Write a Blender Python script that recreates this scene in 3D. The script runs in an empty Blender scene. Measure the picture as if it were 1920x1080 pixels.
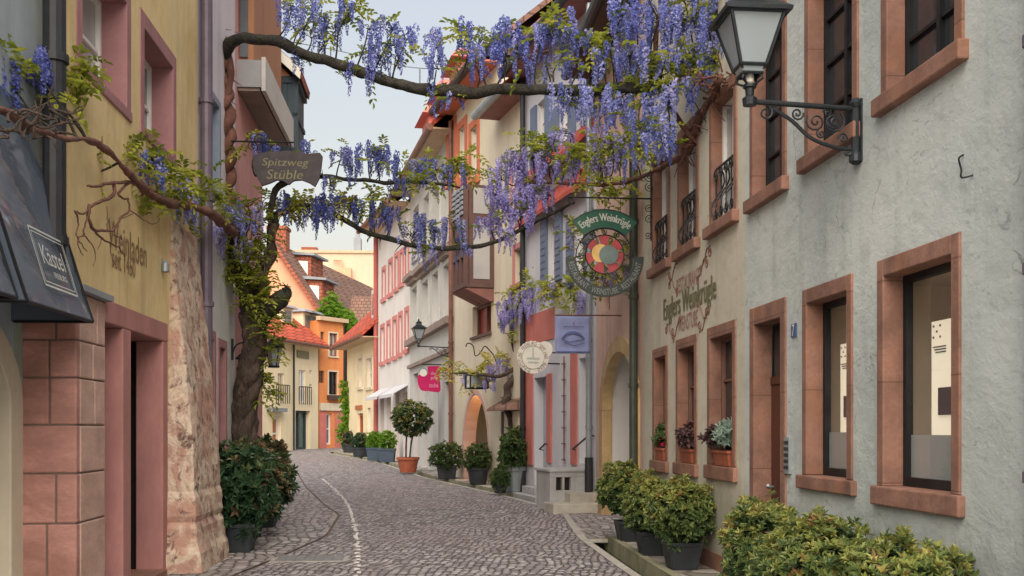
import bpy, bmesh, math, random
from mathutils import Vector, Matrix, noise

# ------------------------------------------------------------------ camera, sky, sun, exposure
scene = bpy.context.scene
COL = scene.collection
HZ = 806.0          # horizon row in the 1920x1080 photograph
FPX = 2000.0        # focal length in photograph pixels
EYE = 1.55
cam_d = bpy.data.cameras.new("camera")
cam_d.sensor_width = 36.0
cam_d.lens = FPX / 1920.0 * 36.0
cam_d.shift_y = (HZ - 540.0) / 1920.0
cam_d.clip_start = 0.05
cam_d.clip_end = 3000.0
cam = bpy.data.objects.new("camera", cam_d)
cam.location = (0, 0, EYE)
cam.rotation_euler = (math.radians(90), 0, 0)
COL.objects.link(cam)
scene.camera = cam

SUN_EL, SUN_AZ = 42.0, 182.0     # azimuth clockwise from +Y (the view direction)
world = bpy.data.worlds.new("World")
scene.world = world
world.use_nodes = True
wn, wl = world.node_tree.nodes, world.node_tree.links
bg = wn["Background"]
sky = wn.new("ShaderNodeTexSky")
sky.sky_type = 'NISHITA'
sky.sun_disc = False
sky.sun_elevation = math.radians(SUN_EL)
sky.sun_rotation = math.radians(SUN_AZ)
sky.air_density = 2.5
sky.dust_density = 3.0
sky.ozone_density = 4.0
hs = wn.new('ShaderNodeHueSaturation')          # thin high cloud: a paler, greyer sky
hs.inputs['Saturation'].default_value = 0.5
wl.new(sky.outputs[0], hs.inputs['Color'])
tint = wn.new('ShaderNodeMix'); tint.data_type = 'RGBA'; tint.blend_type = 'MULTIPLY'; tint.inputs[0].default_value = 1.0
tint.inputs[7].default_value = (1.0, 0.94, 0.98, 1)
wl.new(hs.outputs[0], tint.inputs[6])
wl.new(tint.outputs[2], bg.inputs[0])
bg.inputs[1].default_value = 0.078
sun_d = bpy.data.lights.new("sun", 'SUN')
sun_d.energy = 2.4
sun_d.angle = math.radians(75)
sun_d.color = (1.0, 0.89, 0.74)
sun = bpy.data.objects.new("sun", sun_d)
_az, _el = math.radians(SUN_AZ), math.radians(SUN_EL)
_to = Vector((math.sin(_az) * math.cos(_el), math.cos(_az) * math.cos(_el), math.sin(_el)))
sun.rotation_euler = _to.to_track_quat('Z', 'Y').to_euler()
sun.location = (0, 0, 40)
COL.objects.link(sun)
scene.view_settings.view_transform = 'Standard'
scene.view_settings.look = 'None'
scene.view_settings.exposure = 1.27
scene.view_settings.gamma = 1.0

# ------------------------------------------------------------------ small helpers
rng = random.Random(7)
def zg(Y):                                  # the street climbs gently away from the viewer
    return 0.0 if Y < 12 else 0.011 * (min(Y, 75.0) - 12)
def P(px, py, Y):                           # a point of the place at distance Y
    return Vector(((px - 960.0) / FPX * Y, Y, EYE + (HZ - py) / FPX * Y))
def G(X, Y, dz=0.0):
    return Vector((X, Y, zg(Y) + dz))
def lerp(a, b, t): return a + (b - a) * t

class Fr:                                   # a vertical facade plane: u along it, n out of it
    def __init__(s, A, B, side):
        s.o = Vector(A); d = Vector(B) - s.o
        s.L = d.length; s.u = d.normalized()
        s.n = Vector((-s.u.y, s.u.x)) if side == 'R' else Vector((s.u.y, -s.u.x))
    def p(s, u, n, z):
        q = s.o + s.u * u + s.n * n
        return Vector((q.x, q.y, z))
    def pu(s, px, n=0.0):
        k = (px - 960.0) / FPX
        o = s.o + s.n * n
        return (k * o.y - o.x) / (s.u.x - k * s.u.y)
    def Y(s, px, n=0.0):
        return (s.o + s.n * n + s.u * s.pu(px, n)).y
    def pz(s, px, py, n=0.0):
        return EYE + (HZ - py) / FPX * s.Y(px, n)
    def g(s, u):
        q = s.o + s.u * u
        return zg(q.y)
    def op(s, pa, pb, yt, yb, ref=None):    # opening from its corners in the photograph
        ref = pa if ref is None else ref
        a, b = s.pu(pa), s.pu(pb)
        return (min(a, b), max(a, b), s.pz(ref, yb), s.pz(ref, yt))

ROOTLOC = {}
def tag(o, label=None, cat=None, group=None, kind=None):
    if label: o["label"] = label
    if cat: o["category"] = cat
    if group: o["group"] = group
    if kind: o["kind"] = kind
    return o
def empty(name, loc, label, cat, group=None):
    o = bpy.data.objects.new(name, None)
    o.empty_display_size = 0.2
    o.location = loc
    COL.objects.link(o)
    ROOTLOC[o.name] = Vector(loc)
    return tag(o, label, cat, group)
def rootof(o):
    while o.parent: o = o.parent
    return o

class MB:
    def __init__(s):
        s.v, s.f, s.mi, s.tone, s.cur = [], [], [], [], 0
    def add(s, pts, faces, tone=None):
        b = len(s.v)
        s.v.extend([tuple(p) for p in pts])
        s.f.extend([tuple(b + i for i in f) for f in faces])
        s.mi.extend([s.cur] * len(faces))
        if tone is not None: s.tone.extend([tone] * len(pts))
        return s
    def poly(s, pts): return s.add(pts, [tuple(range(len(pts)))])
    def box(s, F, u0, u1, n0, n1, z0, z1, z0b=None):
        z0b = z0 if z0b is None else z0b
        p = [F.p(u0, n0, z0), F.p(u1, n0, z0b), F.p(u1, n1, z0b), F.p(u0, n1, z0),
             F.p(u0, n0, z1), F.p(u1, n0, z1), F.p(u1, n1, z1), F.p(u0, n1, z1)]
        return s.add(p, [(0, 3, 2, 1), (4, 5, 6, 7), (0, 1, 5, 4), (1, 2, 6, 5), (2, 3, 7, 6), (3, 0, 4, 7)])
    def hexa(s, p):
        return s.add(p, [(0, 3, 2, 1), (4, 5, 6, 7), (0, 1, 5, 4), (1, 2, 6, 5), (2, 3, 7, 6), (3, 0, 4, 7)])
    def bx(s, c, d, M=None):
        x, y, z = d[0] / 2, d[1] / 2, d[2] / 2
        p = [Vector((c[0] + a * x, c[1] + b * y, c[2] + e * z)) for e in (-1, 1) for a, b in ((-1, -1), (1, -1), (1, 1), (-1, 1))]
        if M: p = [M @ q for q in p]
        return s.hexa(p)
    def tube(s, pts, r, n=8, cap=True, tone=None):
        pts = [Vector(p) for p in pts]
        m = len(pts)
        rr = r if isinstance(r, (list, tuple)) else [r] * m
        ring, ref = [], None
        for i, p in enumerate(pts):
            t = (pts[min(i + 1, m - 1)] - pts[max(i - 1, 0)])
            if t.length < 1e-9: t = Vector((0, 0, 1))
            t.normalize()
            if ref is None:
                ref = Vector((1, 0, 0)) if abs(t.x) < .8 else Vector((0, 1, 0))
            a = (ref - t * ref.dot(t)).normalized(); ref = a
            b = t.cross(a)
            ring += [p + (a * math.cos(2 * math.pi * k / n) + b * math.sin(2 * math.pi * k / n)) * rr[i] for k in range(n)]
        f = []
        for i in range(m - 1):
            for k in range(n):
                k2 = (k + 1) % n
                f.append((i * n + k, i * n + k2, (i + 1) * n + k2, (i + 1) * n + k))
        if cap:
            f.append(tuple(range(n - 1, -1, -1))); f.append(tuple((m - 1) * n + k for k in range(n)))
        return s.add(ring, f, tone)
    def lathe(s, c, prof, n=20, M=None):       # prof: (radius, z)
        ring = []
        for r, z in prof:
            for k in range(n):
                q = Vector((r * math.cos(2 * math.pi * k / n), r * math.sin(2 * math.pi * k / n), z))
                if M: q = M @ q
                ring.append(q + Vector(c))
        f = []
        for i in range(len(prof) - 1):
            for k in range(n):
                k2 = (k + 1) % n
                f.append((i * n + k, i * n + k2, (i + 1) * n + k2, (i + 1) * n + k))
        f.append(tuple(range(n - 1, -1, -1))); f.append(tuple((len(prof) - 1) * n + k for k in range(n)))
        return s.add(ring, f)
    def plate(s, M, pts, t):                    # flat polygon with thickness t in the plane of M
        k = len(pts)
        a = [M @ Vector((x, y, t / 2)) for x, y in pts] + [M @ Vector((x, y, -t / 2)) for x, y in pts]
        f = [tuple(range(k)), tuple(range(2 * k - 1, k - 1, -1))]
        f += [(i, k + i, k + (i + 1) % k, (i + 1) % k) for i in range(k)]
        return s.add(a, f)
    def band(s, M, outer, inner, t):            # strip between two equally long lines
        k = len(outer)
        p = []
        for z in (t / 2, -t / 2):
            p += [M @ Vector((x, y, z)) for x, y in outer] + [M @ Vector((x, y, z)) for x, y in inner]
        f = []
        for i in range(k - 1):
            f.append((i, i + 1, k + i + 1, k + i)); f.append((2 * k + i, 3 * k + i, 3 * k + i + 1, 2 * k + i + 1))
            f.append((i, 2 * k + i, 2 * k + i + 1, i + 1)); f.append((k + i, k + i + 1, 3 * k + i + 1, 3 * k + i))
        f.append((0, k, 3 * k, 2 * k)); f.append((k - 1, 3 * k - 1, 4 * k - 1, 2 * k - 1))
        return s.add(p, f)
    def build(s, name, mats, parent=None, smooth=False, bevel=0.0):
        me = bpy.data.meshes.new(name)
        org = Vector((0, 0, 0))
        if parent is not None:
            org = ROOTLOC[rootof(parent).name]
        me.from_pydata([(a - org.x, b - org.y, c - org.z) for a, b, c in s.v], [], s.f)
        mats = mats if isinstance(mats, (list, tuple)) else [mats]
        for m in mats: me.materials.append(M_[m] if isinstance(m, str) else m)
        if len(mats) > 1: me.polygons.foreach_set("material_index", s.mi)
        if len(s.tone) == len(s.v) and s.v:
            at = me.attributes.new("tone", 'FLOAT', 'POINT'); at.data.foreach_set("value", s.tone)
        if smooth: me.polygons.foreach_set("use_smooth", [True] * len(s.f))
        me.update()
        if not len(s.tone):
            b = bmesh.new(); b.from_mesh(me); bmesh.ops.recalc_face_normals(b, faces=b.faces); b.to_mesh(me); b.free()
        o = bpy.data.objects.new(name, me)
        COL.objects.link(o)
        if parent is not None: o.parent = parent
        if bevel > 0:
            md = o.modifiers.new("bevel", 'BEVEL'); md.width = bevel; md.segments = 2; md.limit_method = 'ANGLE'
        return o

def smooth_path(pts, k=6):
    pts = [Vector(p) for p in pts]
    out = []
    for i in range(len(pts) - 1):
        p0, p1, p2, p3 = pts[max(i - 1, 0)], pts[i], pts[i + 1], pts[min(i + 2, len(pts) - 1)]
        for j in range(k):
            t = j / k
            out.append(0.5 * ((2 * p1) + (p2 - p0) * t + (2 * p0 - 5 * p1 + 4 * p2 - p3) * t * t + (3 * p1 - p0 - 3 * p2 + p3) * t ** 3))
    out.append(pts[-1])
    return out
def spiral(cx, cy, r, turns, a0=0.0, k=22, r0=0.12):
    return [(cx + (r * (r0 + (1 - r0) * (1 - i / k))) * math.cos(a0 + turns * 2 * math.pi * i / k),
             cy + (r * (r0 + (1 - r0) * (1 - i / k))) * math.sin(a0 + turns * 2 * math.pi * i / k)) for i in range(k + 1)]

# ------------------------------------------------------------------ materials
M_ = {}
def mix(nt, f, a, b):
    n = nt.nodes.new("ShaderNodeMix"); n.data_type = 'RGBA'
    for s_, v in ((n.inputs[0], f), (n.inputs[6], a), (n.inputs[7], b)):
        if hasattr(v, 'is_linked'): nt.links.new(v, s_)
        elif isinstance(v, (int, float)): s_.default_value = v
        else: s_.default_value = (*v, 1)
    return n.outputs[2]
def noi(nt, vec, scale, detail=4, rough=.55, dist=0.0):
    n = nt.nodes.new("ShaderNodeTexNoise")
    n.inputs["Scale"].default_value = scale; n.inputs["Detail"].default_value = detail
    n.inputs["Roughness"].default_value = rough; n.inputs["Distortion"].default_value = dist
    nt.links.new(vec, n.inputs["Vector"])
    return n.outputs["Fac"]
def ramp(nt, f, stops, interp='LINEAR'):
    n = nt.nodes.new("ShaderNodeValToRGB"); n.color_ramp.interpolation = interp
    e = n.color_ramp.elements
    while len(e) < len(stops): e.new(0.5)
    for x, (p, c) in zip(e, stops):
        x.position = p
        x.color = (c, c, c, 1) if isinstance(c, (int, float)) else (*c, 1)
    nt.links.new(f, n.inputs[0])
    return n.outputs[0]
def bump(nt, h, strength, dist, prev=None):
    n = nt.nodes.new("ShaderNodeBump"); n.inputs["Strength"].default_value = strength; n.inputs["Distance"].default_value = dist
    nt.links.new(h, n.inputs["Height"])
    if prev: nt.links.new(prev, n.inputs["Normal"])
    return n.outputs[0]
def newmat(name):
    m = bpy.data.materials.new(name); m.use_nodes = True
    nt = m.node_tree
    b = nt.nodes["Principled BSDF"]
    geo = nt.nodes.new("ShaderNodeNewGeometry")
    M_[name] = m
    return m, nt, b, geo.outputs["Position"]
def sc(c, k): return tuple(min(1.0, x * k) for x in c)
def basic(name, c, rough=.8, var=.18, scale=2.0, bs=0.0, bscale=40, bdist=.004, metal=0.0, spec=.4, stain=None, squash=None, dirt=0.0):
    m, nt, b, pos = newmat(name)
    vec = pos
    if squash:
        mp = nt.nodes.new("ShaderNodeMapping"); mp.inputs["Scale"].default_value = squash
        nt.links.new(pos, mp.inputs[0]); vec = mp.outputs[0]
    f = noi(nt, vec, scale, 5, .6)
    f = ramp(nt, f, [(.3, 0.0), (.7, 1.0)])
    c1 = mix(nt, f, sc(c, 1 - var), sc(c, 1 + var))
    f2 = noi(nt, vec, scale * 9, 3, .6)
    c1 = mix(nt, ramp(nt, f2, [(.35, .0), (.75, .35)]), c1, sc(c, 1 - var * 1.6))
    if stain:
        f3 = ramp(nt, noi(nt, vec, scale * .6, 6, .65, .6), [(.5, 0.0), (.68, .75)])
        c1 = mix(nt, f3, c1, stain)
    if dirt:
        mp2 = nt.nodes.new("ShaderNodeMapping"); mp2.inputs["Scale"].default_value = (4.0, 4.0, .35)
        nt.links.new(pos, mp2.inputs[0])
        f4 = ramp(nt, noi(nt, mp2.outputs[0], 1.0, 5, .65), [(.48, 0.0), (.75, dirt)])
        c1 = mix(nt, f4, c1, sc(c, .45))
    nt.links.new(c1, b.inputs["Base Color"])
    b.inputs["Roughness"].default_value = rough
    b.inputs["Metallic"].default_value = metal
    b.inputs["Specular IOR Level"].default_value = spec
    if bs: 
        nb = bump(nt, noi(nt, vec, bscale, 4, .6), bs, bdist)
        nt.links.new(nb, b.inputs["Normal"])
    return m

def stucco(name, c, c2, marks=.5, bs=.6):
    m, nt, b, pos = newmat(name)
    big = ramp(nt, noi(nt, pos, .7, 4, .6), [(.35, 0.0), (.7, 1.0)])
    col = mix(nt, big, c, c2)
    mp = nt.nodes.new("ShaderNodeMapping"); mp.inputs["Rotation"].default_value = (.7, .3, 0); mp.inputs["Scale"].default_value = (1.0, 1.0, 1.7)
    nt.links.new(pos, mp.inputs[0])
    n1 = noi(nt, mp.outputs[0], 3.2, 7, .62, .22)
    n3 = noi(nt, pos, 26, 5, .65, .3)
    area = ramp(nt, noi(nt, pos, 1.1, 3, .5), [(.42, 0.0), (.62, 1.0)])
    def times(f, g):
        m_ = nt.nodes.new("ShaderNodeMath"); m_.operation = 'MULTIPLY'; nt.links.new(f, m_.inputs[0]); nt.links.new(g, m_.inputs[1]); return m_.outputs[0]
    mk2 = ramp(nt, noi(nt, mp.outputs[0], 7.0, 8, .72, 1.3), [(.36, marks), (.42, 0.0)])
    col = mix(nt, times(mk2, area), col, sc(c, .38))
    col = mix(nt, ramp(nt, n1, [(.36, .35), (.5, 0.0)]), col, sc(c, .72))
    col = mix(nt, ramp(nt, n3, [(.55, 0.0), (.8, .25)]), col, sc(c2, 1.2))
    st = nt.nodes.new("ShaderNodeMapping"); st.inputs["Scale"].default_value = (3.2, 3.2, .22); nt.links.new(pos, st.inputs[0])
    col = mix(nt, ramp(nt, noi(nt, st.outputs[0], 1.0, 6, .65), [(.52, 0.0), (.76, .42)]), col, sc(c, .5))
    vo = nt.nodes.new('ShaderNodeTexVoronoi'); vo.feature = 'DISTANCE_TO_EDGE'; vo.inputs['Scale'].default_value = .75
    wv = nt.nodes.new('ShaderNodeVectorMath'); wv.operation = 'MULTIPLY_ADD'; nq = nt.nodes.new('ShaderNodeTexNoise'); nq.inputs['Scale'].default_value = 3.0; nq.inputs['Detail'].default_value = 6; nt.links.new(pos, nq.inputs['Vector']); nt.links.new(nq.outputs['Color'], wv.inputs[0]); wv.inputs[1].default_value = (.5, .5, .5); nt.links.new(pos, wv.inputs[2]); nt.links.new(wv.outputs[0], vo.inputs['Vector'])
    col = mix(nt, times(ramp(nt, vo.outputs['Distance'], [(.0, .6), (.006, 0.0)]), ramp(nt, noi(nt, pos, 1.3, 3, .5), [(.52, 0.0), (.6, 1.0)])), col, sc(c, .35))
    col = mix(nt, ramp(nt, noi(nt, pos, .55, 5, .6, .4), [(.46, 0.0), (.7, .38)]), col, sc(c, .66))
    sx = nt.nodes.new("ShaderNodeSeparateXYZ"); nt.links.new(pos, sx.inputs[0])
    gm = nt.nodes.new("ShaderNodeMath"); gm.operation = 'MULTIPLY_ADD'; nt.links.new(noi(nt, pos, 2.5, 5, .65), gm.inputs[0]); gm.inputs[1].default_value = -1.3; nt.links.new(sx.outputs[2], gm.inputs[2])
    col = mix(nt, ramp(nt, gm.outputs[0], [(0.0, .55), (.35, 0.0)]), col, sc(c, .5))
    nt.links.new(col, b.inputs["Base Color"])
    b.inputs["Roughness"].default_value = .9; b.inputs["Specular IOR Level"].default_value = .2
    h_ = times(n1, ramp(nt, noi(nt, pos, .8, 3, .5), [(.3, .25), (.7, 1.0)])); n = bump(nt, h_, bs, .03); n = bump(nt, noi(nt, mp.outputs[0], 11, 6, .7, .5), bs * .55, .012, n); n = bump(nt, n3, bs * .7, .008, n)
    nt.links.new(n, b.inputs["Normal"])
def leafmat(name, stops, trans=.35, rough=.45):
    m, nt, b, pos = newmat(name)
    at = nt.nodes.new("ShaderNodeAttribute"); at.attribute_name = "tone"
    c = ramp(nt, at.outputs["Fac"], stops)
    nt.links.new(c, b.inputs["Base Color"]); b.inputs["Roughness"].default_value = rough; b.inputs["Specular IOR Level"].default_value = .35
    tr = nt.nodes.new("ShaderNodeBsdfTranslucent"); nt.links.new(c, tr.inputs[0])
    ms = nt.nodes.new("ShaderNodeMixShader"); ms.inputs[0].default_value = trans
    nt.links.new(b.outputs[0], ms.inputs[1]); nt.links.new(tr.outputs[0], ms.inputs[2])
    nt.links.new(ms.outputs[0], nt.nodes["Material Output"].inputs[0])
def glassmat(name, c, rough=.06, var=.5):
    m, nt, b, pos = newmat(name)
    f = noi(nt, pos, 1.3, 2)
    nt.links.new(mix(nt, f, sc(c, 1 - var), sc(c, 1 + var)), b.inputs["Base Color"])
    b.inputs["Roughness"].default_value = rough; b.inputs["Specular IOR Level"].default_value = .7
    nb = bump(nt, noi(nt, pos, 2.5, 1), .12, .02); nt.links.new(nb, b.inputs["Normal"])
def emit(name, c, s):
    m, nt, b, pos = newmat(name)
    b.inputs["Base Color"].default_value = (*c, 1); b.inputs["Emission Color"].default_value = (*c, 1); b.inputs["Emission Strength"].default_value = s

stucco("grey_green_render", (.475, .525, .51), (.58, .615, .595), .7, .75)
stucco("cream_rough_render", (.53, .505, .405), (.60, .575, .475), .2, .25)
stucco("rough_white_render", (.55, .55, .55), (.7, .69, .67), .55, .8)
basic("sandstone", (.275, .148, .11), .85, .42, 3.4, .5, 55, .006, stain=(.33, .15, .08), dirt=.35)
def joints(name, h, off, dark):
    m = M_[name]; nt = m.node_tree; b = nt.nodes["Principled BSDF"]
    geo = nt.nodes.new("ShaderNodeNewGeometry"); sx = nt.nodes.new("ShaderNodeSeparateXYZ"); nt.links.new(geo.outputs["Position"], sx.inputs[0])
    a = nt.nodes.new("ShaderNodeMath"); a.operation = 'MULTIPLY_ADD'; nt.links.new(sx.outputs[2], a.inputs[0]); a.inputs[1].default_value = 1 / h; a.inputs[2].default_value = off
    f = nt.nodes.new("ShaderNodeMath"); f.operation = 'FRACT'; nt.links.new(a.outputs[0], f.inputs[0])
    r = ramp(nt, f.outputs[0], [(0.0, .75), (.006 / h, .75), (.012 / h, 0.0)])
    src = b.inputs["Base Color"].links[0].from_socket
    fl = nt.nodes.new("ShaderNodeMath"); fl.operation = 'FLOOR'; nt.links.new(a.outputs[0], fl.inputs[0])
    wn_ = nt.nodes.new("ShaderNodeTexWhiteNoise"); wn_.noise_dimensions = '1D'; nt.links.new(fl.outputs[0], wn_.inputs["W"])
    col = mix(nt, ramp(nt, wn_.outputs["Value"], [(0.0, 0.0), (1.0, .35)]), src, dark)
    chip = ramp(nt, noi(nt, geo.outputs["Position"], 14, 6, .7), [(.30, .8), (.37, 0.0)])
    col = mix(nt, chip, col, sc(dark, .7))
    nt.links.new(mix(nt, r, col, sc(dark, .55)), b.inputs["Base Color"])
joints("sandstone", .71, .35, (.17, .085, .06))
basic("sandstone_pale", (.47, .27, .20), .85, .2, 3.0, .3, 60, .004)
basic("sandstone_violet", (.33, .165, .17), .85, .16, 3.0, .3, 60, .004)
basic("sandstone_door", (.40, .19, .175), .85, .2, 2.5, .3, 60, .004, squash=(1, 1, .4))
basic("sandstone_block", (.42, .215, .18), .9, .28, 2.2, .6, 45, .006, stain=(.25, .12, .085), squash=(1, 1, 2))
basic("sandstone_block_pale", (.50, .33, .27), .9, .25, 2.2, .6, 45, .006, squash=(1, 1, 2))
basic("mortar", (.16, .12, .1), .95, .2, 6)
def buttmat():
    m, nt, b, pos = newmat("buttress_stone")
    a = noi(nt, pos, 1.5, 6, .65, .5); c = noi(nt, pos, 7, 6, .7, .6)
    col = ramp(nt, a, [(.3, (.40, .205, .16)), (.44, (.45, .28, .215)), (.53, (.60, .50, .39)), (.60, (.42, .25, .195)), (.75, (.46, .27, .215))])
    col = mix(nt, ramp(nt, c, [(.36, .95), (.47, 0.0)]), col, (.12, .07, .055))
    col = mix(nt, ramp(nt, noi(nt, pos, 4.5, 5, .7), [(.58, 0.0), (.68, .7)]), col, (.62, .55, .44))
    nt.links.new(col, b.inputs["Base Color"]); b.inputs["Roughness"].default_value = .92
    n = bump(nt, c, .8, .03); n = bump(nt, noi(nt, pos, 40, 4, .7), .5, .008, n)
    nt.links.new(n, b.inputs["Normal"])
buttmat()
basic("yellow_render", (.72, .56, .29), .9, .14, 1.1, .25, 50, .004, stain=(.55, .39, .17), dirt=.45)
basic("pale_blue_render", (.34, .39, .42), .9, .12, 1.0, .2, 50, .004, dirt=.3)
basic("pale_green_render", (.30, .36, .30), .9, .12, 1.0, .2, 50, .004, dirt=.3)
basic("arch_cream", (.62, .55, .42), .85, .1, 1.5, .15, 50, .003, dirt=.25)
basic("lilac_render", (.62, .57, .62), .9, .08, 1.0, .15, 50, .003, dirt=.3)
basic("pink_render", (.56, .29, .27), .9, .12, 1.0, .2, 50, .003, dirt=.3)
basic("rose_beige_render", (.58, .40, .32), .9, .14, 1.2, .2, 50, .003, stain=(.6, .45, .36), dirt=.3)
basic("lilac_white_render", (.56, .565, .60), .9, .06, 1.0, .1, 50, .003, dirt=.2)
basic("cream_render", (.64, .575, .44), .9, .08, 1.0, .15, 50, .003, dirt=.25)
basic("grey_render", (.50, .50, .475), .9, .08, 1.0, .15, 50, .003, dirt=.25)
basic("white_render", (.64, .62, .59), .9, .06, 1.0, .1, 50, .003, dirt=.2)
basic("yellow_cream_render", (.74, .63, .42), .9, .08, 1.0, .1, 50, .003, dirt=.2)
basic("far_cream_render", (.78, .68, .47), .9, .06, .8, .1, 50, .003, dirt=.2)
basic("orange_render", (.66, .245, .085), .9, .1, .8, .1, 50, .003, dirt=.3)
basic("salmon_render", (.74, .36, .22), .9, .08, .8, .1, 50, .003, dirt=.2)
basic("far_beige_render", (.56, .44, .32), .9, .06, .4, .0, dirt=.2)
basic("coral_paint", (.52, .165, .135), .75, .12, 2.0, .1, 50, .002)
basic("coral_stripe", (.62, .25, .24), .75, .1, 2.0)
basic("red_frame", (.40, .10, .085), .7, .15, 2.0)
basic("pink_frame", (.52, .2, .185), .7, .12, 2.0)
basic("white_paint", (.74, .73, .70), .5, .06, 2.0)
basic("grey_stone_trim", (.50, .49, .45), .85, .1, 2.0)
basic("step_stone", (.38, .385, .385), .9, .15, 3.0, .3, 40, .004, dirt=.3)
basic("step_pale", (.42, .395, .34), .9, .2, 3.0, .4, 40, .006)
basic("blue_grey_paint", (.22, .27, .34), .6, .12, 2.0)
basic("slate_blue_paint", (.13, .17, .26), .6, .12, 2.0)
basic("dark_iron", (.018, .019, .022), .5, .3, 8, .2, 80, .001, metal=.4)
basic("lamp_iron", (.03, .036, .042), .45, .3, 8, .2, 80, .001, metal=.5)
basic("copper_pipe", (.19, .085, .06), .5, .25, 4, .1, 30, .001, metal=.3)
basic("green_pipe", (.055, .065, .05), .5, .25, 4, metal=.2)
basic("violet_pipe", (.13, .105, .14), .5, .2, 4, metal=.2)
basic("black_pipe", (.022, .024, .03), .5, .25, 4)
basic("zinc", (.30, .34, .37), .45, .18, 4, .1, 30, .002, metal=.5)
basic("dark_wood", (.075, .045, .035), .7, .3, 3, .3, 40, .003, squash=(1, 1, .2))
basic("brown_wood", (.17, .085, .06), .7, .3, 3, .3, 40, .003, squash=(1, 1, .2))
basic("oriel_wood", (.105, .055, .046), .65, .25, 3, .2, 40, .003)
basic("oriel_panel", (.21, .09, .075), .65, .2, 3, .2, 40, .003)
basic("teal_wood", (.035, .06, .08), .6, .3, 3, .3, 40, .003, squash=(1, 1, .2))
basic("orange_wood", (.34, .16, .08), .7, .2, 3, .2, 40, .003, squash=(1, 1, .2))
basic("soffit_brown", (.115, .065, .055), .8, .2, 3)
basic("soffit_pink", (.30, .14, .125), .8, .2, 3)
basic("soffit_pale", (.5, .37, .24), .8, .15, 3)
basic("soffit_grey", (.26, .2, .17), .8, .2, 3)
basic("door_brown", (.10, .035, .022), .5, .3, 4, .2, 40, .002, squash=(1, 1, .2))
basic("door_orange", (.42, .14, .05), .5, .2, 4)
basic("door_violet", (.16, .085, .115), .6, .15, 3)
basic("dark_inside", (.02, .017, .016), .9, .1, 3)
basic("beige_inside", (.72, .66, .54), .9, .1, 1)
basic("pot_black", (.024, .03, .036), .55, .3, 6, .1, 60, .001)
basic("pot_blue", (.05, .075, .11), .55, .2, 6)
basic("pot_terracotta", (.36, .10, .05), .7, .2, 6, .1, 60, .001)
basic("soil", (.05, .035, .025), .95, .3, 20, .6, 60, .01)
basic("green_enamel", (.02, .10, .065), .4, .15, 6)
basic("sign_black", (.035, .045, .045), .5, .25, 8, .3, 60, .002)
basic("sign_dark", (.055, .045, .05), .6, .3, 8, .2, 60, .002)
basic("sign_gold", (.20, .19, .09), .5, .2, 8)
basic("silver_letter", (.55, .57, .52), .4, .1, 8)
basic("disc_red", (.40, .06, .07), .5, .25, 6)
basic("disc_yellow", (.72, .48, .16), .5, .15, 6)
basic("disc_grey", (.16, .22, .22), .5, .25, 6)
basic("flag_blue", (.22, .25, .45), .85, .12, 5, .2, 30, .004)
basic("flag_dark", (.09, .11, .26), .85, .1, 5)
basic("flag_red", (.3, .03, .05), .85, .1, 5)
basic("magenta", (.50, .005, .11), .5, .1, 5)
basic("magenta_light", (.66, .08, .25), .5, .1, 5)
basic("sign_white", (.74, .72, .64), .6, .08, 5)
basic("sign_mint", (.42, .52, .44), .6, .08, 5)
basic("sign_text_brown", (.20, .10, .08), .7, .1, 5)
basic("paint_red_brown", (.36, .17, .145), .9, .15, 5)
basic("paint_olive", (.19, .185, .10), .9, .2, 5)
basic("paint_brown", (.26, .17, .085), .9, .15, 5)
basic("number_blue", (.05, .09, .22), .5, .1, 5)
basic("bark", (.085, .060, .048), .95, .55, 9, 1.0, 26, .05, squash=(1, 1, .35), stain=(.05, .05, .03))
basic("bark_red", (.16, .075, .055), .95, .4, 8, .7, 30, .02, squash=(1, 1, .3))
basic("bark_dark", (.04, .036, .03), .95, .55, 9, 1.0, 26, .04, stain=(.05, .06, .03))
basic("lead_pale", (.29, .29, .30), .6, .12, 2)
basic("roof_brown", (.20, .115, .085), .85, .25, 2, .3, 30, .01)
basic("lead_grey", (.25, .27, .30), .6, .15, 2)
basic("water", (.05, .045, .03), .1, .2, 3)
def tilemat(name, c, sx=6.0, sz=4.0, rot=0.0):
    m, nt, b, pos = newmat(name)
    br = nt.nodes.new("ShaderNodeTexBrick")
    mp = nt.nodes.new("ShaderNodeMapping"); mp.inputs["Rotation"].default_value = (math.radians(90), 0, rot)
    nt.links.new(pos, mp.inputs[0]); nt.links.new(mp.outputs[0], br.inputs["Vector"])
    br.inputs["Scale"].default_value = 1.0; br.inputs["Brick Width"].default_value = .28; br.inputs["Row Height"].default_value = .22
    br.inputs["Mortar Size"].default_value = .03; br.inputs["Mortar Smooth"].default_value = .4
    br.inputs["Color1"].default_value = (*sc(c, 1.15), 1); br.inputs["Color2"].default_value = (*sc(c, .8), 1); br.inputs["Mortar"].default_value = (*sc(c, .35), 1)
    col = mix(nt, ramp(nt, noi(nt, pos, .8, 5, .7), [(.4, 0.0), (.75, .6)]), br.outputs["Color"], sc(c, .6))
    nt.links.new(col, b.inputs["Base Color"]); b.inputs["Roughness"].default_value = .85
    nt.links.new(bump(nt, br.outputs["Fac"], -.6, .03), b.inputs["Normal"])
tilemat("tile_brown", (.22, .12, .085)); tilemat("tile_red", (.50, .085, .04)); tilemat("tile_rust", (.34, .10, .055))
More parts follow.
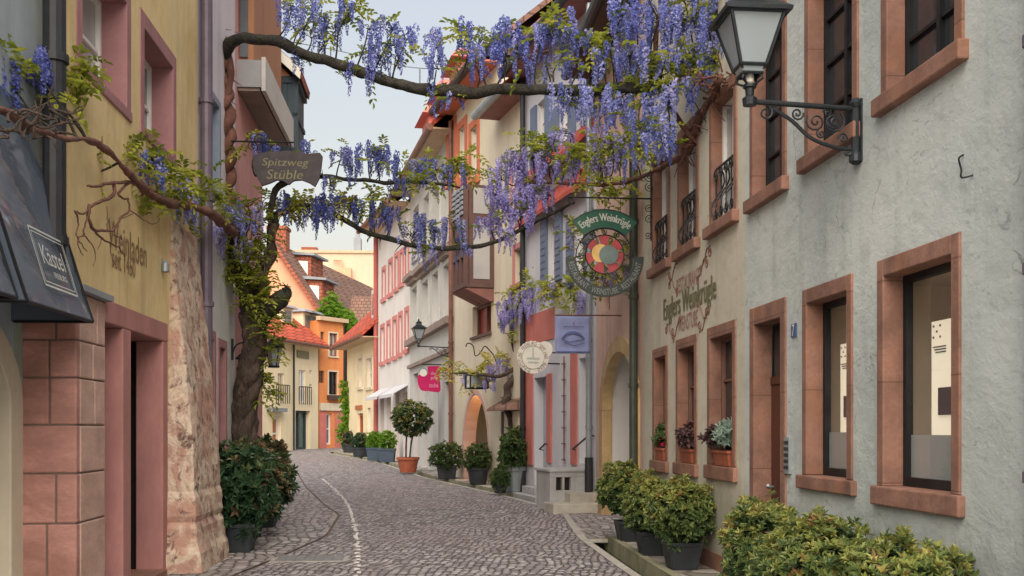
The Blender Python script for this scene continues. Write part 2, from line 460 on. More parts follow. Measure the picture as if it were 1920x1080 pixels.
def cobble(name, c1, c2, scale, rnd=.6, ang=0.0, asp=1.0, joint=(.045, .038, .035), bs=.9):
    m, nt, b, pos = newmat(name)
    mp = nt.nodes.new("ShaderNodeMapping"); mp.inputs["Rotation"].default_value = (0, 0, ang); mp.inputs["Scale"].default_value = (1, asp, 0)
    nt.links.new(pos, mp.inputs[0])
    # slight warp so that rows wander
    wp = nt.nodes.new("ShaderNodeTexNoise"); wp.inputs["Scale"].default_value = .8; nt.links.new(mp.outputs[0], wp.inputs["Vector"])
    va = nt.nodes.new("ShaderNodeVectorMath"); va.operation = 'MULTIPLY_ADD'
    nt.links.new(wp.outputs["Color"], va.inputs[0]); va.inputs[1].default_value = (.35, .35, 0); nt.links.new(mp.outputs[0], va.inputs[2])
    d = nt.nodes.new("ShaderNodeTexVoronoi"); d.voronoi_dimensions = '2D'; d.feature = 'DISTANCE_TO_EDGE'
    e = nt.nodes.new("ShaderNodeTexVoronoi"); e.voronoi_dimensions = '2D'; e.feature = 'F1'
    for x in (d, e):
        x.inputs["Scale"].default_value = scale; x.inputs["Randomness"].default_value = rnd; nt.links.new(va.outputs[0], x.inputs["Vector"])
    sep = nt.nodes.new("ShaderNodeSeparateColor"); nt.links.new(e.outputs["Color"], sep.inputs[0])
    stone = ramp(nt, sep.outputs[0], [(0.0, sc(c1, .5)), (.3, c1), (.65, c2), (1.0, sc(c2, 1.55))])
    stone = mix(nt, ramp(nt, noi(nt, pos, 30, 4, .7), [(.4, 0.0), (.75, .5)]), stone, sc(c1, .6))
    stone = mix(nt, ramp(nt, noi(nt, pos, .45, 4, .6), [(.4, 0.0), (.7, .5)]), stone, (c2[0] * .86, c2[1] * .72, c2[2] * .72))
    j = ramp(nt, d.outputs["Distance"], [(.03, 0.0), (.12, 1.0)])
    nt.links.new(mix(nt, j, joint, stone), b.inputs["Base Color"])
    b.inputs["Roughness"].default_value = .62; b.inputs["Specular IOR Level"].default_value = .45
    h = ramp(nt, d.outputs["Distance"], [(0.0, 0.0), (.3, 1.0)], 'EASE')
    n = bump(nt, h, bs, .035); n = bump(nt, noi(nt, pos, 45, 4, .65), .35, .008, n)
    nt.links.new(n, b.inputs["Normal"])
cobble("cobbles", (.27, .248, .255), (.46, .435, .44), 10.8, .40, .1, 1.2)
cobble("pavement_setts", (.29, .27, .262), (.45, .42, .405), 7.2, .4, -.1, 1.5, (.07, .062, .058), .8)
cobble("pavement_slabs", (.36, .34, .30), (.44, .41, .36), 2.3, .35, .08, 1.0, (.12, .11, .09), .35)
basic("kerb", (.42, .40, .36), .85, .2, 3, .4, 40, .006, stain=(.28, .25, .19))
basic("kerb_moss", (.30, .29, .19), .9, .25, 3, .4, 40, .006, stain=(.16, .16, .08))
basic("white_stone", (.62, .60, .57), .8, .2, 6, .4, 40, .01)
basic("manhole", (.20, .20, .20), .6, .2, 6, .5, 60, .006)
glassmat("glass_dark", (.03, .034, .04)); glassmat("glass_grey", (.12, .135, .15), .12); glassmat("glass_blue", (.10, .14, .20), .12)
glassmat("glass_curtain", (.36, .36, .36), .2, .25); glassmat("glass_far", (.16, .15, .15), .15); glassmat("glass_teal", (.03, .08, .085), .15)
glassmat("frosted", (.34, .38, .37), .25, .15); glassmat("lamp_glass", (.27, .31, .34), .2, .3)
glassmat("awning_vinyl", (.10, .125, .165), .12, .4)
emit("poster_light", (.95, .86, .66), .2); emit("bulb_warm", (1.0, .60, .2), 30.0)
basic("poster_warm", (.7, .62, .45), .6, .1, 2); basic("poster_dark", (.09, .085, .09), .4, .2, 3)
basic("inside_warm", (.42, .17, .05), .7, .3, 1.5)
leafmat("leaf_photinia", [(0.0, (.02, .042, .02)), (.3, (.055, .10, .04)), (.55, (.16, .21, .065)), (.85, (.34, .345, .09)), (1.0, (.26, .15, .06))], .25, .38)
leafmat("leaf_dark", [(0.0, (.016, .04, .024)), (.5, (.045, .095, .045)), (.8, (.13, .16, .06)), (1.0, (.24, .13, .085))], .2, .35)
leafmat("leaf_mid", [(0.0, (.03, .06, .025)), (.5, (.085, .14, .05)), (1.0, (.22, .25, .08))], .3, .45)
leafmat("leaf_wisteria", [(0.0, (.11, .15, .025)), (.4, (.32, .37, .05)), (.75, (.56, .57, .10)), (1.0, (.52, .36, .08))], .5, .5)
leafmat("leaf_bright", [(0.0, (.06, .15, .02)), (.5, (.17, .34, .03)), (1.0, (.36, .48, .07))], .5, .5)
leafmat("leaf_silver", [(0.0, (.14, .22, .17)), (.5, (.26, .36, .30)), (1.0, (.4, .47, .4))], .25, .5)
leafmat("leaf_wine", [(0.0, (.05, .035, .035)), (.5, (.10, .06, .06)), (1.0, (.2, .09, .08))], .25, .5)
leafmat("petal", [(0.0, (.11, .135, .44)), (.25, (.21, .255, .62)), (.5, (.35, .385, .74)), (.75, (.56, .54, .82)), (1.0, (.80, .76, .88))], .4, .6)
leafmat("petal_lilac", [(0.0, (.17, .15, .46)), (.4, (.33, .30, .66)), (.75, (.51, .47, .78)), (1.0, (.74, .70, .86))], .4, .6)
leafmat("petal_red", [(0.0, (.4, .01, .05)), (1.0, (.62, .05, .12))], .3, .5)
basic("arch_tan", (.46, .32, .16), .9, .2, 3, .4, 40, .005, stain=(.52, .42, .26))
basic("blue_grey_door", (.38, .42, .48), .5, .1, 4)
basic("tile_skirt", (.42, .075, .05), .8, .3, 5, .4, 20, .02)
basic("rose_trim", (.6, .40, .36), .8, .1, 2)
glassmat("red_glass", (.30, .05, .05), .2, .3)
basic("orange_trim", (.52, .15, .075), .8, .12, 2)

# ------------------------------------------------------------------ writing
def FM(F, flip=False, u=0.0, z=0.0, n=0.0):      # plane of a facade: x along, y up, z out
    a = Vector((F.u.x, F.u.y, 0)) * (-1 if flip else 1)
    c = Vector((F.n.x, F.n.y, 0)); b = Vector((0, 0, 1))
    o = F.p(u, n, z)
    return Matrix(((a.x, b.x, c.x, o.x), (a.y, b.y, c.y, o.y), (a.z, b.z, c.z, o.z), (0, 0, 0, 1)))
def PM(o, right, out):                            # any upright plane
    a = Vector(right).normalized(); c = Vector(out).normalized(); b = Vector((0, 0, 1))
    return Matrix(((a.x, b.x, c.x, o[0]), (a.y, b.y, c.y, o[1]), (a.z, b.z, c.z, o[2]), (0, 0, 0, 1)))
_tc = {}
def glyphs(s_):
    if s_ in _tc: return _tc[s_]
    cu = bpy.data.curves.new("lettering", 'FONT'); cu.body = s_; cu.align_x = 'CENTER'; cu.align_y = 'CENTER'; cu.resolution_u = 3
    o = bpy.data.objects.new("lettering", cu); COL.objects.link(o)
    bpy.context.view_layer.update()
    me = bpy.data.meshes.new_from_object(o.evaluated_get(bpy.context.evaluated_depsgraph_get()))
    v = [(p.co.x, p.co.y) for p in me.vertices]; f = [tuple(p.vertices) for p in me.polygons]
    bpy.data.objects.remove(o); bpy.data.meshes.remove(me); bpy.data.curves.remove(cu)
    x0, x1 = min(a for a, b in v), max(a for a, b in v); y0, y1 = min(b for a, b in v), max(b for a, b in v)
    v = [((a - (x0 + x1) / 2) / (x1 - x0), (b - (y0 + y1) / 2) / (y1 - y0)) for a, b in v]
    _tc[s_] = (v, f)
    return _tc[s_]
def text(mb, M, s_, w, h, cx=0, cy=0, z=0.004, arc=None, shear=0.0):
    v, f = glyphs(s_)
    pts = []
    for a, b in v:
        x, y = a * w + shear * b * h, b * h
        if arc:                                   # arc radius; text follows the circle about (cx, cy)
            t = x / arc; r = arc + y
            q = (cx + r * math.sin(t), cy + r * math.cos(t)) if arc > 0 else (cx + (-arc - y) * math.sin(-t * 1.0) * 1.0, cy - (-arc - y) * math.cos(t))
        else:
            q = (cx + x, cy + y)
        pts.append(M @ Vector((q[0], q[1], z)))
    mb.add(pts, f)

# ------------------------------------------------------------------ facade kit
def arc_pts(u0, u1, zs, zt, k=14):
    c, rx, rz = (u0 + u1) / 2, (u1 - u0) / 2, zt - zs
    return [(c - rx * math.cos(math.pi * i / k), zs + rz * math.sin(math.pi * i / k)) for i in range(k + 1)]
def wall(root, F, u0, u1, z0, z1, holes, mat, D=6.0, name="wall", back=True):
    """holes: (u0,u1,z0,z1[,reveal depth[,spring height of an arch]])"""
    mb = MB(); e = .004
    us, zs = {u0, u1}, {z0, z1}
    for h in holes: us.update(h[:2]); zs.update(h[2:4])
    us = sorted(x for x in us if u0 <= x <= u1); zs = sorted(x for x in zs if z0 <= x <= z1)
    for a, b in zip(us, us[1:]):
        for c, d in zip(zs, zs[1:]):
            m, k = (a + b) / 2, (c + d) / 2
            if any(h[0] < m < h[1] and h[2] < k < h[3] for h in holes): continue
            mb.poly([F.p(a, 0, c), F.p(b, 0, c), F.p(b, 0, d), F.p(a, 0, d)])
    for h in holes:
        dep = h[4] if len(h) > 4 else 0
        if len(h) > 5:
            ap = arc_pts(h[0], h[1], h[5], h[3]); m = len(ap) // 2
            mb.poly([F.p(h[0], 0, h[3])] + [F.p(x, 0, z) for x, z in ap[m::-1]])
            mb.poly([F.p(h[1], 0, h[3])] + [F.p(x, 0, z) for x, z in ap[m:]])
            out = [(h[0], h[2])] + ap + [(h[1], h[2])]
        else:
            out = [(h[0], h[2]), (h[0], h[3]), (h[1], h[3]), (h[1], h[2]), (h[0], h[2])]
        if dep:
            for (a, b), (c, d) in zip(out, out[1:]):
                mb.poly([F.p(a, 0, b), F.p(c, 0, d), F.p(c, -dep, d), F.p(a, -dep, b)])
    a, b = u0 + e, u1 - e
    mb.poly([F.p(a, 0, z0), F.p(a, 0, z1), F.p(a, -D, z1), F.p(a, -D, z0)])
    mb.poly([F.p(b, 0, z0), F.p(b, 0, z1), F.p(b, -D, z1), F.p(b, -D, z0)])
    if back: mb.poly([F.p(a, -D, z0), F.p(b, -D, z0), F.p(b, -D, z1), F.p(a, -D, z1)])
    return mb.build(name, mat, root)
def roof(root, F, u0, u1, ze, D=6.0, ov=.45, rise=3.0, mat="tile_brown", sof="soffit_brown", gut="black_pipe", th=.16, gr=.07, cap=True):
    """pitched roof: tiled slope, boarded eave underside and the gutter along the eave"""
    mb = MB()
    mid = -D / 2
    mb.add([F.p(u0, ov, ze), F.p(u1, ov, ze), F.p(u1, mid, ze + rise), F.p(u0, mid, ze + rise),
            F.p(u0, ov, ze - th), F.p(u1, ov, ze - th), F.p(u1, mid, ze + rise - th), F.p(u0, mid, ze + rise - th)],
           [(0, 1, 2, 3), (0, 4, 5, 1), (1, 5, 6, 2), (3, 7, 4, 0)])
    mb.poly([F.p(u0, mid, ze + rise), F.p(u1, mid, ze + rise), F.p(u1, -D, ze), F.p(u0, -D, ze)])
    mb.poly([F.p(u0, 0, ze), F.p(u0, mid, ze + rise - th), F.p(u0, -D, ze)])
    mb.poly([F.p(u1, 0, ze), F.p(u1, mid, ze + rise - th), F.p(u1, -D, ze)])
    r = mb.build("roof", mat, root)
    so = MB(); so.box(F, u0, u1, -.02, ov - .02, ze - th - .05, ze - th - .004)
    so.build("soffit", sof, r)
    g = MB(); g.tube([F.p(u0, ov + gr * .6, ze - th), F.p(u1, ov + gr * .6, ze - th)], gr, 10)
    g.build("gutter", gut, r)
    return r
def pane_of(F, win, u0, u1, z0, z1, dep, frame, pane, nx, nz, ft=.05, gap_=.0):
    if frame:
        mb = MB(); n0, n1 = -dep - .02, -dep + .035
        mb.box(F, u0, u0 + ft, n0, n1, z0, z1); mb.box(F, u1 - ft, u1, n0, n1, z0, z1)
        mb.box(F, u0 + ft, u1 - ft, n0, n1, z1 - ft, z1); mb.box(F, u0 + ft, u1 - ft, n0, n1, z0, z0 + ft * 1.2)
        for i in range(1, nx):
            c = lerp(u0, u1, i / nx); mb.box(F, c - ft * .6, c + ft * .6, n0, n1 - .004, z0 + ft * 1.2, z1 - ft)
        for i in range(1, nz):
            c = lerp(z0, z1, i / nz); mb.box(F, u0 + ft, u1 - ft, n0, n1 - .012, c - ft * .35, c + ft * .35)
        mb.build("casement", frame, win)
    mb = MB(); mb.box(F, u0 - .03, u1 + .03, -dep - .03, -dep - .005, z0 - .03, z1 + .03)
    mb.build("pane", pane, win)
def window(root, F, o, jw=.13, lint=None, dep=.19, sur="sandstone", frame="white_paint", pane="glass_dark", nx=2, nz=3, ft=.05,
           sill=(.13, .06, .07), proud=.018, label=None, name="window"):
    u0, u1, z0, z1 = o; lint = jw if lint is None else lint
    mb = MB()
    mb.box(F, u0, u0 + jw, -dep, proud, z0, z1); mb.box(F, u1 - jw, u1, -dep, proud, z0, z1)
    mb.box(F, u0 + jw, u1 - jw, -dep, proud, z1 - lint, z1)
    w = mb.build(name, sur, root, bevel=.008)
    if label: w["label"] = label
    if sill:
        s = MB(); s.box(F, u0 - sill[1], u1 + sill[1], -dep, sill[2], z0 - sill[0], z0)
        s.build("sill", sur, w, bevel=.012)
    if pane: pane_of(F, w, u0 + jw, u1 - jw, z0, z1 - lint, dep, frame, pane, nx, nz, ft)
    return w, (u0, u1, z0 - (sill[0] if sill else 0), z1)
def plain_window(root, F, o, dep=.14, frame="white_paint", pane="glass_far", nx=2, nz=2, ft=.045, trim=None, tw=.1, sill=None):
    """window in a rendered wall: the wall has the reveal; optional painted trim on the face"""
    u0, u1, z0, z1 = o
    mb = MB(); n0, n1 = -dep - .03, -dep + .03
    mb.box(F, u0, u0 + ft, n0, n1, z0, z1); mb.box(F, u1 - ft, u1, n0, n1, z0, z1)
    mb.box(F, u0 + ft, u1 - ft, n0, n1, z1 - ft, z1); mb.box(F, u0 + ft, u1 - ft, n0, n1, z0, z0 + ft)
    for i in range(1, nx):
        c = lerp(u0, u1, i / nx); mb.box(F, c - ft * .6, c + ft * .6, n0, n1 - .004, z0 + ft, z1 - ft)
    for i in range(1, nz):
        c = lerp(z0, z1, i / nz); mb.box(F, u0 + ft, u1 - ft, n0, n1 - .01, c - ft * .35, c + ft * .35)
    w = mb.build("window", frame, root)
    p = MB(); p.box(F, u0, u1, -dep - .06, -dep - .035, z0, z1); p.build("pane", pane, w)
    if trim:
        t = MB(); a = .035
        t.box(F, u0 - tw, u0, -.002, a, z0, z1 + tw); t.box(F, u1, u1 + tw, -.002, a, z0, z1 + tw)
        t.box(F, u0, u1, -.002, a, z1, z1 + tw); t.box(F, u0 - tw - .03, u1 + tw + .03, -.002, a + .05, z0 - tw, z0)
        t.build("trim", trim, w)
    elif sill:
        t = MB(); t.box(F, u0 - .05, u1 + .05, -dep, .07, z0 - .07, z0 - .003); t.build("sill", sill, w)
    return (u0, u1, z0, z1, dep + .03)
def scroll_grille(root, F, u0, u1, z0, z1, n):
    mb = MB(); r = .009
    mb.tube([F.p(u0, n, z1), F.p(u1, n, z1)], .013, 6); mb.tube([F.p(u0, n, z0), F.p(u1, n, z0)], .011, 6)
    k = 4; w = (u1 - u0) / k
    for i in range(k + 1):
        mb.tube([F.p(u0 + w * i, n, z0), F.p(u0 + w * i, n, z1)], r, 5)
    for i in range(k):
        c = u0 + w * (i + .5)
        mb.tube([F.p(c + w * .42 * math.sin(t * .5), n + .07 * math.sin(t * .25 * math.pi), lerp(z0, z1, t / 8)) for t in range(9)], r, 5)
        mb.tube([F.p(x, n + .03, y) for x, y in spiral(c, z1 - w * .5, w * .42, 1.6, 0, 16)], r * .8, 5)
        mb.tube([F.p(x, n + .03, y) for x, y in spiral(c, z0 + w * .5, w * .42, -1.6, 0, 16)], r * .8, 5)
    return mb.build("balustrade", "dark_iron", root)
def pipe(root, pts, r, mat, name="downpipe", rings=()):
    mb = MB(); mb.tube(pts, r, 12)
    for q in rings: mb.tube([Vector(q) - Vector((0, 0, .03)), Vector(q) + Vector((0, 0, .03))], r * 1.25, 12)
    return mb.build(name, mat, root)

# ------------------------------------------------------------------ right side of the street
FR = Fr((3.31 - .0925 * 3, 3.0), (1.525, 19.3), 'R')
uA, uB, uC = FR.pu(1397), FR.pu(1206), FR.pu(1117)

# grey-green house (nearest, right)
H1 = empty("grey_green_house", FR.p(0, 0, 0), "nearest house on the right, rough grey green render with two tall lit shop windows", "house", "houses on the right side of the street")
holes = []
o = FR.op(1648, 1803, 490, 910, 1648)
w, h = window(H1, FR, o, .10, .12, .15, frame="dark_iron", pane=None, sill=(.135, .045, .05)); holes.append(h)
def showcase(win, F, o, jw, lint, dep, poster, pict=True):
    u0, u1, z0, z1 = o[0] + jw, o[1] - jw, o[2], o[3] - lint
    mb = MB(); ft = .05; n0, n1 = -dep - .03, -dep + .02
    mb.box(F, u0, u0 + ft, n0, n1, z0, z1); mb.box(F, u1 - ft, u1, n0, n1, z0, z1)
    mb.box(F, u0 + ft, u1 - ft, n0, n1, z1 - ft, z1); mb.box(F, u0 + ft, u1 - ft, n0, n1, z0, z0 + ft * 1.3)
    mb.build("casement", "dark_iron", win)
    g = MB(); g.poly([F.p(u0 + ft, -dep - .008, z0 + .065), F.p(u1 - ft, -dep - .008, z0 + .065), F.p(u1 - ft, -dep - .008, z1 - ft), F.p(u0 + ft, -dep - .008, z1 - ft)]); g.build("pane", "shop_glass", win)
    fr = MB(); fr.box(F, u0 + ft, u1 - ft, -dep - .024, -dep - .016, z0 + .065, z0 + .36); fr.build("frosted_band", "frosted", win)
    b = MB(); a = -dep - .035; d = a - .75; u1 += .45; u0 -= .1
    b.poly([F.p(u0, a, z0), F.p(u0, d, z0), F.p(u1, d, z0), F.p(u1, a, z0)]); b.poly([F.p(u0, a, z1), F.p(u0, d, z1), F.p(u1, d, z1), F.p(u1, a, z1)])
    b.poly([F.p(u0, a, z0), F.p(u0, d, z0), F.p(u0, d, z1), F.p(u0, a, z1)]); b.poly([F.p(u1, a, z0), F.p(u1, d, z0), F.p(u1, d, z1), F.p(u1, a, z1)])
    b.poly([F.p(u0, d, z0), F.p(u1, d, z0), F.p(u1, d, z1), F.p(u0, d, z1)])
    b.build("display_box", "beige_inside", win)
    p0, p1, q0, q1 = poster
    p = MB(); p.box(F, p0, p1, a - .085, a - .06, q0, q1); p.build("lit_poster", "poster_light", win)
    pr = MB()
    pr.box(F, lerp(p0, p1, .30), lerp(p0, p1, .74), a - .058, a - .045, lerp(q0, q1, .24), lerp(q0, q1, .46))
    for i, (x, y) in enumerate([(.92, .96), (.72, .96), (.82, .915), (.92, .87), (.72, .87)]):
        pr.box(F, lerp(p0, p1, x) - .007, lerp(p0, p1, x) + .007, a - .058, a - .053, lerp(q0, q1, y) - .007, lerp(q0, q1, y) + .007)
    for i in range(3):
        pr.box(F, lerp(p0, p1, .55), lerp(p0, p1, .93 - .04 * i), a - .058, a - .053, lerp(q0, q1, .79 - .022 * i) - .004, lerp(q0, q1, .79 - .022 * i) + .004)
    pr.build("poster_print", "poster_dark", win)
m_, nt_, b_, pos_ = newmat("shop_glass")
tr_ = nt_.nodes.new("ShaderNodeBsdfTransparent"); gl_ = nt_.nodes.new("ShaderNodeBsdfGlossy"); gl_.inputs["Roughness"].default_value = .03
ms_ = nt_.nodes.new("ShaderNodeMixShader"); ms_.inputs[0].default_value = .17; nt_.links.new(tr_.outputs[0], ms_.inputs[1]); nt_.links.new(gl_.outputs[0], ms_.inputs[2])
nt_.links.new(ms_.outputs[0], nt_.nodes["Material Output"].inputs[0])
showcase(w, FR, o, .10, .12, .15, (FR.pu(1812, -.25), FR.pu(1748, -.25), FR.pz(1748, 834, -.25), FR.pz(1748, 604, -.25)))
o = FR.op(1507, 1600, 545, 890, 1507)
w, h = window(H1, FR, o, .095, .12, .15, frame="dark_iron", pane=None, sill=(.115, .07, .05)); holes.append(h)
showcase(w, FR, o, .095, .12, .15, (FR.pu(1612, -.25), FR.pu(1577, -.25), FR.pz(1577, 826, -.25), FR.pz(1577, 646, -.25)))
# entrance door
o = FR.op(1408, 1475, 580, 1110, 1408); o = (o[0], o[1], 0.0, o[3])
w, h = window(H1, FR, o, .13, .17, .17, frame=None, pane=None, sill=None, name="doorway"); holes.append((h[0], h[1], -.3, h[3]))
d = MB(); d.box(FR, o[0] + .10, o[1] - .10, -.21, -.16, .02, 1.98)
for a, b in ((.12, .75), (.9, 1.85)):
    d.box(FR, o[0] + .24, o[1] - .24, -.17, -.145, a, b)
dl = d.build("door", "door_brown", H1, bevel=.004)
t = MB(); t.box(FR, o[0] + .12, o[1] - .12, -.20, -.15, 1.985, 2.06); t.build("transom_bar", "door_brown", dl)
t = MB(); t.box(FR, o[0] + .12, o[1] - .12, -.21, -.18, 2.065, o[3] - .15); t.build("fanlight", "glass_dark", dl)
t = MB(); c = o[1] - .21
for zz in (.42, .5, 1.0): t.tube([FR.p(c, -.16, zz), FR.p(c - .02, -.09, zz), FR.p(c - .06, -.08, zz + .02)], .014, 8)
t.build("handle", "zinc", dl)
t = MB(); t.box(FR, o[0] + .15, o[1] - .15, -.17, .04, -.1, .05); t.build("threshold", "sandstone", H1)
# upper windows
for (pa, pb, py) in ((1655, 1809, 185), (1511, 1611, 298), (1408, 1476, 377)):
    a = FR.op(pa, pb, 0, py, pa)
    w, h = window(H1, FR, (a[0], a[1], a[2], 5.45), .10, .12, .15, frame="dark_iron", pane="glass_dark", nx=2, nz=4, ft=.035, sill=(.125, .05, .07)); holes.append(h)
wall(H1, FR, 0, uA, -.3, 9.6, holes, "grey_green_render")
roof(H1, FR, 0, uA, 9.75, mat="tile_brown")
mb = MB(); t = FR.pu(1490)
mb.box(FR, t - .06, t + .06, .001, .012, FR.pz(1490, 632), FR.pz(1490, 607)); mb.build("number_plate", "number_blue", H1)
mb = MB(); text(mb, FM(FR, True, t, FR.pz(1490, 619.5), .012), "7", .055, .10, z=.003); mb.build("house_number", "sign_white", H1)
mb = MB(); a = FR.op(1475.5, 1485, 820, 888, 1480); mb.box(FR, a[0], a[1], 0, .03, a[2], a[3]); bp = mb.build("bell_panel", "zinc", H1)
mb = MB()
for i in range(5): mb.box(FR, a[0] + .02, a[1] - .02, .03, .037, lerp(a[2], a[3], .12 + .17 * i), lerp(a[2], a[3], .22 + .17 * i))
mb.build("bell_button", "dark_iron", bp)
pipe(H1, [FR.p(FR.pu(1953), .05, -.1), FR.p(FR.pu(1953), .05, 9.6)], .04, "violet_pipe", rings=[FR.p(FR.pu(1953), .05, z) for z in (1.3, 2.4, 3.6)])
mb = MB(); q = FR.pu(1810)
mb.tube(smooth_path([FR.p(q + .02, .0, FR.pz(1803, 292)), FR.p(q + .02, .03, FR.pz(1803, 300)), FR.p(q, .025, FR.pz(1803, 322)), FR.p(q - .05, .05, FR.pz(1803, 340)), FR.p(q - .09, .0, FR.pz(1803, 338))]), .006, 5)
mb.build("wall_hook", "dark_iron", H1)

# cream restaurant house
H2 = empty("cream_restaurant_house", FR.p(uA, 0, 0), "cream rendered wine tavern with painted lettering between two rows of red stone windows", "house", "houses on the right side of the street")
holes = []
for (pa, pb, yt, yb, rx) in ((1332, 1383, 186, 428, 1332), (1272, 1311, 250, 472, 1272), (1224, 1257, 298, 506, 1224)):
    o = FR.op(pa, pb, yt, yb, rx)
    w, h = window(H2, FR, o, .10, .12, .14, frame="white_paint", pane="glass_curtain", nx=2, nz=2, sill=(.125, .06, .08)); holes.append(h)
    scroll_grille(w, FR, o[0] + .12, o[1] - .12, o[2] + .02, o[2] + .62, -.03)
wsill = []
for (pa, pb, yt, yb, rx) in ((1328, 1381, 616, 871, 1328), (1269, 1308, 638, 866, 1269), (1225, 1253, 656, 862, 1225)):
    o = FR.op(pa, pb, yt, yb, rx)
    w, h = window(H2, FR, o, .11, .13, .15, frame="brown_wood", pane="glass_dark", nx=2, nz=3, ft=.04, sill=(.15, .04, .05)); holes.append(h); wsill.append(o)
wall(H2, FR, uA, uB, -.3, 9.6, holes, "cream_rough_render")
roof(H2, FR, uA, uB, 9.75, mat="tile_brown")
mb = MB(); mb.box(FR, uA, FR.pu(1300), 0, .02, -.2, .20); mb.build("plinth", "sandstone", H2)
mb = MB(); M = FM(FR, True, FR.pu(1290), FR.pz(1290, 527), .003)
wR = abs(FR.pu(1269) - FR.pu(1312)); text(mb, M, "RESTAURANT", wR, .18); 
text(mb, FM(FR, True, (FR.pu(1272) + FR.pu(1309)) / 2, FR.pz(1290, 602), .003), "WEINSTUBE", abs(FR.pu(1272) - FR.pu(1309)), .19)
mb.build("painted_lettering", "paint_red_brown", H2)
mb = MB(); M = FM(FR, True, (FR.pu(1244) + FR.pu(1345)) / 2, FR.pz(1293, 566), .003); L_ = abs(FR.pu(1244) - FR.pu(1345))
for dx in (-.018, 0, .018): text(mb, M, "Englers Weinkrügle", L_ * .97, .36, cx=dx, z=.002 + abs(dx) * .1)
mb.build("painted_name", "paint_olive", H2)
mb = MB()
for (px, py, s_, k) in ((1262, 533, 1, 1), (1268, 618, 1, -1), (1318, 500, -1, 1), (1318, 585, -1, -1), (1256, 618, 1, 1), (1324, 480, -1, 1), (1262, 512, 1, -1), (1320, 605, 1, -1)):
    u, z = FR.pu(px), FR.pz(px, py); L_ = .17
    mb.tube([FR.p(u + s_ * x, .004, z + k * y) for x, y in smooth_path([(-.2, -.12, 0), (-.05, -.03, 0), (.06, .08, 0), (.18, .02, 0)], 5) and [(p.x, p.y) for p in smooth_path([(-.2, -.12, 0), (-.05, -.03, 0), (.06, .08, 0), (.18, .02, 0)], 5)]], .008, 5)
    mb.tube([FR.p(u + s_ * x, .004, z + k * y) for x, y in spiral(.18, .02, .075, 1.5, 1.5, 14)], .007, 5)
    mb.tube([FR.p(u + s_ * x, .004, z + k * y) for x, y in spiral(-.2, -.12, .06, -1.5, -1.5, 14)], .007, 5)
mb.build("painted_flourish", "sign_text_brown", H2)
# dark green downpipe between tavern and portal
DP = FR.pu(1199)
pp = pipe(H2, [FR.p(DP, .09, .05), FR.p(DP, .09, FR.pz(1199, 300)), FR.p(DP + .05, .12, FR.pz(1199, 200)), FR.p(DP + .05, .3, 9.5)], .062, "green_pipe",
     rings=[FR.p(DP, .09, z) for z in (1.0, 2.2, 3.5, 4.6)])
# portal house
H3 = empty("portal_house", FR.p(uB, 0, 0), "narrow rose beige house with a tall round stone archway beside the dark green downpipe", "house", "houses on the right side of the street")
ua, ub = FR.pu(1200), FR.pu(1127)
zsp, ztop = FR.pz(1140, 762), FR.pz(1165, 628)
ti = .26
hol = [(ua, ub, -.3, ztop + .0, 0, zsp)]
ow = FR.op(1128, 1143, 530, 585, 1135)
wdw = plain_window(H3, FR, ow, .16, "brown_wood", "glass_dark", 1, 2, .04); hol.append(wdw)
wall(H3, FR, uB, uC, -.3, 7.95, hol, "rose_beige_render", D=5, back=False)
mb = MB(); out = [(ua, -.2)] + arc_pts(ua, ub, zsp, ztop, 20) + [(ub, -.2)]
inn = [(ua + ti, -.2)] + arc_pts(ua + ti, ub - ti, zsp, ztop - ti, 20) + [(ub - ti, -.2)]
Mw = FM(FR, False, 0, 0, -.06)
mb.band(Mw, out, inn, .18)
mb.box(FR, ub - ti - .02, ub + .05, -.145, .05, -.2, .32); mb.box(FR, ub - ti - .012, ub + .012, -.155, .035, zsp - .06, zsp + .05)
arch = mb.build("stone_arch", "arch_tan", H3, bevel=.01) if "arch_tan" in M_ else None
if arch is None:
    basic("arch_tan", (.46, .32, .16), .9, .2, 3, .4, 40, .005, stain=(.52, .42, .26)); arch = mb.build("stone_arch", "arch_tan", H3, bevel=.01)
mb = MB(); a, b, d = ua + ti - .03, ub - ti + .03, -5.0   # whitewashed passage behind the arch
mb.poly([FR.p(a, -.15, -.1), FR.p(a, d, -.1), FR.p(a, d, ztop), FR.p(a, -.15, ztop)]); mb.poly([FR.p(b, -.15, -.1), FR.p(b, d, -.1), FR.p(b, d, ztop), FR.p(b, -.15, ztop)])
mb.poly([FR.p(a, -2.2, ztop), FR.p(b, -2.2, ztop), FR.p(b, -.15, ztop), FR.p(a, -.15, ztop)]); mb.poly([FR.p(a, -5, .03), FR.p(b, -5, .03), FR.p(b, -.34, .03), FR.p(a, -.34, .03)])
ps = mb.build("passage", "white_render", H3)
mb = MB(); q = FR.p(b, 0, 0)
zb0, zb1 = FR.pz(1178, 820), FR.pz(1178, 772)
mb.box(FR, b - .03, b - .002, -1.35, -.55, (zb0 + zb1) / 2, zb1); n_ = mb.build("notice_board", "lead_grey", ps)
mb = MB(); mb.box(FR, b - .03, b - .002, -1.35, -.55, zb0, (zb0 + zb1) / 2 - .003); mb.build("lower_panel", "sign_gold", n_)
roof(H3, FR, uB, uC, 8.12, D=3, ov=.5, rise=1.5, mat="tile_brown", sof="soffit_brown", gr=.09)

